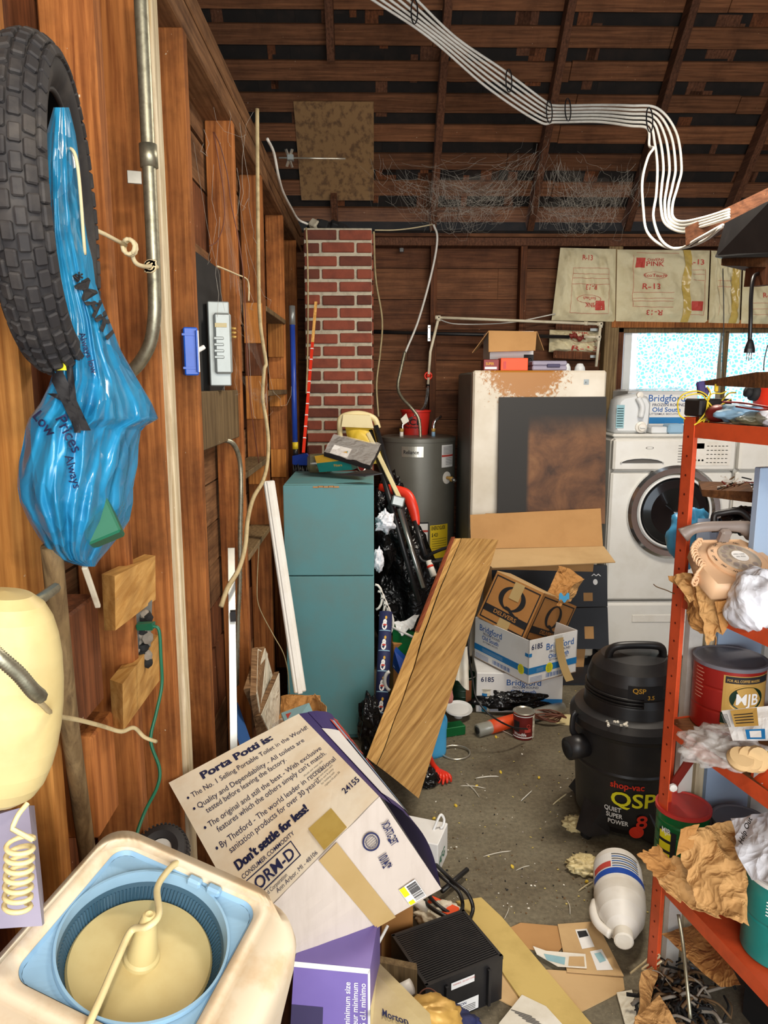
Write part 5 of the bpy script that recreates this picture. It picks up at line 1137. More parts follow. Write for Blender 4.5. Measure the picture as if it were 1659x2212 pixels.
# Bridgford boxes
k = 1.12
def cs_(p): return CAMP+(V(p)-CAMP)*k
o0 = cs_((.648, 2.923, .363)); e1 = V((-.487, .873, 0)).normalized(); e2 = V((.869, .486, 0)).normalized()
bw, bd_, bh_ = .414, .305, .214
cen = o0+e1*bw/2+e2*bd_/2; Mb = frame((cen.x, cen.y, o0.z-.003), -e1, y=e2)   # front side (-y) faces left aisle
r = root('food_case', Mb, label='upper open white and blue food case, full of a tilted brown box', cat='box')
def opencase(r, M, sx, sy, sz):
    m = MB(); t = .004
    for (cx_, cy_, a, b_) in ((0, -sy/2+t/2, sx, t), (0, sy/2-t/2, sx, t), (-sx/2+t/2, 0, t, sy), (sx/2-t/2, 0, t, sy)): m.box(M@T(cx_, cy_, 0), a, b_, sz, 'card_white', 0, True)
    m.box(M, sx, sy, t, 'card', 0, True); return m
def prn(m, g, k, mirror=False, six=True):
    if six: m.text('6185', g, 'ink_navy', .04, .80, .14, 0, 'l', .012, k*.95)
    m.text('Bridgford', g, 'ink_blue', .33 if six else .12, .74, .20, 0, 'l', .02, k*1.0)
    m.text('FROZEN ROUND', g, 'ink_navy', .36 if six else .18, .64, .085, 0, 'l', .01, k)
    m.text('Old South', g, 'ink_blue', .38 if six else .2, .51, .14, 0, 'l', .03, k)
    m.text('BUTTERMILK BISCUITS', g, 'ink_navy', .33 if six else .16, .44, .055, 0, 'l', .005, k)
    m.patch(g, 0, .20, 1, .36, 'ink_lightblue'); g2 = lambda a, q: g(a, q)+(g(.5, .5)-cpos).normalized()*0+noff
    return g2
m = opencase(r, Mb, bw, bd_, bh_)
# near vertical corner is at local (+x, -y); side facing left is local -y? choose by direction
cornerx = 1 if (Mb.inverted()@o0).x > 0 else -1; cornery = 1 if (Mb.inverted()@o0).y > 0 else -1
def sideface(M, o, ex, ez, n): return lambda a, q: o+ex*a+ez*q+n*.0014
Z_ = V((0, 0, bh_)); nL = -e2; nR = -e1
gl = sideface(Mb, o0+e1*bw+V((0, 0, -.003)), -e1*bw, Z_, nL); gr = sideface(Mb, o0+V((0, 0, -.003)), e2*bd_, Z_, nR)
def printcase(m, g, n, asp, six):
    k_ = 1/asp; l = .05 if not six else .30
    if six: m.text('6185', g, 'ink_navy', .05, .78, .17, 0, 'l', .015, k_*.95)
    m.text('Bridgford', g, 'ink_blue', l+.05, .70 if six else .74, .21, 0, 'l', .008, k_*1.05)
    m.text('FROZEN ROUND', g, 'ink_navy', l+.12, .62 if six else .66, .08, 0, 'l', .01, k_*1.0)
    m.text('Old South', g, 'ink_blue', l+.10, .49 if six else .54, .14, 0, 'l', .04, k_*1.05)
    m.text('BUTTERMILK BISCUITS', g, 'ink_navy', l+.12, .43 if six else .47, .055, 0, 'l', .005, k_*1.0)
    m.patch(g, 0, .22, 1, .37, 'ink_lightblue'); gg = lambda a, q: g(a, q)+n*.0008
    cxx = .88 if not six else .42
    m.disc(gg, cxx, .28, .105*k_, .115, 'yellow_print', 28)
    for i in range(4): m.text('BISCUIT', lambda a, q: gg(a, q)+n*.0006, 'ink_green', cxx, .33-.04*i, .035, 0, 'c', .003, k_)
    for i in range(16): m.patch(g, .36+.021*i, .06, .366+.021*i+(i % 3)*.004, .155, 'ink_blue')
    for i in range(3): m.patch(gg, .16, .255+.028*i, .55 if not six else .3, .265+.028*i, 'blue_plastic_lt')
    for i in range(4): m.patch(g, .03, .04+.032*i, .28, .048+.032*i, 'ink_blue')
printcase(m, gl, nL, bw/bh_, False); printcase(m, gr, nR, bd_/bh_, True)
m.patch(gr, 0, .62, .06, .70, 'ink_lightblue'); m.patch(gl, .94, .62, 1, .70, 'ink_lightblue')
m.build('carton', r)
# torn tape strip hanging off the right side
m = MB()
def tpf(u, v):
    p = gr(.52+.16*u+.10*v*v, .92-.95*v); return p+nR*(.004+.05*v*v)
m.grid(tpf, 3, 14, 'tape', True, .0008); m.grid(lambda u, v: gr(.50+.17*u, .98-.42*v)+nR*.002, 2, 2, 'clear_hard', False)
m.build('torn_tape', r, label='torn strip of pale tape')
# lower case
Ml = frame((cen.x-.01, cen.y+.02, .0), V((-1, .08, 0)), y=V((-.08, -1, 0))); Ml = T(cen.x-.03, cen.y+.05, 0, -.06)
r2 = root('food_case', Ml, label='lower white and blue food case on the floor, under the upper one', cat='box')
m = MB(); m.box(Ml, .42, .31, .205, 'card_white', .003, True)
g = lambda a, q: Ml@V((-.21+.42*a, -.1562, .205*q)); printcase(m, g, (Ml.to_3x3()@V((0, -1, 0))), .42/.205, True); m.build('carton', r2)
# Q box
kq = 1.08
def cq(p): return CAMP+(V(p)-CAMP)*kq
A = cq((.58, 3.349, .74)); B_ = cq((.759, 3.154, .688)); D_ = cq((.485, 3.318, .531)); E_ = cq((.792, 3.579, .609))
ux, uy, uz = (B_-A), (D_-A), (E_-A)
qr = root('moving_box', Matrix.Translation(A+ux*.5+uy+uz*.5), label='brown cardboard box printed with a large black Q, tilted inside the white case', cat='box')
m = MB(); t = .012
def hx8(o, a, b_, c): return [o, o+a, o+a+b_, o+b_, o+c, o+a+c, o+a+b_+c, o+b_+c]
m.hexa(hx8(A, ux, uy, uz*t), 'card_q'); m.hexa(hx8(A+ux*(1-t), ux*t, uy, uz), 'card_q'); m.hexa(hx8(A, ux*t, uy, uz), 'card_q'); m.hexa(hx8(A+uz*(1-t), ux, uy, uz*t), 'card_q'); m.hexa(hx8(A+uy*(1-t), ux, uy*t, uz), 'card_q')
nF = ux.cross(uy).normalized(); nF = nF if nF.dot(CAMP-A) > 0 else -nF
nS = uy.cross(uz).normalized(); nS = nS if nS.dot(CAMP-B_) > 0 else -nS
gf = lambda a, q: D_+ux*a-uy*q+nF*.0014
gs_ = lambda a, q: B_+uy+uz*a-uy*q+nS*.0014
def qprint(m, g, n, k_):
    for (a, b_, c, d) in ((.04, .05, .96, .075), (.04, .925, .96, .95), (.04, .05, .062, .95), (.938, .05, .96, .95)): m.patch(g, a, b_, c, d, 'ink_black')
    m.patch(g, .04, .20, .96, .34, 'ink_black'); g2 = lambda a, q: g(a, q)+n*.0008
    m.text('DELIVERS', g2, 'card_q', .5, .235, .11, 0, 'c', .02, k_*1.05)
    # serif Q: a ring with thick sides and a sweeping tail
    ring = lambda a, rx, ry: g(.5+rx*math.cos(a), .62+ry*math.sin(a)); n_ = 40; vs = []
    for i in range(n_):
        a = 2*math.pi*i/n_; vs.append(g(.5+.27*k_*math.cos(a), .62+.24*math.sin(a)))
    for i in range(n_):
        a = 2*math.pi*i/n_; vs.append(g(.5+.17*k_*math.cos(a-.25), .62+.215*math.sin(a-.25)))
    m.add(vs, [(i, (i+1) % n_, n_+(i+1) % n_, n_+i) for i in range(n_)], 'ink_black')
    tl = [(.40, .40), (.46, .43), (.53, .41), (.60, .36), (.68, .33), (.75, .35)]; w = [.01, .025, .035, .035, .025, .005]
    v2 = [g2(.5+(a-.5)*k_, b_+w_) for (a, b_), w_ in zip(tl, w)]+[g2(.5+(a-.5)*k_, b_-w_) for (a, b_), w_ in zip(tl, w)]
    m.add(v2, [(i, i+1, 7+i, 6+i) for i in range(5)], 'ink_black')
qprint(m, gf, nF, 1.0); qprint(m, gs_, nS, .8)
g3 = lambda a, q: gf(a, q)+nF*.0016; m.patch(g3, .43, .62, .63, .97, 'tape'); m.patch(g3, .43, .03, .66, .20, 'tape')
m.build('carton', qr)
flapq = [A, B_, B_+uz*.35-uy*.02, A+uz*.35-uy*.05]
m = MB(); m.hexa([a for a in flapq]+[a-uy.normalized()*.003 for a in flapq], 'card_light'); m.build('top_flap', qr)
# crumpled paper bag inside
def crumple(name, c4, mat, label, cat, amp=.02, fs=14, th=.002, nu=30, nv_=30, parent=None, edge=.0, seed=0, fold=None):
    q = [a if isinstance(a, V) else at(*a) for a in c4]; n = (q[1]-q[0]).cross(q[3]-q[0]).normalized()
    def f(u, v):
        p = (q[0]*(1-u)+q[1]*u)*(1-v)+(q[3]*(1-u)+q[2]*u)*v
        r_ = noise.noise(V((p.x*fs+seed, p.y*fs, p.z*fs)))*amp+abs(noise.noise(V((p.x*fs*2.1+seed, p.y*fs*2.1, p.z*fs*2.1))))*amp*.7
        e = noise.noise(V((u*7, v*7, seed+9)))*edge
        p = p+n*r_+(q[1]-q[0])*e*(abs(u-.5)*2)**3+(q[3]-q[0])*e*(abs(v-.5)*2)**3
        return p+(fold(u, v) if fold else V((0, 0, 0)))
    m = MB(); m.grid(f, nu, nv_, mat, False, th); 
    return m.build(name, parent, label=label, cat=cat) if parent is None else m.build(name, parent)
pb = root('paper_bag', cq((.86, 3.35, .62)), label='crumpled brown paper bag sticking out of the Q box', cat='bag')
crumple('bag_side', [(1206, 1222, 3.62), (1232, 1228, 3.62), (1262, 1252, 3.60), (1228, 1268, 3.58)], 'kraft', '', '', .012, 20, .002, 16, 16, pb)
crumple('bag_neck', [(1208, 1224, 3.64), (1240, 1262, 3.55), (1212, 1310, 3.50), (1172, 1300, 3.55)], 'kraft', '', '', .02, 16, .002, 16, 16, pb, seed=3)
crumple('bag_fold', [(1228, 1268, 3.58), (1262, 1250, 3.62), (1235, 1300, 3.6), (1205, 1306, 3.55)], 'kraft_light', '', '', .015, 18, .002, 14, 14, pb, seed=5)
m = MB(); m.grid(lambda u, v: at(1208+22*u, 1284+14*v, 3.5)+V((0, 0, .01*math.sin(u*9))), 8, 3, 'sky_plastic', True, .002); m.build('snack_wrapper', label='small teal and yellow wrapper in the Q box', cat='wrapper')
# big leaning plank
pl = root('leaning_plank', fl(855, 1720), label='long wide weathered split plank leaning across the middle of the room', cat='plank')
tl, tr = at(975, 1163, 3.42), at(1077, 1166, 3.36); blp, brp = fl(790, 1700, .0), fl(893, 1722, .0)
blp = at(792, 1636, 2.60); brp = at(905, 1725, 2.50)
axd = ((tl+tr)/2-(blp+brp)/2); wd = (brp-blp); 
PM = frame((blp+brp)/2, wd, y=axd)
nrm_ = PM.to_3x3()@V((0, 0, 1))
def pc_(s, t, off=0): # s across 0..1, t along 0..1
    a = blp.lerp(tl, t); b_ = brp.lerp(tr, t); return a.lerp(b_, s)+nrm_*off
def plankpart(s0, s1, cup, mat, nm, jag=None):
    m = MB(); nT = 40
    def f(u, v):
        s = s0(v)+(s1(v)-s0(v))*u; return pc_(s, v, cup*math.sin(math.pi*s)+.0015*noise.noise(V((s*40, v*3, 0))))
    m.grid(f, 16, nT, mat, False, -.022); return m.build(nm, pl, M=None)
ROOTM[pl.name] = PM; pl.matrix_basis = PM
crk = lambda v: .20+.03*math.sin(v*7)+.02*noise.noise(V((v*9, 0, 0)))
plankpart(lambda v: 0.0, lambda v: crk(v)-.006-.012*(1-abs(2*v-1)), .004, 'plank_wood', 'split_edge')
plankpart(lambda v: crk(v)+.006, lambda v: 1.0, .006, 'plank_wood', 'main_board')
m = MB(); m.grid(lambda u, v: pc_(-.01+.085*u, .52+.485*v, .004+.003*math.sin(u*3)), 4, 12, 'torn_wood', False, -.02); m.build('bark_edge', pl, label='dark reddish torn edge')
# paint tin in the middle, other tins
def tin(name, base, R, H, body, label, lid='tin', fn=None, n=40, rings=0, openr=False, tilt=None, group=None, lidmat=None):
    M = Matrix.Translation(base) if tilt is None else tilt
    kw = dict(group=group) if group else {}
    r = root(name, M, label=label, cat='can', **kw)
    pr = [(0, .002), (R-.003, .0), (R, .003)]
    for i in range(rings+1):
        z = .003+(H-.006)*i/(rings+1)
        if i: pr += [(R, z-.004), (R+.0012, z), (R, z+.004)]
    pr += [(R, H-.003)]
    if openr: pr += [(R+.002, H), (R-.002, H), (R-.004, H-.006), (R-.004, .01), (0, .008)]
    m = MB(); m.lathe(M, pr, body, n, caps=False)
    g = lambda a, z: M@V(((R+.0013)*math.sin(a), -(R+.0013)*math.cos(a), z))
    if fn: fn(m, g, R, H)
    m.build('body', r)
    m = MB()
    if not openr: m.lathe(M, [(R+.001, H-.004), (R+.0025, H), (R-.001, H+.002), (R-.006, H-.003), (R-.012, H-.001), (0, H-.001)], lidmat or lid, n, caps=False); m.build('lid', r)
    else: m.lathe(M, [(R+.0005, H-.003), (R+.003, H), (R-.003, H+.001)], lid, n, caps=False); m.build('rim', r)
    return r
bs = fl(1135, 1600); Rt = .048
def lab1(m, g, R, H):
    m.patch(g, -1.25, .004, .62, H-.012, 'maroon', 12, 1); m.patch(g, .62, .004, 1.35, H-.010, 'cloth_white', 6, 1); g2 = lambda a, z: g(a, z)+(g(a, z)-V((bs.x, bs.y, 0)))*0
    g2 = lambda a, z: V((bs.x+(R+.002)*math.sin(a), bs.y-(R+.002)*math.cos(a), bs.z+z))
    m.text('WOODLIFE', g2, 'ink_white', -.6, .02, .017, 0, 'c', .02, 11); m.patch(g2, -1.2, .012, .6, .016, 'ink_white', 12, 1); m.patch(g2, -1.2, .118*H/.12, .6, .121*H/.12, 'ink_white', 12, 1)
    m.patch(g2, -1.2, .035, -.55, .07, 'ink_black', 6, 1); m.patch(g2, .1, .05, .45, .10, 'ink_red', 4, 1)
tin('paint_can', bs+V((0, .045, 0)), Rt, .125, 'maroon', 'dark red paint can standing alone in the middle of the floor', fn=None)
c_ = bpy.data.objects['paint_can']; bs = bs+V((0, .045, 0))
m = MB(); g = lambda a, z: V((bs.x+(Rt+.0016)*math.sin(a), bs.y-(Rt+.0016)*math.cos(a), z)); 
m.patch(g, .72, .006, 1.5, .117, 'cloth_white', 8, 1); m.patch(g, -1.4, .012, .7, .017, 'ink_white', 12, 1); m.patch(g, -1.4, .112, .7, .116, 'ink_white', 12, 1); m.patch(g, -1.3, .04, -.6, .09, 'ink_black', 6, 1)
m.text('Woodlife', g, 'ink_white', -.55, .022, .02, 0, 'c', .03, 16); m.disc(g, .25, .07, .18, .010, 'ink_red', 20, .7); m.patch(g, -.1, .04, .5, .058, 'ink_red', 6, 1); m.build('paper_label', c_)
b2 = fl(1052, 1540); tin('paint_can', b2+V((0, .05, 0)), .047, .12, 'cloth_white', 'open empty paint can with a blue and white label beside the black bag', openr=True, fn=lambda m, g, R, H: (m.patch(g, -1.5, .004, 0, H-.02, 'ink_lightblue', 10, 1), m.patch(g, -1.5, .004, -.1, .03, 'teal_print', 10, 1), m.patch(g, .35, .06, .85, .09, 'ink_grey', 6, 1)))
b3 = fl(1003, 1535); tin('coffee_can', b3+V((0, .07, 0)), .068, .165, 'can_green_dark', 'dark green rusty coffee can behind the leaning plank', openr=True, rings=4, fn=lambda m, g, R, H: m.patch(g, .1, .004, .55, H-.01, 'rust', 4, 1))
m = MB(); crn = P((985, 1390, 3.2), (1010, 1395, 3.2), (1012, 1490, 3.15), (985, 1470, 3.15)); m.grid(lambda u, v: (crn[0]*(1-u)+crn[1]*u)*(1-v)+(crn[3]*(1-u)+crn[2]*u)*v+V((0, .02*math.sin(u*6), 0)), 8, 10, 'paper', True, .003); m.build('torn_paper', label='torn brown and white paper sticking out of the dark green can', cat='paper')
# white spool / dish
c = fl(992, 1555); m = MB(); m.lathe(T(c.x, c.y+.03, 0, 0, .15), [(.02, 0), (.022, .03), (.055, .038), (.068, .048), (.066, .053), (.05, .046), (0, .046)], 'white_clean', 32, caps=False); m.build('plastic_knob_dish', label='white round plastic dish on a stubby foot beside the green can', cat='dish')
# roll of grey plastic
rl = root('plastic_roll', fl(1060, 1560), label='clear grey plastic roll with an orange wrapper lying behind the paint can', cat='roll')
a, b_ = fl(1032, 1578, .03), fl(1215, 1528, .03); m = MB(); m.tube([a, a.lerp(b_, .3), b_], .030, 'clear_hard', 20); m.tube([a, b_], .024, 'grey_metal', 16); m.build('roll', rl)
m = MB(); m.tube([a.lerp(b_, .14), a.lerp(b_, .42)], .0315, 'orange_plastic', 20); m.build('wrapper_band', rl, label='orange wrapper band')
m = MB(); m.tube([a+(a-b_).normalized()*.002, a-(a-b_).normalized()*.01], .016, 'black_dull', 14); m.build('hollow_core', rl)
# bundle of brown cord
m = MB(); c = fl(1185, 1555, .02)
for k in range(7):
    ph = k*.5; m.tube([c+V((.055*math.cos(t+ph*.2)*(1+.08*k), .03*math.sin(t)*(1+.1*math.sin(k*2)), .012+.012*math.sin(t*2+k)+.003*k)) for t in [j*.42 for j in range(15)]], .0035, 'cable_brown', 6)
m.build('cord_bundle', label='tangled bundle of brown flat cord on the floor beside the paint can', cat='cable')
m = MB(); c = fl(1232, 1556, .0); m.prism(Matrix.Translation(c)@Matrix.Rotation(-.1, 4, 'Z'), [(.10*math.cos(t)*(1+.35*max(0, math.cos(t))), .06*math.sin(t)*(1-.3*max(0, math.cos(t)))) for t in [k*2*math.pi/28 for k in range(28)]], .004, 'cream_yellow', .001); m.build('flat_plastic_piece', label='pale yellow flat teardrop shaped plastic piece on the floor', cat='plastic piece')
blob('trash_bag', fl(1120, 1510, .06), .20, .07, .06, 'black_bag', 'crumpled black plastic bag on the floor under the white cases', 'bag', .45, 6, 11)
# black cable in front of the cases
cord('black_cable', [(1020, 1330, 3.15), (1012, 1400, 3.1), (1022, 1470, 3.1), (1030, 1510, 3.05), (1060, 1545, 3.0), (1105, 1570, 3.02), (1140, 1575, 3.1)], .004, 'cable_black', 'thin black cable hanging down in front of the white cases', 'cable', 8)
# blue jug, pink glove, ring, red ribbon, cable reel bits
jp = fl(955, 1638); jj = jug('fluid_jug', T(jp.x-.03, jp.y+.03, 0, .5), 'sky blue plastic jug standing behind the leaning plank', .21, .10, .07, 'sky_plastic')
blob('rubber_glove', at(962, 1500, 3.0), .035, .03, .045, 'pink_glove', 'pink rubber glove bunched behind the leaning plank', 'glove', .25, 3, 3)
c = fl(985, 1625, .008); m = MB(); m.tube([c+V((.062*math.cos(t), .055*math.sin(t), .004*math.sin(t))) for t in [k*2*math.pi/40 for k in range(41)]], .0045, 'tin', 6, False); m.build('metal_ring', label='metal band ring lying on the floor beside the blue jug', cat='ring')
m = MB(); a = fl(935, 1650, .05); b_ = fl(960, 1690, .006)
m.tube(spl([fl(926, 1628, .12), fl(935, 1650, .06), fl(945, 1662, .03)], 5), .011, 'red_bright', 8)
for k in range(6): m.tube(spl([fl(944, 1660, .03), fl(940+6*k, 1675, .03), fl(930+9*k, 1695-abs(k-3)*3, .006)], 4), [.007, .007, .008, .009, .009, .008, .007, .006, .004][:9], 'red_bright', 6)
m.build('red_ribbon', label='bright red tied plastic ribbon on the floor by the plank', cat='ribbon')
blob('trash_bag', fl(925, 1680, .03), .045, .04, .035, 'black_bag', 'little black plastic bag under the plank edge near the red ribbon', 'bag', .4, 5, 12)
blob('trash_bag', at(800, 1570, 2.95), .05, .06, .14, 'black_bag', 'black plastic bag squeezed between the teal cabinet and the plank', 'bag', .5, 5, 13)
carton('green_carton', fl(975, 1585), .12, .06, .045, .3, 'can_green', 'small worn green carton on the floor behind the blue jug')
# wrapping paper roll
wr = root('wrapping_roll', at(832, 1560, 3.05), label='dark blue wrapping paper roll with white bears standing beside the cabinet', cat='roll')
a, b_ = at(834, 1322, 3.25), at(822, 1590, 3.0); m = MB(); m.tube([a, b_], .030, 'royal' if False else 'ink_navy', 20); d_ = (b_-a); fr_ = frame(a, d_, z=(0, -1, 0))
def rg(s, t): # s angle, t along
    return a+d_*t+(fr_.to_3x3()@V((0, math.sin(s), math.cos(s))))*.0308
for k in range(6):
    t0 = .06+.165*k; sgn = 1
    m.disc(rg, -.1, t0+.03, .28, .022, 'ink_white', 16); m.disc(rg, -.15, t0+.065, .38, .032, 'ink_white', 16); m.disc(lambda s, t: rg(s, t)+V((0, -.0006, 0)), -.1, t0+.055, .3, .008, 'ink_red', 10)
    m.disc(rg, .05, t0-.005, .16, .014, 'ink_gold', 12); m.patch(rg, -1.0, t0+.098, .9, t0+.106, 'blue_plastic_lt', 8, 1)
m.build('printed_paper', wr)
m = MB(); m.tube([a-d_.normalized()*.001, a+d_.normalized()*.01], .018, 'card', 14); m.build('card_core', wr)
# green bin, cups etc. between cabinet and plank
m = MB(); q = P((848, 1355, 3.3), (905, 1382, 3.25), (890, 1425, 3.2), (850, 1395, 3.28)); bk = [p+V((0, .12, -.01)) for p in q]; m.hexa([q[3], q[2], bk[2], bk[3], q[0], q[1], bk[1], bk[0]], 'can_green'); m.tube([q[0], q[1]], .006, 'white_clean', 8); m.build('green_tub', label='green plastic tub with a white rim edge behind the plank', cat='tub')
crumple('plastic_sheet', [(850, 1345, 3.32), (905, 1330, 3.4), (895, 1350, 3.35), (870, 1372, 3.26)], 'frost', 'crumpled milky plastic sheet on the green tub', 'plastic sheet', .03, 18)
m = MB(); q = P((852, 1405, 3.2), (882, 1435, 3.15), (872, 1470, 3.1), (848, 1440, 3.2)); m.hexa(q+[p+V((.01, .05, 0)) for p in q], 'blue_plastic'); f = quadface(q[3], q[2], q[1], q[0], .001); m.patch(f, .1, .1, .25, .9, 'ink_white'); m.patch(f, .5, .1, .6, .9, 'ink_white'); m.build('blue_packet', label='blue and white striped packet under the green tub', cat='packet')
m = MB(); c = at(845, 1470, 3.08); m.tube([c+V((.028*math.cos(t), -.005, .045*math.sin(t))) for t in [1.8+k*.3 for k in range(10)]], .008, 'white_clean', 8); m.build('plastic_hook', label='curved white plastic piece between wrapping roll and plank', cat='hook')
m = MB()
for k in range(5): c = at(812+6*k, 1290+14*k, 3.3); m.tube([c+V((.03*math.cos(t), 0, .06*math.sin(t))) for t in [j*.45-1.5 for j in range(8)]], .006, 'white_plastic', 6)
m.build('white_hose', label='loops of white hose beside the upper wrapping roll end', cat='hose')
carton('brown_carton', fl(870, 1560), .12, .12, .42, .2, 'card_q', 'plain brown upright carton hidden behind the plank and wrapping roll')
# white cloth by washer, white box
blob('white_cloth', fl(1370, 1440, .05), .155, .10, .055, 'cloth_white', 'dirty white cloth heap on the floor at the foot of the washer', 'cloth', .30, 5, 21, nu=60, nv_=36)
# ---- shop vacuum
vc = fl(1362, 1790); VX, VY = .935, 2.52
vr = root('shop_vacuum', (VX, VY, 0), label='black wet and dry shop vacuum with yellow and red lettering', cat='vacuum')
def vz(py): return at(1345, py, VY-.15).z
m = MB(); m.lathe(T(VX, VY, 0), [(.01, .035), (.160, .035), (.175, .06), (.188, .25), (.192, .262), (.189, .27), (.198, .385), (.205, .405)], 'black_plastic', 56, caps=False); m.build('tank', vr)
m = MB(); m.lathe(T(VX, VY, 0), [(.205, .400), (.212, .405), (.212, .43), (.196, .452), (.165, .462), (.160, .50), (.150, .53), (.135, .532)], 'black_plastic', 56, caps=False); m.build('lid_ring', vr)
m = MB(); m.lathe(T(VX, VY, 0), [(.148, .52), (.156, .535), (.155, .57), (.142, .612), (.112, .645), (.06, .66), (0, .664)], 'black_plastic', 56, caps=False); m.build('motor_head', vr)
m = MB(); m.tube(spl([V((VX-.10, VY-.02, .625)), V((VX-.09, VY-.03, .675)), V((VX-.05, VY-.04, .692)), V((VX+.05, VY-.04, .692)), V((VX+.09, VY-.03, .675)), V((VX+.10, VY-.02, .625))], 6), .014, 'black_plastic', 12); m.build('carry_handle', vr)
m = MB()
for dz in (0, .012, .024): m.tube([V((VX+.158*math.cos(t), VY+.158*math.sin(t), .51+dz)) for t in [k*.12+2.6 for k in range(18)]], .0055, 'cable_black', 6)
m.build('wound_cord', vr)
for a in (3.35, 5.0):
    d = V((math.cos(a), math.sin(a), 0)); m = MB(); p = V((VX, VY, .40))+d*.212; m.tube(spl([p+V((0, 0, .045)), p+d*.012+V((0, 0, .03)), p+d*.014+V((0, 0, -.02)), p+V((0, 0, -.045))], 4), .011, 'black_plastic', 10, True, .6); m.build('latch', vr)
m = MB(); m.tube([V((VX-.17, VY-.06, .33)), V((VX-.245, VY-.085, .325))], [.042, .040], 'black_plastic', 20); m.tube([V((VX-.243, VY-.085, .325)), V((VX-.249, VY-.087, .325))], .030, 'black_dull', 18); m.build('hose_port', vr)
for a in (3.75, 5.1, 2.2, .6):
    d = V((math.cos(a), math.sin(a), 0)); sd = V((-d.y, d.x, 0)); m = MB(); p = V((VX, VY, 0))+d*.16
    m.hexa([p-sd*.06+V((0, 0, .03)), p+sd*.06+V((0, 0, .03)), p+sd*.03+d*.075+V((0, 0, .03)), p-sd*.03+d*.075+V((0, 0, .03)), p-sd*.05+V((0, 0, .15)), p+sd*.05+V((0, 0, .15)), p+sd*.025+d*.05+V((0, 0, .075)), p-sd*.025+d*.05+V((0, 0, .075))], 'black_plastic')
    o = m.build('foot', vr); m = MB(); w_ = p+d*.05; m.tube([w_+sd*.012+V((0, 0, .022)), w_-sd*.012+V((0, 0, .022))], .021, 'black_dull', 14); m.build('caster', vr)
vg = lambda a, z: V((VX+(.186+(z-.15)*.06)*math.sin(a), VY-(.186+(z-.15)*.06)*math.cos(a), z))
m = MB()
m.text('shop-vac', vg, 'red_bright', -.62, .222, .034, 0, 'l', .02, 5.0); m.text('QSP', vg, 'yellow_print', -.60, .155, .075, 0, 'l', .045, 6.2)
for i, s_ in enumerate(('QUIET', 'SUPER', 'POWER')): m.text(s_, vg, 'ink_white', -.72+.04*i, .128-.024*i, .024, 0, 'l', .015, 4.6)
m.text('8', vg, 'red_bright', -.12, .075, .07, 0, 'l', .05, 6.5); m.disc(lambda a, z: V((VX+.182*math.sin(a), VY-.182*math.cos(a), z))*1.0, -.1, .06, .14, .022, 'red_bright', 20)
m.build('front_decal', vr, label='yellow, red and white lettering')
hg = lambda a, z: V((VX+.158*math.sin(a), VY-.158*math.cos(a), z))
m = MB(); m.patch(hg, -.42, .535, .35, .585, 'ink_black', 8, 1); g2 = lambda a, z: V((VX+.1595*math.sin(a), VY-.1595*math.cos(a), z)); m.text('QSP', g2, 'ink_gold', -.32, .562, .024, 0, 'l', .03, 6.5); m.text('3.5', g2, 'ink_gold', .0, .540, .020, 0, 'l', .02, 6.5); m.build('head_decal', vr, label='small gold lettered plate')
m = MB()
for k in range(14): c = V((VX-.10+random.uniform(-.04, .04), VY-.165+random.uniform(-.02, .02), .457)); m.lathe(Matrix.Translation(c)@Euler((random.random()*3, random.random()*3, 0)).to_matrix().to_4x4(), [(0, -.006), (.006, 0), (0, .006)], 'paper', 5)
m.build('debris_pile', vr, kind='stuff', label='little pile of pale crumbs')
# yellow rags by the vacuum
for i, (px, py, rx, lb) in enumerate(((1248, 1780, .05, 'pale yellow crumpled rag at the left foot of the vacuum'), (1262, 1868, .055, 'pale yellow crumpled rag between the vacuum and the bleach bottle'))):
    c = fl(px, py, .012)
    blob('yellow_rag', c, rx, rx*.9, .022, 'cream_yellow', lb, 'rag', .5, 9, 30+i)
# ================================================================== RED SHELVING UNIT
SP = fl(1394, 2137); d1 = V((.2285, -.9735, 0)); d2 = V((.9735, .2285, 0)); UZ = V((0, 0, 1))
def sh(a, b_, z): return SP+d1*a+d2*b_+UZ*z      # a towards the camera, b into the shelf
LA, LB = .92, .42
su = root('shelving_unit', sh(LA/2, LB/2, 0), label='red orange slotted steel shelving unit with rusty wooden shelves on the right', cat='shelf')
def post(a, b_, sa, sb):
    m = MB(); th = .0022; w_ = .038; H = 1.525
    c = [sh(a, b_, 0), sh(a+sa*w_, b_, 0), sh(a+sa*w_, b_+sb*th, 0), sh(a, b_+sb*th, 0)]; m.hexa(c+[p+UZ*H for p in c], 'orange_paint')
    c = [sh(a, b_, 0), sh(a, b_+sb*w_, 0), sh(a+sa*th, b_+sb*w_, 0), sh(a+sa*th, b_, 0)]; m.hexa(c+[p+UZ*H for p in c], 'orange_paint')
    z = .04
    while z < H-.02:
        for k_ in (0, 1):
            m.disc(lambda u, v: sh(a+sa*(th+.0008), b_+sb*u, v), .021, z, .0055, .0055, 'black_dull', 12)
            m.disc(lambda u, v: sh(a+sa*u, b_-sb*.0008, v), .020, z, .003, .003, 'rust_red', 8)
        z += .045
    return m.build('corner_post', su)
post(0, 0, 1, 1); post(LA, 0, -1, 1); post(0, LB, 1, -1); post(LA, LB, -1, -1)
LV = [.345, .765, 1.10, 1.505]
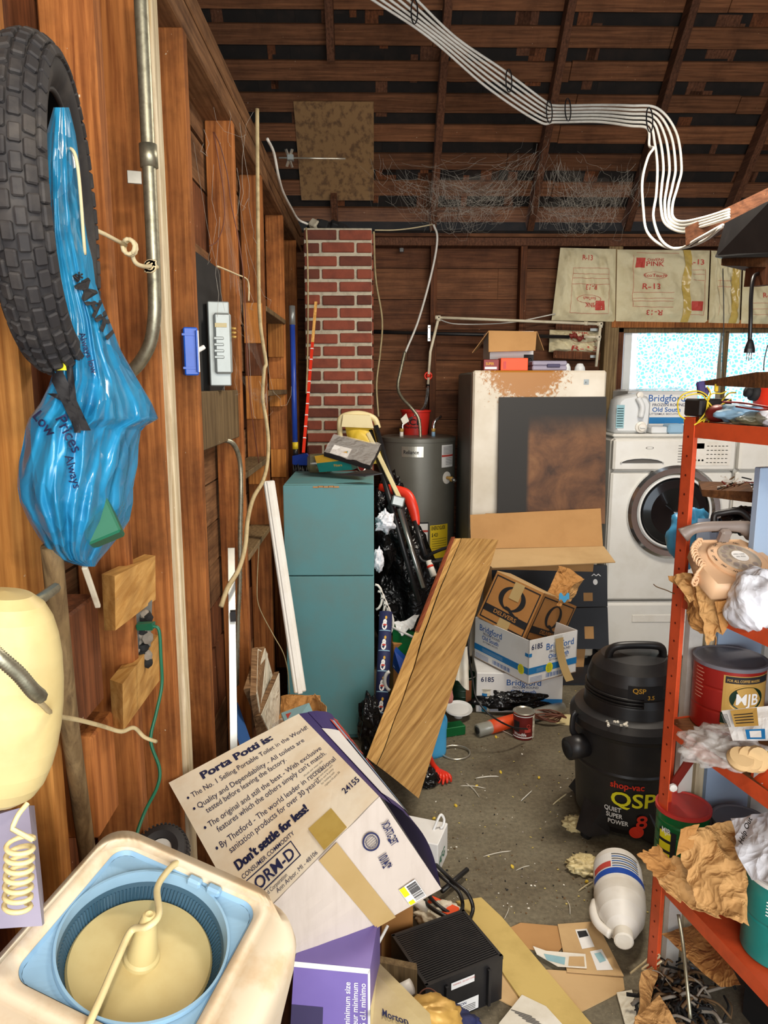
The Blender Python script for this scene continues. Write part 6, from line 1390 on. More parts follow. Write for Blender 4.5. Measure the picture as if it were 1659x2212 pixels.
for z in LV:
    m = MB(); th = .002; h = .036
    for (a0, b0, a1, b1) in ((0.002, .003, LA-.002, .003), (0.002, LB-.003, LA-.002, LB-.003), (.003, .002, .003, LB-.002), (LA-.003, .002, LA-.003, LB-.002)): m.beam(sh(a0, b0, z-h/2+.010), sh(a1, b1, z-h/2+.010), th, h, 'orange_paint')
    m.build('shelf_rim', su)
    m = MB(); c = [sh(.004, .004, z-.004), sh(LA-.004, .004, z-.004), sh(LA-.004, LB-.004, z-.004), sh(.004, LB-.004, z-.004)]; m.hexa(c+[p+UZ*.010 for p in c], 'orange_paint' if z < .5 else 'shelf_ply'); m.build('shelf_deck', su)
m = MB(); m.beam(sh(.004, .03, .58), sh(.10, .03, .745), .03, .004, 'rust_red'); m.build('corner_brace', su)
m = MB(); c = sh(.028, .016, .605); m.lathe(frame(c+V((0, -.006, 0)), (1, 0, 0), z=(0, -1, 0)), [(.011, 0), (.010, .006), (0, .008)], 'white_plastic', 8); m.build('bolt', su)
# --- top shelf
zt = 1.516
def tp_(px, py, Y=1.55): return at(px, py, Y)
mb_ = V((.775, 1.715, 1.527)); carton('black_device', (mb_.x+.0, mb_.y, 1.527), .085, .06, .040, .23, 'black_plastic', 'flat black electrical device at the left end of the top red shelf', cat='device', b=.004)
for i, (c0, c1, cc, lb) in enumerate((((1492, 895), (1560, 870), (1462, 850), 'yellow_a'), ((1500, 900), (1580, 868), (1470, 862), 'y'), ((1525, 892), (1540, 862), (1515, 865), 'y'))):
    pass
wy = root('wire_bundle', mb_+V((0, 0, .04)), label='loose bundle of thin yellow wires on the black device, top shelf', cat='wire')
for pts in (((1535, 905), (1528, 880), (1530, 858), (1510, 845), (1480, 850), (1465, 868), (1468, 895), (1480, 905)), ((1520, 912), (1535, 885), (1560, 865), (1575, 850), (1590, 848)), ((1505, 915), (1525, 890), (1530, 862), (1540, 850), (1558, 850), (1570, 845)), ((1530, 912), (1545, 890), (1530, 868), (1515, 852), (1490, 853), (1472, 862)), ((1500, 918), (1530, 900), (1550, 880), (1580, 862)), ((1545, 900), (1530, 875), (1535, 850), (1528, 835))):
    m = MB(); m.tube(spl([at(px, py, 1.68+.01*math.sin(px)) for px, py in pts], 6), .0017, 'cable_yellow', 6); m.build('yellow_wire', wy)
m = MB(); q = at(1515, 838, 1.70); m.box(frame(q, (1, 0, .2), z=(0, 0, 1)), .018, .012, .030, 'violet', .003); m.box(frame(q+V((.012, 0, -.01)), (1, 0, -.3), z=(0, 0, 1)), .012, .010, .022, 'violet', .003); m.box(frame(q+V((.035, 0, 0)), (1, 0, 0), z=(0, 0, 1)), .008, .008, .018, 'yellow', .002); m.build('plug_connector', wy, label='purple plug')
cord('red_wires', [(1560, 868, 1.58), (1600, 870, 1.55), (1640, 876, 1.5), (1670, 882, 1.48), (1640, 885, 1.5), (1590, 878, 1.55)], .002, 'maroon', 'dark red wires lying across the blue bag on the top shelf', 'wire', 6)
blob('sauce_bottle', at(1552, 893, 1.66), .028, .028, .020, 'maroon', 'small dark brown glass bottle lying on the top shelf beside the wires', 'bottle', .05, 2, 41)
m = MB(); blob('blue_bag', at(1610, 893, 1.62), .062, .05, .022, 'blue_plastic_lt', 'flat blue and brown shiny bag lying on the top shelf', 'bag', .3, 4, 43)
m = MB(); blob('striped_bag', at(1630, 905, 1.58), .05, .04, .016, 'amber_glass', 'clear brown tinted bag under the blue one on the top shelf', 'bag', .3, 4, 44)
bl = root('red_ball', at(1678, 858, 1.62), label='shiny red ball shaped tank with a black knob at the right edge', cat='tank')
m = MB(); c = at(1680, 856, 1.60)
m.lathe(T(c.x, c.y, c.z), [(0.0001, -.047)]+[(.049*math.cos(math.radians(a)), .049*math.sin(math.radians(a))) for a in range(-80, 90, 10)]+[(0.0001, .049)], 'red_bright', 32, caps=False); m.build('body', bl)
m = MB(); m.tube([c+V((-.044, 0, .006)), c+V((-.058, 0, .008))], .017, 'black_dull', 10); m.tube([c+V((-.058, 0, .008)), c+V((-.070, 0, .010))], .011, 'black_dull', 8); m.build('knob', bl)
m = MB(); blob('white_pad', at(1666, 902, 1.56), .03, .03, .020, 'bag_white', 'white rounded pad below the red ball at the right edge', 'pad', .1, 3, 45)
# wedge board in front of window, stub at mid level
m = MB(); q = P((1540, 832, 1.75), (1660, 838, 1.4), (1720, 800, 1.4), (1600, 812, 1.75)); m.hexa([q[0], q[1], q[1]+V((0, .05, .0)), q[0]+V((.0, .05, 0)), q[0]+UZ*.010, q[1]+UZ*.030, q[1]+V((0, .05, .03)), q[0]+V((0, .05, .010))], 'shelf_ply'); m.build('rough_board', label='rough dark split board sticking in from the right above the red shelf', cat='board')
m = MB(); q = P((1516, 1058, 1.85), (1630, 1062, 1.72), (1625, 1086, 1.72), (1518, 1072, 1.85)); m.hexa([q[3], q[2], q[2]+V((.03, .09, .01)), q[3]+V((.03, .09, .01)), q[0], q[1], q[1]+V((.03, .09, .01)), q[0]+V((.03, .09, .01))], 'shelf_ply'); m.build('rough_board', label='short rough board with debris on it above the telephone', cat='board')
m = MB()
for k in range(50): c = at(random.uniform(1560, 1640), random.uniform(1035, 1060), 1.82); m.beam(c, c+V((random.uniform(-.03, .03), random.uniform(-.02, .02), random.uniform(-.012, .012))), .003, .003, random.choice(['twig', 'rust_red', 'paper', 'black_dull']))
m.build('wood_debris', label='pile of dark debris on the short rough board', cat='debris', kind='stuff')
# blue side panel at the right edge
m = MB(); q = at(1648, 1110, 1.62); m.box(frame(at(1650, 1112, 1.66), (1, .25, 0), z=(0, 0, 1)), .055, .02, .22, 'blue_panel', .002); m.build('painted_board', label='faded blue painted board upright at the right edge above the telephone', cat='board')
# --- hanging shelf and black box overhead
hs = root('hanging_shelf', at(1640, 560, 2.3), label='rough wooden hanging shelf at the upper right corner', cat='shelf')
m = MB(); q = P((1558, 573, 2.3), (1720, 580, 1.9), (1760, 520, 1.9), (1640, 534, 2.3)); m.hexa([a for a in (q[0], q[1], q[1]+V((.3, .3, 0)), q[0]+V((.35, .3, 0)))]+[a+UZ*.035 for a in (q[0], q[1], q[1]+V((.3, .3, 0)), q[0]+V((.35, .3, 0)))], 'shelf_ply'); m.build('deck', hs)
m = MB(); m.beam(at(1625, 600, 2.2), at(1700, 590, 1.95), .04, .05, 'dark_wood'); m.build('cleat', hs)
m = MB(); m.beam(at(1490, 512, 3.0), at(1690, 420, 2.6), .04, .07, 'rafter_wood'); m.build('joist', hs)
kb = root('speaker_box', at(1620, 500, 2.25), label='black speaker box on the hanging wooden shelf at the upper right', cat='speaker')
m = MB(); a = P((1545, 540, 2.30), (1640, 545, 2.18), (1700, 560, 2.05), (1600, 556, 2.35)); b_ = P((1572, 478, 2.34), (1645, 440, 2.22), (1720, 430, 2.05), (1640, 450, 2.4))
b0 = [at(1546, 556, 2.28), at(1668, 556, 2.02), at(1668, 556, 2.02)+V((.25, .2, 0)), at(1546, 556, 2.28)+V((.25, .2, 0))]
t0 = [at(1566, 482, 2.30), at(1668, 430, 2.02), at(1668, 430, 2.02)+V((.25, .2, 0)), at(1566, 482, 2.30)+V((.25, .2, 0))]
m.hexa(b0+t0, 'black_plastic'); m.build('box_shell', kb)
m = MB(); f = quadface(b0[0], b0[1], t0[1], t0[0], .002); m.patch(f, .0, .0, .98, .08, 'black_dull'); m.disc(f, .55, .2, .03, .05, 'ink_grey', 10); m.build('trim_strip', kb)
pg = root('power_cord', at(1620, 740, 2.0), label='black power cord with a three prong plug hanging at the right', cat='cable')
m = MB(); m.tube(spl(P((1640, 590, 2.1), (1628, 600, 2.05), (1623, 640, 2.02), (1622, 690, 2.0), (1620, 738, 2.0)), 6), .0052, 'cable_black', 8); m.build('cord', pg)
m = MB(); c = at(1620, 752, 2.0); m.lathe(T(c.x, c.y, c.z), [(.006, .022), (.010, .012), (.014, -.002), (.0145, -.012), (0, -.012)], 'cable_black', 12, 1, .7); m.build('plug', pg)
for dx in (-.006, 0, .006):
    m = MB(); m.tube([c+V((dx, 0, -.012)), c+V((dx, 0, -.030 if dx else -.033))], .0013, 'steel', 6); m.build('prong', pg)
cord('thin_wire', [(1562, 580, 2.3), (1564, 680, 2.3), (1562, 780, 2.3), (1566, 850, 2.3)], .0016, 'cable_black', 'thin black wire hanging straight down in front of the window', 'wire')
cord('thin_wire', [(1659, 745, 1.9), (1652, 775, 1.9), (1650, 800, 1.9)], .0016, 'cable_black', 'short thin black wire at the right edge beside the window', 'wire')
# ceiling cables, each its own
paths = []
for i in range(6):
    o = (i-2.5)*1.45
    pts = [(838+o*14, -12, 3.5), (955+o*8, 80, 3.62), (1070+o*5, 170-o*5, 3.75), (1170+o*2, 240-o*6, 3.85), (1200, 246-o*5, 3.86), (1290, 245-o*5, 3.7), (1360, 250-o*6, 3.55), (1410+o*3, 256-o*6, 3.5), (1432+o*8, 300-o*4, 3.5), (1440+o*9, 360, 3.45)]
    if i in (0,): pts += [(1400, 340, 3.45), (1388, 390, 3.4), (1390, 450, 3.4), (1398, 500, 3.3), (1430, 530, 3.2), (1470, 536, 3.1), (1520, 520, 2.9), (1560, 490, 2.75)]; pts[9] = (1412, 320, 3.45)
    elif i == 1: pts += [(1418, 420, 3.4), (1412, 470, 3.35), (1430, 520, 3.2), (1465, 538, 3.1), (1510, 515, 2.9), (1562, 486, 2.75)]
    else: pts += [(1436+o*8, 400, 3.4), (1432+o*6, 440, 3.35), (1440+o*4, 480-o*3, 3.25), (1475, 497-o*5, 3.1), (1520, 485-o*4, 2.9), (1575, 468-o*4, 2.7)]
    cord('ceiling_cable', pts, .0058, 'cable_white', 'white electrical cable in the bundle stapled across the roof rafters', 'cable', 8, None, 8, group='bundle of white cables across the roof')
for i, (px, py, Y) in enumerate(((895, 30, 3.5), (1098, 178, 3.75), (1185, 245, 3.84), (1225, 240, 3.8), (1400, 262, 3.46))):
    m = MB(); c = at(px, py, Y); rr = .055
    m.tube([c+V((rr*.25*math.cos(t), -.02*1+.03*math.sin(t)*.5, rr*math.sin(t))) for t in [k*2*math.pi/16 for k in range(17)]], .003, 'cable_black', 5, False); m.build('cable_tie', label='dark cable tie holding the white roof cables', cat='tie', group='ties on the roof cables')
# --- telephone
ph = root('rotary_telephone', at(1590, 1240, 1.62), label='peach rotary dial telephone on the crumpled bags of the red shelf', cat='telephone')
pc0 = at(1588, 1205, 1.62); ux_ = V((.93, .15, -.02)).normalized(); tilt = V((0, -.42, .91)); PMx = frame(pc0, ux_, z=tilt)
m = MB()
prof_ = [(-.10, -.095), (-.105, -.04), (-.08, .05), (-.06, .075), (.06, .075), (.08, .05), (.105, -.04), (.10, -.095)]
m.prism(PMx@T(0, 0, -.045), prof_, .045, 'phone_beige', .010, True); m.build('base', ph)
m = MB(); dm = PMx@T(0, -.012, .001); m.lathe(dm, [(.067, -.004), (.067, .004), (.062, .007), (.048, .008)], 'phone_beige', 48, caps=False); m.build('number_ring', ph)
m = MB(); m.lathe(dm, [(.048, .007), (.046, .011), (.022, .011), (.021, .013), (0, .013)], 'clear_hard', 40, caps=False)
for k in range(10): a = math.radians(60+k*28); c = dm@V((.035*math.cos(a), .035*math.sin(a), .0118)); m.disc(lambda u, v: dm@V((.035*math.cos(a)+u, .035*math.sin(a)+v, .0118)), 0, 0, .0065, .0065, 'phone_grey', 12)
m.disc(lambda u, v: dm@V((u, v, .0142)), 0, 0, .019, .019, 'card_white', 24); m.text('AREA CODE', lambda u, v: dm@V((u, v, .0148)), 'ink_grey', 0, .004, .005, 0, 'c', .01); m.text('632 4152', lambda u, v: dm@V((u, v, .0148)), 'ink_grey', 0, -.005, .006, 0, 'c', .01)
m.build('finger_wheel', ph)
m = MB(); L_ = ['OPER', 'WXY', 'TUV', 'PRS', 'MNO', 'JKL', 'GHI', 'DEF', 'ABC', '1']
for k, s_ in enumerate(L_):
    a = math.radians(-60-k*28+360-10); m.text(s_, lambda u, v: dm@V((u, v, .0082)), 'ink_black', .056*math.cos(a), .056*math.sin(a), .008, a-math.pi/2, 'c', .01)
m.build('dial_letters', ph)
m = MB(); hc_ = PMx@T(0, .080, .008); m.tube(spl([hc_@V((-.090, .0, -.002)), hc_@V((-.072, 0, .014)), hc_@V((-.04, 0, .022)), hc_@V((.04, 0, .022)), hc_@V((.072, 0, .014)), hc_@V((.090, 0, -.002))], 6), [.7*q_ for q_ in [.026, .026, .024, .022, .02, .019, .018, .017, .017, .017, .017, .017, .017, .017, .017, .017, .017, .018, .019, .02, .021, .022, .024, .026, .026, .026, .026, .026, .026, .026, .026]][:31], 'phone_grey', 14); m.build('handset', ph)
m = MB(); m.box(PMx@T(.0, .058, .018), .026, .020, .035, 'phone_grey', .005); m.build('cradle', ph)
m = MB(); n_ = 120; bs_ = spl(P((1512, 1170, 1.62), (1500, 1185, 1.61), (1505, 1205, 1.6), (1520, 1225, 1.585), (1510, 1240, 1.58), (1500, 1260, 1.57)), 24)
pts = [p+V((math.cos(i*.95)*.008, math.cos(i*.95)*.003, math.sin(i*.95)*.008)) for i, p in enumerate(bs_)]; m.tube(pts, .003, 'phone_beige', 6, False); m.build('coiled_cord', ph)
# bags on the middle shelf
pbg = root('paper_sack', at(1530, 1320, 1.6), label='crumpled brown paper sack hanging over the edge of the middle red shelf', cat='bag')
crumple('sack_panel', [(1447, 1240, 1.66), (1530, 1235, 1.62), (1580, 1275, 1.58), (1490, 1300, 1.60)], 'kraft_light', '', '', .020, 22, .0012, 30, 26, pbg, seed=1)
crumple('sack_panel', [(1448, 1242, 1.67), (1505, 1262, 1.59), (1545, 1395, 1.57), (1508, 1370, 1.62)], 'kraft', '', '', .020, 20, .0012, 30, 30, pbg, seed=2)
crumple('sack_panel', [(1500, 1262, 1.585), (1590, 1270, 1.55), (1588, 1335, 1.54), (1528, 1392, 1.57)], 'kraft_light', '', '', .020, 18, .0012, 30, 30, pbg, seed=3, edge=.1)
crumple('sack_panel', [(1545, 1300, 1.54), (1600, 1295, 1.53), (1590, 1340, 1.53), (1560, 1372, 1.545)], 'kraft', '', '', .012, 24, .0012, 22, 22, pbg, seed=4)
blob('white_bag', at(1640, 1300, 1.50), .065, .07, .075, 'bag_white', 'white plastic bag full and bulging on the middle red shelf', 'bag', .28, 3.5, 51, nu=60, nv_=40)
blob('blue_tote', at(1490, 1160, 1.95), .055, .06, .085, 'sky_plastic', 'blue and white shiny bag behind the red post and left of the telephone', 'bag', .35, 4, 52)
cord('tote_strap', [(1545, 1150, 1.75), (1543, 1115, 1.76), (1560, 1108, 1.76), (1600, 1105, 1.75), (1625, 1130, 1.74)], .008, 'black_plastic', 'thick black strap looping above the telephone', 'strap', 8)
blob('dark_clutter_bag', at(1600, 1125, 1.80), .05, .04, .035, 'black_bag', 'small black bag behind the telephone handset', 'bag', .4, 5, 53)
m = MB(); m.hexa(P((1500, 1215, 1.80), (1545, 1215, 1.80), (1552, 1215, 1.84), (1505, 1215, 1.84), (1508, 1120, 1.80), (1550, 1120, 1.80), (1555, 1120, 1.84), (1512, 1120, 1.84)), 'blue_panel'); m.build('blue_carton', label='pale blue upright panel left of the telephone', cat='panel')
cord('twig', [(1458, 1283, 1.72), (1440, 1275, 1.74), (1420, 1268, 1.76), (1412, 1262, 1.77)], .0014, 'twig', 'thin dark twig poking out left of the red post', 'twig')
# white boards behind the posts
wp_ = root('painted_boards', sh(-.10, .22, 0), label='white painted boards standing upright behind the red shelving', cat='panel')
for (a0, a1, mt, z) in ((.08, .12, 'white_panel', 1.13), (.13, .155, 'cream_strip', 1.10), (.165, .30, 'blue_panel', 1.05), (.31, .44, 'white_panel', 1.0)):
    m = MB(); c = [sh(-.03, a0, 0), sh(-.03, a1, 0), sh(-.05, a1, 0), sh(-.05, a0, 0)]; m.hexa(c+[p+UZ*z for p in c], mt); m.build('panel_board', wp_)
# coffee cans
def coffee(name, C_, R, H, body, lidm, label, mid, fn, rings=2, tilt=None):
    M = Matrix.Translation(C_) if tilt is None else Matrix.Translation(C_)@tilt
    r = root(name, M, label=label, cat='can'); pr = [(0, .001), (R-.002, 0), (R, .003)]
    for i in range(1, rings+1):
        z = H*i/(rings+1); pr += [(R, z-.005), (R-.0018, z), (R, z+.005)]
    pr += [(R, H)]; m = MB(); m.lathe(M, pr, body, 56, caps=False); g = lambda a, z, o=0: M@V(((R+.001+o)*math.sin(a), -(R+.001+o)*math.cos(a), z)); fn(m, g, R, H); m.build('body', r)
    m = MB(); m.lathe(M, [(R+.001, H-.006), (R+.004, H-.006), (R+.004, H+.003), (R-.001, H+.004), (R-.004, H+.001), (0, H+.001)], lidm, 56, caps=False); m.build('lid', r); return r
def mjb(m, g0, R, H):
    g = lambda a, z, o=0: g0(a-.50, z, o)
    m.patch(g, -.10, .015, 1.35, H-.015, 'gold', 16, 1)
    g2 = lambda a, z: g(a, z, .0006); g3 = lambda a, z: g(a, z, .0012); g4 = lambda a, z: g(a, z, .0018)
    m.patch(g2, -.05, H*.80, 1.3, H*.90, 'ink_black', 14, 1); m.text('FOR ALL COFFEE MAKERS', g3, 'gold', .0, H*.825, .009, 0, 'l', .02, 9)
    m.disc(g2, .58, H*.58, .55, .034, 'gold', 40); m.disc(g3, .58, H*.58, .50, .030, 'can_green_dark', 40); m.text('MJB', g4, 'card_white', .58, H*.50, .038, 0, 'c', .06, 11)
    m.patch(g2, -.12, H*.20, 1.35, H*.36, 'can_green_dark', 14, 1); m.text('SUPERYIELD', g3, 'card_white', .6, H*.225, .020, 0, 'c', .05, 9.5)
    for k in range(9): m.patch(g2, -1.0, H*.90-.009*k, -.72+.05*(k % 2), H*.90-.009*k+.003, 'ink_faded', 4, 1)
z_ = .772; cC = fl(1572, 1560, z_); cC = sh(.13, .16, z_); cC = at(1568, 1545, 1.71); cC.z = z_
coffee('coffee_can', cC, .082, .168, 'can_red', 'lid_grey', 'big red coffee can with a grey lid on the third shelf', None, mjb)
c4 = fl(1480, 1870, .36); c4 = V((.79, 1.72, 0)); c4.z = .357
def mjg(m, g0, R, H):
    g = lambda a, z, o=0: g0(a-.25, z, o)
    m.patch(g, -1.1, .02, -.35, H*.75, 'ink_black', 8, 1); g2 = lambda a, z: g(a, z, .0008)
    for k in range(4): m.patch(g2, -1.05, .03+.028*k, -.55, .05+.028*k, 'yellow_print', 5, 1)
    m.text('MJB', g2, 'card_white', -.95, H*.70, .022, 0, 'l', .04, 11); m.text('MJB', g2, 'card_white', .15, H*.80, .014, 0, 'l', .04, 12); m.text('ACTS AS A', g2, 'card_white', .15, H*.70, .009, 0, 'l', .02, 12)
coffee('coffee_can', c4, .064, .185, 'can_green', 'lid_red', 'green coffee can with a red plastic lid on the bottom shelf', None, mjg, 5)
def gly(m, g0, R, H):
    g = lambda a, z, o=0: g0(a+.35, z, o)
    g2 = lambda a, z: g(a, z, .0008); m.text('Glyc', g2, 'card_white', -1.2, H*.42, .055, 0, 'l', .05, 12); m.text('PREMIX', g2, 'card_white', -1.15, H*.28, .014, 0, 'l', .03, 12)
    for k in range(5): m.patch(g2, -1.3, H*(.80-.04*k), -.3, H*(.815-.04*k), 'ink_white', 8, 1)
gC = V((.905, 1.45, .357)); coffee('plastic_tub', gC, .080, .190, 'teal_print', 'white_plastic', 'teal printed tub with a white lid at the right edge of the bottom shelf', None, gly, 1)
c5 = V((.93, 1.70, 0)); c5.z = .357; coffee('coffee_can', c5, .066, .155, 'purple_dark', 'lid_grey', 'dark can with a blue grey lid behind the green can, bottom shelf', None, lambda *a: None, 2)
# clear bag of bread mix
cb_ = root('clear_bag', at(1590, 1610, 1.45), label='clear plastic bag with a printed orange and blue label on the third shelf', cat='bag')
blob('film', at(1560, 1612, 1.50), .085, .07, .040, 'clear_bag', '', '', .45, 6, 61, cb_, nu=60, nv_=36)
crumple('printed_film', [(1560, 1535, 1.47), (1660, 1525, 1.40), (1665, 1600, 1.36), (1585, 1600, 1.43)], 'card_white', '', '', .006, 20, .001, 16, 12, cb_)
m = MB(); f = quadface(at(1585, 1600, 1.42), at(1662, 1600, 1.35), at(1658, 1527, 1.39), at(1562, 1537, 1.46), .010); m.patch(f, .25, .45, .85, 1.0, 'gold'); [m.patch(f, .3, .55+.09*k, .75, .58+.09*k, 'ink_black') for k in range(4)]; m.patch(f, .5, .05, 1, .35, 'ink_lightblue'); m.patch(f, .6, .1, .9, .3, 'ink_white'); [m.patch(f, .02+.03*k, .45, .035+.03*k, .9, 'ink_grey') for k in range(5)]
m.build('label_print', cb_)
m = MB()
for k in range(3): c = at(1600+18*k, 1640, 1.42); m.lathe(Matrix.Translation(c)@T(0, 0, 0, 0, .5+k*.3), [(0, -.012), (.024, -.01), (.028, 0), (.024, .01), (0, .012)], 'card_light', 16)
m.build('bread_roll', cb_, kind='stuff', label='pale food inside the clear bag')
yb = root('tea_carton', at(1650, 1680, 1.36), label='yellow and orange carton with a bar code at the right edge', cat='box')
q = P((1620, 1690, 1.46), (1668, 1722, 1.39), (1668, 1664, 1.39), (1628, 1632, 1.46)); bk = [p+V((.09, .05, 0)) for p in q]
m = MB(); m.hexa([q[0], q[1], bk[1], bk[0], q[3], q[2], bk[2], bk[3]], 'orange_plastic', mats=['can_green', 'yellow', 'orange_plastic', 'orange_plastic', 'can_green', 'can_green']); f = quadface(q[0], q[1], q[2], q[3], .001)
m.patch(f, .15, .25, .6, .85, 'card_white'); [m.patch(f, .2, .3+.045*k, .55, .32+.045*k, 'ink_black') for k in range(11)]; m.build('carton', yb)
# big paper bag on the bottom shelf
bb = root('paper_sack', at(1500, 1900, 1.5), label='large crumpled brown paper sack lying over the bottom red shelf', cat='bag')
crumple('sack_panel', [(1385, 1842, 1.60), (1480, 1850, 1.58), (1560, 1985, 1.47), (1440, 1925, 1.52)], 'kraft_light', '', '', .03, 9, .0015, 44, 40, bb, seed=11, edge=.12)
crumple('sack_panel', [(1470, 1800, 1.56), (1600, 1765, 1.58), (1628, 2000, 1.36), (1505, 1960, 1.46)], 'kraft_light', '', '', .035, 11, .0015, 54, 50, bb, seed=12, edge=.06)
crumple('sack_panel', [(1376, 1850, 1.60), (1420, 1822, 1.63), (1462, 1870, 1.56), (1425, 1900, 1.53)], 'kraft', '', '', .014, 16, .0015, 24, 20, bb, seed=13, edge=.1)
crumple('sack_panel', [(1470, 1790, 1.55), (1512, 1780, 1.55), (1500, 1835, 1.53), (1462, 1850, 1.54)], 'kraft', '', '', .014, 16, .0015, 20, 20, bb, seed=14)
wb_ = root('printed_bag', at(1620, 1830, 1.45), label='translucent grey plastic bag with lettering beside the big paper sack', cat='bag')
crumple('film', [(1575, 1765, 1.55), (1680, 1755, 1.45), (1690, 1900, 1.32), (1610, 1890, 1.40)], 'bag_white', '', '', .02, 12, .001, 26, 26, wb_, seed=15)
f = quadface(at(1610, 1890, 1.38), at(1690, 1900, 1.30), at(1680, 1755, 1.42), at(1575, 1765, 1.52), .014); m = MB(); m.text('Help Out', f, 'ink_black', .25, .45, .14, .9, 'l', .02, 1); m.build('lettering', wb_)
# bleach bottle lying on the floor
a = fl(1332, 1868, .078); b_ = fl(1347, 2040, .062); blr = root('bleach_bottle', a.lerp(b_, .5), label='large white bleach bottle lying on the floor beside the red post', cat='bottle')
ax_ = (b_-a); Lb = ax_.length; MM = frame(a, (0, 0, 1), z=ax_.normalized())
m = MB(); R = .074
m.lathe(MM, [(0, 0), (R*.80, .0), (R*.97, .018), (R, .05), (R, Lb*.45), (R*1.02, Lb*.47), (R, Lb*.50), (R*.98, Lb*.62), (R*.86, Lb*.75), (R*.60, Lb*.87), (R*.34, Lb*.93), (R*.30, Lb*.95)], 'white_plastic', 48, caps=False)
m.build('body', blr)
bf_ = lambda s, t: MM@V(((R+.0016)*math.cos(s), (R+.0016)*math.sin(s), t*Lb))
m = MB(); m.patch(bf_, -1.2, .14, 1.3, .47, 'card_white', 24, 1); b2 = lambda s, t: MM@V(((R+.0024)*math.cos(s), (R+.0024)*math.sin(s), t*Lb)); m.patch(b2, -1.2, .37, 1.3, .45, 'blue_plastic', 24, 1); m.patch(b2, .35, .27, 1.2, .35, 'ink_red', 8, 1); [m.patch(b2, -.8, .16+.035*k, .3, .175+.035*k, 'ink_blue' if k % 2 else 'ink_grey', 10, 1) for k in range(6)]; m.text('BLEACH', b2, 'ink_red', 1.15, .20, .05, math.pi/2*0, 'l', .03, 6) if False else None
m.build('printed_label', blr)
m = MB(); m.lathe(MM, [(R*.30, Lb*.93), (R*.36, Lb*.93), (R*.36, Lb*1.02), (R*.30, Lb*1.03), (0, Lb*1.025)], 'paper', 24, caps=False); m.build('cap', blr)
m = MB(); q0 = MM@V((.02, R*.92, Lb*.55)); m.tube(spl([MM@V((-.01, R*.95, Lb*.55)), MM@V((-.01, R*1.05, Lb*.68)), MM@V((-.01, R*.90, Lb*.82)), MM@V((-.01, R*.45, Lb*.93))], 6), .013, 'white_plastic', 10); m.build('handle', blr)
# ================================================================== FOREGROUND
# big printed toilet carton
kp_ = .79
def PP(px, py, Y): return at(px, py, Y*kp_)
p000 = PP(365, 1691, 2.05); p100 = PP(646, 1542, 2.24); p010 = PP(538, 2003, 1.50); p110 = PP(819, 1720, 1.70); p111 = PP(953, 1919, 1.80); p011 = PP(648, 2092, 1.58); p101 = PP(728, 1568, 2.34); p001 = p101+(p011-p111)
pr_ = root('toilet_carton', (p011+p111)/2, label='large cream cardboard carton printed in navy lettering, tipped onto one edge', cat='box')
m = MB(); m.hexa([p000, p100, p110, p010, p001, p101, p111, p011], 'card_cream', mats=[None, 'card_grey', None, None, 'card_grey', 'card_grey'])
m.build('carton', pr_)
fA = quadface(p010, p110, p100, p000, .0008)   # u along bottom edge, v up
nA = (p110-p010).cross(p000-p010).normalized()
if nA.dot(CAMP-p110) < 0: nA = -nA
def faceA(a, b_, o=.0012): return (p010*(1-a)+p110*a)*(1-b_)+(p000*(1-a)+p100*a)*b_+nA*o
m = MB(); m.grid(lambda u, v: faceA(u, v, .0004+.0012*noise.noise(V((u*6, v*6, 0)))), 16, 16, 'card_cream', False)
L1 = [('Porta Potti', .20, .865, .105, .05, 'b'), ('is:', .70, .865, .105, .05, 'b')]
[(m.text('Porta Potti', lambda a, b_: faceA(a+dx_, b_, .0012+dx_*.02), 'ink_navy', .20, .89, .088, 0, 'l', .02, 1.12), m.text('is:', lambda a, b_: faceA(a+dx_, b_, .0012), 'ink_navy', .66, .89, .088, 0, 'l', .02, 1.1), m.text("Don't settle for less!", lambda a, b_: faceA(a+dx_, b_), 'ink_navy', .10, .25, .080, 0, 'l', .02, .80)) for dx_ in (0, .003, .006)]
lines = [(.055, .805, 'The No. 1 Selling Portable Toilet in the World!', .89), (.055, .715, 'Quality and Dependability - All toilets are', .81), (.085, .655, 'tested before leaving the factory.', .60), (.055, .565, 'The original and still the best - With exclusive', .86), (.085, .505, "features which the others simply can't match.", .83), (.055, .415, 'By Thetford - The world leader in recreational', .88), (.085, .355, 'sanitation products for over 30 years!', .68)]
for x, y, s_, wd_ in lines:
    vs_, _p = text_mesh(s_, 0.0); w0 = max(v[0] for v in vs_)-min(v[0] for v in vs_); h_ = .058; sx_ = wd_/(w0*h_)
    m.text(s_, faceA, 'ink_navy', x+.03, y, h_, 0, 'l', .0, sx_)
    if x < .06: m.disc(lambda u, v: faceA(u, v), x+.005, y+.018, .008, .010, 'ink_navy', 10)
m.text("Don't settle for less!", faceA, 'ink_navy', .10, .25, .080, 0, 'l', .03, .80)
m.text('CONSUMER COMMODITY', faceA, 'ink_navy', .10, .195, .036, 0, 'l', .008, .9)
m.text('ORM-D', faceA, 'ink_navy', .14, .095, .09, 0, 'l', .03, .95)
for (a, b_, c, d) in ((.10, .075, .44, .081), (.10, .175, .44, .181), (.10, .075, .106, .181), (.434, .075, .44, .181)): m.patch(faceA, a, b_, c, d, 'ink_navy')
m.text('24155', faceA, 'ink_navy', .86, .17, .060, 0, 'l', .025, .85); m.text('Thetford Corporation', faceA, 'ink_navy', .10, .045, .03, 0, 'l', .0, .8); m.text('Ann Arbor, MI - 48106', faceA, 'ink_navy', .22, .015, .034, 0, 'l', .0, .95)
random.seed(3)
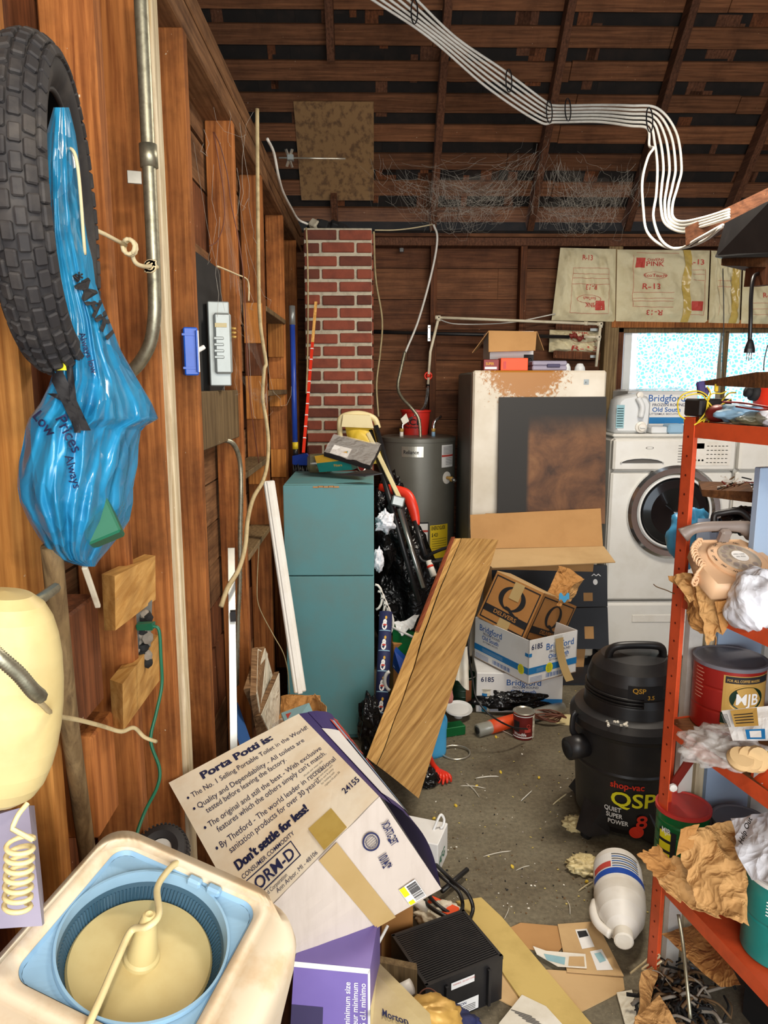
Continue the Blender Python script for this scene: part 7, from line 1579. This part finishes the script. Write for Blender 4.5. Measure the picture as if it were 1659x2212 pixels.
for k in range(7): m.text(random.choice(['Serial no. tested', 'Model and water tank', 'check seal & pump', 'replace lid part 38', 'for holding tank']), faceA, 'ink_grey', .74+.01*k, .46-.026*k, .022, .08, 'l', -.005, .8)
m.grid(lambda u, v: faceA(.56+.18*u, -.0+.16*v, .0024), 4, 4, 'tape_clear', False)
m.build('printed_panel', pr_)
nB = (p110-p010).cross(p111-p110).normalized()
if nB.dot(CAMP-p110) < 0: nB = -nB
def faceB(a, b_, o=.0015): return (p010*(1-a)+p110*a)*(1-b_)+(p011*(1-a)+p111*a)*b_+nB*o   # v away from the text panel
m = MB(); fold = .56
m.grid(lambda u, v: faceB(u, v, .002+.004*math.sin(math.pi*u)*math.sin(math.pi*v)+.0015*noise.noise(V((u*8, v*8, 4)))), 24, 20, 'card_grey', False)
o_ = .0075
m.grid(lambda u, v: faceB(.50+.14*u, v, o_), 3, 12, 'tape', False)
bf2 = lambda a, b_: faceB(a, b_, o_+.001)
m.disc(bf2, .80, .22, .055, .085, 'ink_navy', 36, .82); m.disc(bf2, .80, .22, .036, .055, 'ink_navy', 36, .9)
for k in range(5): m.patch(bf2, .765+.0*k, .18+.02*k, .835, .185+.02*k, 'ink_grey')
m.text('TEC-STACK', bf2, 'ink_navy', .885, .38, .075, -1.45, 'l', .02, .55); m.text('*24101', bf2, 'ink_navy', .76, .52, .085, -1.45, 'l', .03, .6)
for k in range(3): m.add([bf2(.895+.01*math.cos(t+k*2.1), .32+.018*math.sin(t+k*2.1)) for t in (0, 1.05, 2.1, 3.14)], [(0, 1, 2, 3)], 'ink_navy')
m.patch(bf2, .76, .76, .885, .96, 'card_white'); b3 = lambda a, b_: faceB(a, b_, o_+.002)
m.patch(b3, .762, .76, .80, .86, 'yellow_print'); m.patch(b3, .762, .92, .80, .96, 'yellow_print')
random.seed(5)
x = .0
for k in range(15): m.patch(b3, .81, .775+.012*k, .88, .775+.012*k+random.choice([.003, .006, .008]), 'ink_black')
m.text('3327-01', b3, 'ink_black', .770, .85, .03, -1.5, 'l', .01, .6)
m.build('bottom_flaps', pr_, label='grey corrugated underside with tape and a bar code label')
# right side printed panel bulging, with flap
nC = (p100-p110).cross(p111-p110).normalized()
if nC.dot((p111+p100)/2-(p010+p000)/2) < 0: nC = -nC
def faceC(a, b_, o=0): return (p110*(1-a)+p100*a)*(1-b_)+(p111*(1-a)+p101*a)*b_+nC*(o+.035*math.sin(math.pi*b_)*.9)
m = MB(); m.grid(lambda u, v: faceC(u, v, 0), 12, 16, 'violet', True); m.grid(lambda u, v: faceC(u, .12+.16*v, .002), 10, 3, 'violet', False); m.grid(lambda u, v: faceC(.08+.70*u, .10+.26*v, .0025), 10, 4, 'card_white', False); m.grid(lambda u, v: faceC(.70+.2*u, .36+.2*v, .003), 6, 4, 'ink_red', False); m.grid(lambda u, v: faceC(.1+.8*u, .40+.05*v, .003), 8, 2, 'blue_plastic_lt', False); m.grid(lambda u, v: faceC(.05+.9*u, .62+.3*v, .0025), 10, 4, 'clear_hard', False)
m.text('PORTA', lambda a, b_: faceC(a, b_, .0045), 'ink_red', .92, .55, .14, math.pi, 'l', .04, 1); m.build('printed_side', pr_, label='glossy violet, white and red printed side')
# support pile beneath
carton('wooden_crate', (-.14, 1.60, 0), .26, .24, .40, .3, 'dark_wood', 'dark wooden crate standing on the floor underneath the tipped toilet carton')
carton('brown_carton', (.0, 1.92, 0), .20, .20, .30, .1, 'card_q', 'lower brown carton on the floor behind the tipped toilet carton')
# wheel behind the boxes
wh_ = root('spare_wheel', at(352, 1830, 1.32), label='small black ribbed rubber wheel behind the white tub', cat='wheel')
c = at(350, 1842, 1.30); MM = frame(c, (1, 0, 0), z=(.55, -.5, .67)); m = MB()
m.lathe(MM, [(.022, -.018), (.035, -.022), (.046, -.018), (.052, -.006), (.052, .006), (.046, .018), (.035, .022), (.022, .018)], 'rubber_plain', 40, caps=False)
for k in range(40): a = 2*math.pi*k/40; m.box(MM@Matrix.Rotation(a, 4, 'Z')@T(.051, 0, 0), .003, .004, .026, 'rubber')
m.build('tyre', wh_); m = MB(); m.lathe(MM, [(0, .012), (.022, .014), (.022, -.014), (0, -.012)], 'white_plastic', 20, caps=False); m.build('hub', wh_)
# paper bag with magazines behind the carton
mg = root('paper_sack', at(650, 1540, 2.3), label='open brown paper sack with magazines behind the toilet carton, left of the cabinet foot', cat='bag')
crumple('sack_side', [(605, 1500, 2.65), (690, 1500, 2.6), (712, 1600, 2.3), (600, 1600, 2.5)], 'kraft', '', '', .02, 12, .002, 26, 20, mg, seed=21)
crumple('sack_rim', [(680, 1498, 2.6), (704, 1530, 2.42), (706, 1600, 2.3), (690, 1590, 2.5)], 'kraft_light', '', '', .012, 14, .002, 16, 16, mg, seed=22)
m = MB(); q = P((608, 1540, 2.35), (668, 1518, 2.35), (690, 1570, 2.2), (625, 1580, 2.2)); m.hexa([p-UZ*.01 for p in (q[3], q[2], q[1], q[0])]+[q[3], q[2], q[1], q[0]], 'label_teal'); f = quadface(q[3], q[2], q[1], q[0], .001); m.patch(f, .12, .2, .55, .85, 'ink_red'); m.text('Life Free', f, 'ink_navy', .40, .60, .25, -.2, 'l', .03, .8); m.build('magazine', label='small magazine with a red picture lying in the paper sack', cat='magazine')
crumple('clear_packet', [(588, 1562, 2.36), (612, 1552, 2.36), (620, 1580, 2.25), (590, 1580, 2.25)], 'clear_bag', 'small crumpled clear packet beside the magazine', 'packet', .015, 20)
# small white box, orange block, hook, cables
wbx = root('small_white_box', fl(890, 1810), label='small white carton with green print on the floor right of the toilet carton', cat='box')
c = fl(868, 1800, 0); M = T(.16, 2.28, 0, -.35)
m = MB(); m.box(M, .155, .13, .12, 'card_white', .003, True); g = lambda a, q_: M@V((.0785, a, q_)); m.text('AFG', g, 'ink_green', -.05, .03, .045, 0, 'l', .02, .9); m.patch(lambda a, q_: M@V((a, q_, .1212)), -.07, -.06, -.068, .06, 'card_grey'); m.build('carton', wbx)
ob_ = carton('orange_block', (.205, 1.99, 0), .095, .05, .055, -.6, 'orange_plastic', 'bright orange plastic block on the floor beside the black cables', cat='block')
m = MB(); m.tube(spl([fl(908, 1872, .006)]+P((917, 1852, 2.26), (930, 1812, 2.27), (944, 1775, 2.28), (953, 1760, 2.29), (960, 1770, 2.29), (957, 1785, 2.28), (952, 1788, 2.28)), 6), .0045, 'white_clean', 8); m.build('white_hook', label='long white wire hook standing by the orange block', cat='hook')
for i, pts in enumerate((((900, 1820, 1.95), (935, 1860, 1.95), (975, 1900, 1.9), (1010, 1930, 1.88), (1022, 1965, 1.86), (1005, 1995, 1.82), (975, 1985, 1.82), (930, 1960, 1.86), (905, 1930, 1.9)), ((905, 1850, 1.95), (950, 1890, 1.93), (990, 1925, 1.9), (1000, 1960, 1.88), (985, 1978, 1.86), (940, 1950, 1.88), (915, 1915, 1.92)))):
    m = MB(); m.tube(spl([V((at(*p).x, at(*p).y, 0)) + V((0, 0, .012+.05*math.sin(k*.8+i)**2)) if False else fl(p[0], p[1], .02+.05*math.sin(k*.7+i)**2) for k, p in enumerate(pts)], 8), .006, 'cable_black', 8); m.build('black_cable', label=('outer' if i == 0 else 'inner')+' loop of thick black cable behind the black heater', cat='cable')
m = MB(); m.tube([fl(955, 1925, .03), fl(1010, 1878, .03)], .008, 'black_plastic', 8); m.build('black_stick', label='short black stick on the floor by the cable loops', cat='stick')
for i, (a, b_, r__, lb) in enumerate(((fl(905, 1950, .06), fl(925, 1965, .05), .014, 'short white plastic tube end beside the toilet carton corner'), (at(850, 2150, 1.45), at(890, 2130, 1.45), .016, 'short white plastic tube in front of the black heater'))):
    m = MB(); m.tube([a, b_] if i else [a+(a-b_)*1.5, b_], r__, 'white_plastic', 14); m.build('plastic_tube', label=lb, cat='tube')
m = MB(); m.tube(P((838, 2000, 1.52), (780, 2110, 1.42)), .0035, 'white_clean', 8); m.build('white_rod', label='thin white rod under the lower edge of the toilet carton', cat='rod')
m = MB(); 
m.hexa([V((-.02, 1.5, .0)), V((.10, 1.5, .0)), V((.10, 1.52, .0)), V((-.02, 1.52, 0)), V((-.02, 1.5, .30)), V((.10, 1.5, .27)), V((.10, 1.52, .27)), V((-.02, 1.52, .30))], 'grey_wood'); m.build('old_board', label='weathered grey board standing under the toilet carton', cat='board')
blob('dirty_rag', fl(945, 1975, .03), .07, .05, .03, 'cloth_white', 'dirty cream rag between the toilet carton and the black heater', 'rag', .4, 5, 71)
# black heater
kh = 1.6/1.675
def ch_(p): p = CAMP+(V(p)-CAMP)*kh; return p
h000 = ch_((.05, 1.859, .046)); h100 = ch_((.134, 1.678, .059)); h110 = ch_((.352, 1.779, .055)); h010 = ch_((.268, 1.960, .043)); dn = V((0, 0, -(h000.z)+.005))
zt_ = .125; tops = [V((p.x, p.y, zt_)) for p in (h000, h100, h110, h010)]
hr = root('space_heater', sum(tops, V())/4-UZ*zt_, label='black ribbed square fan heater lying on the floor among papers', cat='heater')
m = MB(); cc = sum(tops, V())/4
o4 = tops; b4 = [V((p.x, p.y, .004)) for p in tops]; m.hexa([b4[0], b4[1], b4[2], b4[3], o4[0], o4[1], o4[2], o4[3]], 'black_plastic')
m.build('case', hr)
def ft_(a, b_, o=.0): return (tops[1]*(1-a)+tops[2]*a)*(1-b_)+(tops[0]*(1-a)+tops[3]*a)*b_+UZ*o
m = MB()
for k in range(26):
    t = .04+.92*k/25; a, b_ = ft_(.04, t, .004), ft_(.96, t, .004); m.beam(a, b_, .0042, .008, 'black_plastic')
for s_ in (.02, .98): m.beam(ft_(s_, 0, .004), ft_(s_, 1, .004), .008, .010, 'black_plastic')
for t in (.01, .99): m.beam(ft_(0, t, .004), ft_(1, t, .004), .008, .010, 'black_plastic')
m.build('grille', hr)
nf = (tops[2]-tops[1]).normalized(); nn_ = V((nf.y, -nf.x, 0)); fw_ = (tops[2]-tops[1]).length
g = lambda a, z: tops[1].lerp(tops[2], a)+nn_*.0015+UZ*(z-zt_)
m = MB(); m.patch(g, .32, zt_-.032, .62, zt_-.012, 'card_white'); m.text('WARNING - DO NOT COVER', lambda a, z: g(a, z)+nn_*.0006, 'ink_red', .34, zt_-.021, .006, 0, 'l', .0, 4.5*.8); m.patch(g, .31, .010, .68, .048, 'card_white'); m.text('PATTON', lambda a, z: g(a, z)+nn_*.0006, 'ink_navy', .33, .036, .011, 0, 'l', .04, 4.4)
for k in range(4): m.patch(lambda a, z: g(a, z)+nn_*.0006, .40, .014+.005*k, .64, .016+.005*k, 'ink_grey')
m.disc(lambda a, z: g(a, z)+nn_*.0006, .355, .022, .022, .006, 'ink_grey', 14, .7); m.build('rating_labels', hr, label='white rating labels')
for s_ in (.25, .80): m = MB(); m.beam(g(s_, .01)+nn_*.004, g(s_, zt_-.01)+nn_*.004, .008, .012, 'black_plastic', up=nn_); m.build('side_rib', hr)
cord('thin_wires', [(900, 2190, 1.42), (905, 2150, 1.44), (925, 2135, 1.45), (950, 2150, 1.44), (985, 2190, 1.42), (1010, 2240, 1.40)], .0016, 'cable_brown', 'thin brown wires looping in front of the black heater', 'wire', 6)
# floor papers
def flat(name, pts, mat, label, cat, z=.004, th=.003, fn=None, **k):
    m = MB(); q = [fl(px, py, z) for px, py in pts]
    if (q[1]-q[0]).cross(q[2]-q[1]).z < 0: q = q[::-1]
    n = len(q); top = [p+V((0, 0, th)) for p in q]; m.add(q+top, [tuple(range(n))[::-1], tuple(range(n, 2*n))]+[(i, (i+1) % n, n+(i+1) % n, n+i) for i in range(n)], mat)
    if fn: fn(m, lambda px, py: fl(px, py, z+th+.0008))
    return m.build(name, label=label, cat=cat, **k)
flat('foam_strip', [(985, 1950), (1040, 1942), (1085, 1985), (1290, 2230), (1180, 2240), (1090, 2110), (1050, 2040)], 'foam', 'long strip of dirty yellow foam lying on the floor beside the black heater', 'foam', .004, .006)
flat('cardboard_piece', [(1088, 2012), (1125, 1995), (1205, 2002), (1225, 2035), (1205, 2060), (1130, 2050)], 'card', 'torn brown cardboard piece under the yellow foam strip, nearest the vacuum', 'cardboard', .001, .003)
flat('cardboard_piece', [(1205, 1998), (1288, 1992), (1348, 2110), (1225, 2100)], 'card_light', 'tan cardboard panel with a bar code label left of the bleach bottle', 'cardboard', .006, .003,
     lambda m, g: (m.add([g(a, b) for a, b in ((1243, 2008), (1268, 2006), (1285, 2045), (1258, 2050))], [(0, 1, 2, 3)], 'card_white'), m.add([g(a, b)+UZ*.0006 for a, b in ((1247, 2012), (1266, 2010), (1272, 2022), (1252, 2026))], [(0, 1, 2, 3)], 'ink_black'), m.add([g(a, b) for a, b in ((1275, 2055), (1300, 2050), (1325, 2095), (1290, 2096))], [(0, 1, 2, 3)], 'card_white'), m.add([g(a, b)+UZ*.0006 for a, b in ((1284, 2060), (1298, 2057), (1310, 2075), (1296, 2080))], [(0, 1, 2, 3)], 'label_teal')))
flat('cardboard_piece', [(1060, 2090), (1345, 2105), (1350, 2140), (1230, 2200), (1170, 2212), (1060, 2150)], 'card_light', 'large flattened cardboard sheet on the floor in front of the bleach bottle', 'cardboard', .0005, .003)
flat('torn_wrapper', [(1152, 2045), (1180, 2055), (1265, 2062), (1268, 2092), (1205, 2088), (1160, 2062)], 'paper', 'curved torn paper wrapper with teal print on the cardboard', 'paper', .012, .002,
     lambda m, g: (m.add([g(a, b) for a, b in ((1175, 2060), (1222, 2068), (1220, 2084), (1182, 2074))], [(0, 1, 2, 3)], 'label_teal'), m.add([g(a, b) for a, b in ((1230, 2066), (1262, 2066), (1264, 2088), (1228, 2086))], [(0, 1, 2, 3)], 'card_light')))
flat('paper_sheet', [(1078, 2212), (1128, 2150), (1180, 2175), (1230, 2230), (1130, 2260)], 'paper', 'folded sheet of printed paper at the bottom edge right of the heater', 'paper', .010, .002,
     lambda m, g: [m.add([g(a, b) for a, b in ((1105+8*k, 2180+6*k), (1150+8*k, 2195+6*k), (1149+8*k, 2197+6*k), (1104+8*k, 2182+6*k))], [(0, 1, 2, 3)], 'ink_grey') for k in range(5)])
flat('cloth_piece', [(1332, 2148), (1365, 2142), (1376, 2180), (1368, 2230), (1350, 2215)], 'cloth_white', 'pale grey cloth scrap on the floor left of the twig sack', 'cloth', .004, .006)
# twig pile with paper
random.seed(9)
m = MB()
for k in range(260):
    c = fl(random.gauss(1475, 40), random.gauss(2165, 38), random.uniform(.01, .09)); a = random.random()*6.28; l = random.uniform(.02, .07); d = V((math.cos(a), math.sin(a), random.uniform(-.4, .4)))*l
    m.tube(spl([c-d*.5, c+V((random.uniform(-.01, .01), random.uniform(-.01, .01), .01)), c+d*.5], 3), random.uniform(.0015, .005), random.choice(['twig', 'black_dull', 'black_dull', 'lint']), 5)
m.build('twig_pile', label='heap of dark twigs and roots on the floor at the lower right', cat='twigs', kind='stuff')
tb_ = root('paper_sack', fl(1420, 2180), label='torn brown paper sack open around the twig heap at the bottom right', cat='bag')
crumple('sack_side', [(1385, 2100, 1.66), (1425, 2088, 1.72), (1400, 2180, 1.56), (1372, 2240, 1.46)], 'kraft_light', '', '', .012, 14, .0015, 20, 26, tb_, seed=31)
crumple('sack_side', [(1372, 2200, 1.50), (1425, 2150, 1.56), (1480, 2240, 1.44), (1370, 2280, 1.40)], 'kraft_light', '', '', .012, 14, .0015, 24, 24, tb_, seed=32)
crumple('sack_back', [(1430, 2020, 1.75), (1520, 1990, 1.78), (1600, 2120, 1.5), (1560, 2130, 1.55)], 'kraft', '', '', .014, 10, .0015, 24, 24, tb_, seed=33)
cord('coat_hanger', [(1362, 2103, 1.74), (1385, 2085, 1.74), (1412, 2062, 1.74), (1425, 2066, 1.73), (1395, 2088, 1.72), (1388, 2095, 1.71), (1400, 2096, 1.71), (1430, 2075, 1.70)], .003, 'twine', 'bent pale wire lying at the foot of the red post', 'wire', 6)
cord('metal_rod', [(1466, 1975, 1.62), (1476, 2040, 1.58), (1484, 2120, 1.52), (1492, 2200, 1.48)], .0045, 'galv', 'thin threaded grey rod standing in the twig heap', 'rod', 8)
m = MB(); q = [fl(1440, 2060, .0), fl(1640, 2200, 0)]; m.box(T(1.12, 1.55, 0, .2), .30, .26, .2, 'black_dull', .004, True); m.build('dark_crate', label='dark crate on the floor under the bottom red shelf', cat='crate')
carton('dark_carton', (sh(.35, .28, .355).x, sh(.35, .28, .355).y, .355), .2, .2, .26, .3, 'dark_wood', 'dark brown box deep on the bottom red shelf')
carton('dark_carton', (sh(.38, .30, .775).x, sh(.38, .30, .775).y, .775), .2, .18, .22, .3, 'can_red', 'dark red carton deep on the third red shelf behind the coffee can')
# purple carton
pz = .30; q = [fl(636, 2078, .42), fl(800, 2092, .42)]
pk = root('purple_carton', fl(700, 2200, 0), label='glossy purple printed carton at the bottom edge left of the heater', cat='box')
a0, a1 = at(636, 2076, 1.22), at(800, 2092, 1.22); fb0, fb1 = a0+V((-.02, -.03, -.30)), a1+V((0, -.03, -.30)); lo = fb0.z-.002; bk = V((.02, .16, .0))
m = MB(); m.hexa([fb0, fb1, fb1+bk, fb0+bk, a0, a1, a1+bk, a0+bk], 'purple_box'); 
f = quadface(fb0, fb1, a1, a0, .001); m.patch(f, 0, .965, 1, 1, 'card_white'); m.patch(f, .0, .0, .4, .72, 'purple_dark'); 
for i, s_ in enumerate(('12" minimum size', 'oz. grandeur minimum', 'a 33.56 cl.l. minimo')): m.text(s_, f, 'ink_white', .74+.10*i, .90, .105, math.pi/2, 'r', .01, .50)
m.patch(f, .97, 0, 1.0, 1, 'card_white'); m.build('carton', pk)
carton('storage_crate', (-.065, 1.20, 0), .13, .12, lo, 0, 'dark_wood', 'dark crate standing underneath the glossy purple carton')
carton('storage_crate', (.10, 1.235, 0), .20, .12, .31, 0, 'dark_wood', 'dark crate underneath the cream bag and golden cloth at the bottom edge')
mo = root('salt_bag', at(830, 2180, 1.2), label='cream yellow bag with navy lettering at the bottom edge', cat='bag')
q = P((802, 2112, 1.30), (815, 2105, 1.32), (935, 2230, 1.12), (800, 2260, 1.12)); m = MB(); m.hexa([p+V((0, .06, -.02)) for p in (q[3], q[2], q[1], q[0])]+[q[3], q[2], q[1], q[0]], 'cream_yellow')
f = lambda a, b_: at(832+a, 2165-b_, 1.20-.0012*a)+V((0, -.012, .0)); 
m.build('bag', mo); m = MB(); g = quadface(q[3], q[2], q[1], q[0], .002); m.text('Morton', g, 'ink_navy', .30, .36, .16, -.45, 'l', .03, 1.0); m.build('lettering', mo)
blob('stuffed_toy', at(925, 2205, 1.28), .07, .05, .035, 'gold', 'fuzzy golden tan cloth lump at the bottom edge in front of the heater', 'cloth', .25, 5, 81)
blob('dark_cloth', at(985, 2215, 1.30), .05, .04, .025, 'ink_navy', 'dark navy cloth lump at the bottom edge beside the golden one', 'cloth', .3, 5, 82)
# ---- white tub with a blue well and a spindle
nT = V((.25, -.20, 1)).normalized(); c0_ = CAMP+ray(312, 2025)*.92; oT = c0_+nT*.04
qa, qb, qt, qr_ = [onp(px, py, oT, nT) for px, py in ((262, 1820), (561, 1953), (236, 1790), (652, 2003))]
ex = (qb-qa); sB = ex.length; ex.normalize(); ey = nT.cross(ex)            # ey points away from the camera
ey = ey if ey.y > 0 else -ey
cT = qa+ex*sB/2-ey*sB/2; WM = frame(cT, ex, y=ey)
xa, xb, yt = (qt-cT).dot(ex), (qr_-cT).dot(ex)+.004, (qt-cT).dot(ey); yb = yt-.36
wt_ = root('washer_tub', Matrix.Translation((cT.x, cT.y, .0)), label='old white plastic appliance tub with a blue well, cream disc and spindle', cat='appliance')
S_ = sB
def rloop(x0, x1, y0, y1, r_, z, n=8): return [WM@V((a+(x0+x1)/2, b_+(y0+y1)/2, z)) for a, b_ in rnd_rect(x1-x0, y1-y0, r_, n)]
def drop(l, k_, d, zmin=None):
    c = sum(l, V())/len(l); return [V((c.x+(p.x-c.x)*k_, c.y+(p.y-c.y)*k_, (p.z-d) if zmin is None else zmin)) for p in l]
def loft(m, loops, mat):
    n = len(loops[0]); vs = [p for l in loops for p in l]
    m.add(vs, [(i*n+k, i*n+(k+1) % n, (i+1)*n+(k+1) % n, (i+1)*n+k) for i in range(len(loops)-1) for k in range(n)], mat, True)
m = MB(); O_ = rloop(xa, xb, yb, yt, .055, -.004); h_ = sB/2
loft(m, [drop(O_, .62, 0, .0), drop(O_, .68, .40), drop(O_, .78, .20), drop(O_, .90, .09), drop(O_, .985, .030), drop(O_, 1.0, .008), rloop(xa+.006, xb-.006, yb+.006, yt-.006, .05, .004), rloop(xa+.014, xb-.014, yb+.014, yt-.014, .045, .005), rloop(-h_-.022, h_+.022, -h_-.035, h_+.018, .035, .007), rloop(-h_-.018, h_+.018, -h_-.030, h_+.014, .033, .003), rloop(-h_-.012, h_+.012, -h_-.022, h_+.010, .03, .006), rloop(-h_-.006, h_+.006, -h_-.012, h_+.006, .027, .004), rloop(-h_, h_, -h_, h_, .022, -.006)], 'beige_appl'); m.build('housing', wt_)
m = MB(); loft(m, [rloop(-h_, h_, -h_, h_, .022, -.005), rloop(-h_+.003, h_-.003, -h_+.003, h_-.003, .02, -.011)], 'blue_plastic_lt')
Rw = .0985; n = 96; base = rnd_rect(sB-.006, sB-.006, .02, 8)
def ray_sq(a):
    best = 1e9; dx, dy = math.cos(a), math.sin(a)
    for i in range(len(base)):
        x1, y1 = base[i]; x2, y2 = base[(i+1) % len(base)]; den = dx*(y2-y1)-dy*(x2-x1)
        if abs(den) < 1e-12: continue
        t = (x1*(y2-y1)-y1*(x2-x1))/den; u = (x1*dy-y1*dx)/den
        if t > 0 and -1e-6 <= u <= 1+1e-6: best = min(best, t)
    return best
o_l = [WM@V((ray_sq(2*math.pi*k/n)*math.cos(2*math.pi*k/n), ray_sq(2*math.pi*k/n)*math.sin(2*math.pi*k/n), -.011)) for k in range(n)]
i_l = [WM@V((Rw*math.cos(2*math.pi*k/n), Rw*math.sin(2*math.pi*k/n), -.013)) for k in range(n)]
m.add(o_l+i_l, [(k, n+k, n+(k+1) % n, (k+1) % n) for k in range(n)], 'blue_plastic_lt')
m.build('blue_deck', wt_)
m = MB(); m.lathe(WM, [(Rw+.003, -.012), (Rw+.002, -.006), (Rw-.001, -.006), (Rw-.002, -.014), (Rw-.003, -.024)], 'blue_plastic_lt', 96, caps=False)
m.lathe(WM, [(Rw-.003, -.022), (Rw-.006, -.030), (Rw-.013, -.048)], 'navy_rib', 96, caps=False)
for k in range(120):
    M = WM@Matrix.Rotation(2*math.pi*k/120, 4, 'Z'); m.beam(M@V((Rw-.005, 0, -.028)), M@V((Rw-.0125, 0, -.046)), .0020, .0035, 'navy_rib')
m.build('ribbed_well', wt_)
m = MB(); m.lathe(WM, [(Rw-.012, -.050), (Rw-.0135, -.043), (Rw-.016, -.040), (.02, -.037), (0, -.037)], 'cream_plastic', 96, caps=False); m.build('round_plate', wt_)
m = MB(); m.lathe(WM, [(.022, -.038), (.021, -.033), (.018, -.030), (.0165, -.018), (.0115, .016), (.0085, .030), (.0075, .034), (.0045, .036), (0, .034)], 'cream_plastic', 32, caps=False); m.build('spindle', wt_)
for u in (.012, .040):
    m = MB(); m.box(WM@T(u, h_-.006, -.003), .020, .012, .012, 'blue_plastic_lt', .003); m.build('clip_tab', wt_)
m = MB(); top = WM@V((0, 0, .030)); hp = lambda px, py, h: onp(px, py, oT+nT*h, nT)
sp = [hp(392, 1868, -.006), hp(380, 1866, .004), hp(360, 1885, .012), hp(340, 1920, .020), top+V((.010, .006, .0)), top+V((.002, -.011, -.003)), hp(285, 2010, .012), hp(255, 2070, .010), hp(225, 2140, .008), hp(185, 2230, .006)]
m.tube(spl(sp, 8), .0042, 'cream_yellow', 8); m.build('stretched_cord', label='flat cream cord stretched over the spindle of the white tub', cat='cable')
# floor litter
random.seed(21)
m = MB()
for k in range(520):
    c = fl(random.uniform(930, 1290), random.uniform(1480, 2000), .001)
    if random.random() < .3: c = V((random.uniform(.2, 1.4), random.uniform(1.8, 3.7), .001))
    a = random.random()*6.28; l = random.uniform(.002, .007); m.box(Matrix.Translation(c+UZ*.001)@Euler((random.uniform(-.3, .3), random.uniform(-.3, .3), a)).to_matrix().to_4x4(), l, l*random.uniform(.4, 1), .0015, random.choice(['leaf', 'paper', 'twig', 'twig', 'lint', 'black_dull']))
m.build('floor_grit', label='scattered crumbs, chips and grit all over the concrete floor', cat='grit', kind='stuff')
for (px, py, px2, py2, w_) in ((1028, 1681, 1078, 1677, .008), (1006, 1691, 1036, 1722, .009), (995, 1697, 1050, 1703, .005), (1126, 1730, 1150, 1708, .010), (1195, 1738, 1225, 1715, .014), (1045, 1850, 1105, 1838, .005), (1115, 1880, 1145, 1870, .004), (1060, 1570, 1110, 1590, .004), (1250, 1925, 1282, 1905, .012), (1225, 1945, 1232, 1975, .010), (1090, 1985, 1100, 1960, .006)):
    m = MB(); a, b_ = fl(px, py, .004), fl(px2, py2, .004); m.tube(spl([a, a.lerp(b_, .5)+V((.004, .003, .002)), b_], 4), [w_*.15]+[w_*.35]*7+[w_*.1], 'paper' if w_ < .012 else 'twine', 6, True, .3)
    m.build('wood_splinter', label='pale wood splinter or dry blade lying on the concrete', cat='splinter', group='pale splinters on the floor')
for (px, py) in ((1082, 1668), (1165, 1680), (938, 1768), (1030, 1698), (1107, 1872), (985, 1740), (1268, 1905), (1300, 1742), (945, 1850), (1072, 1592), (1235, 1598)):
    m = MB(); c = fl(px, py, .004); m.lathe(Matrix.Translation(c)@Euler((random.random(), random.random(), random.random()*6)).to_matrix().to_4x4(), [(0, -.004), (.006, -.003), (.008, .001), (.004, .005), (0, .005)], 'yellow_pad', 8, 1, .7)
    m.build('leaf_scrap', label='small curled yellow leaf scrap on the concrete', cat='leaf', group='yellow leaf scraps on the floor')
# cobwebs hanging from the rafters
random.seed(33)
def web(name, anchors, n, label):
    m = MB(); A_ = [at(*a) for a in anchors]
    for k in range(n):
        a, b_ = random.sample(A_, 2); a = a+V([random.gauss(0, .05) for _ in range(3)]); b_ = b_+V([random.gauss(0, .05) for _ in range(3)]); t0, t1 = sorted((random.random(), random.random()))
        if t1-t0 < .2: t1 = min(1, t0+.4)
        sag = random.uniform(.02, .12); ps = [a.lerp(b_, t0+(t1-t0)*i/7)-V((0, 0, sag*4*(i/7)*(1-i/7)))+V([random.gauss(0, .006) for _ in range(3)]) for i in range(8)]
        m.tube(ps, random.uniform(.0003, .0008), 'web', 3, False)
    for k in range(3):
        a, b_, c = random.sample(A_, 3) if len(A_) > 2 else (A_*2)[:3]
        m.grid(lambda u, v: (a*(1-u)+b_*u)*(1-v)+((a+b_)/2*.5+c*.5)*v+V((0, .02*noise.noise(V((u*5, v*5, k))), -.06*math.sin(math.pi*u)*(1-v*.6)+.02*noise.noise(V((u*9, v*9, k+5))))), 16, 10, 'cobweb_mat', True)
    m.build(name, label=label, cat='cobweb', kind='stuff')
web('cobweb', [(820, 370, 4.3), (930, 390, 4.3), (1000, 430, 4.4), (1130, 420, 4.3), (1170, 330, 4.2), (940, 460, 4.5), (1050, 450, 4.4)], 210, 'dusty cobweb strung between the left roof rafters over the heater')
web('cobweb', [(1170, 440, 4.3), (1290, 420, 4.2), (1260, 470, 4.4), (1370, 380, 4.1), (1330, 430, 4.3), (1200, 360, 4.2)], 200, 'dusty cobweb strung between the right roof rafters over the insulation')
web('cobweb', [(470, 230, 2.3), (455, 300, 2.1), (520, 640, 2.3), (540, 850, 2.4), (500, 780, 2.2), (590, 860, 2.9)], 22, 'thin cobweb threads across the left wall studs')
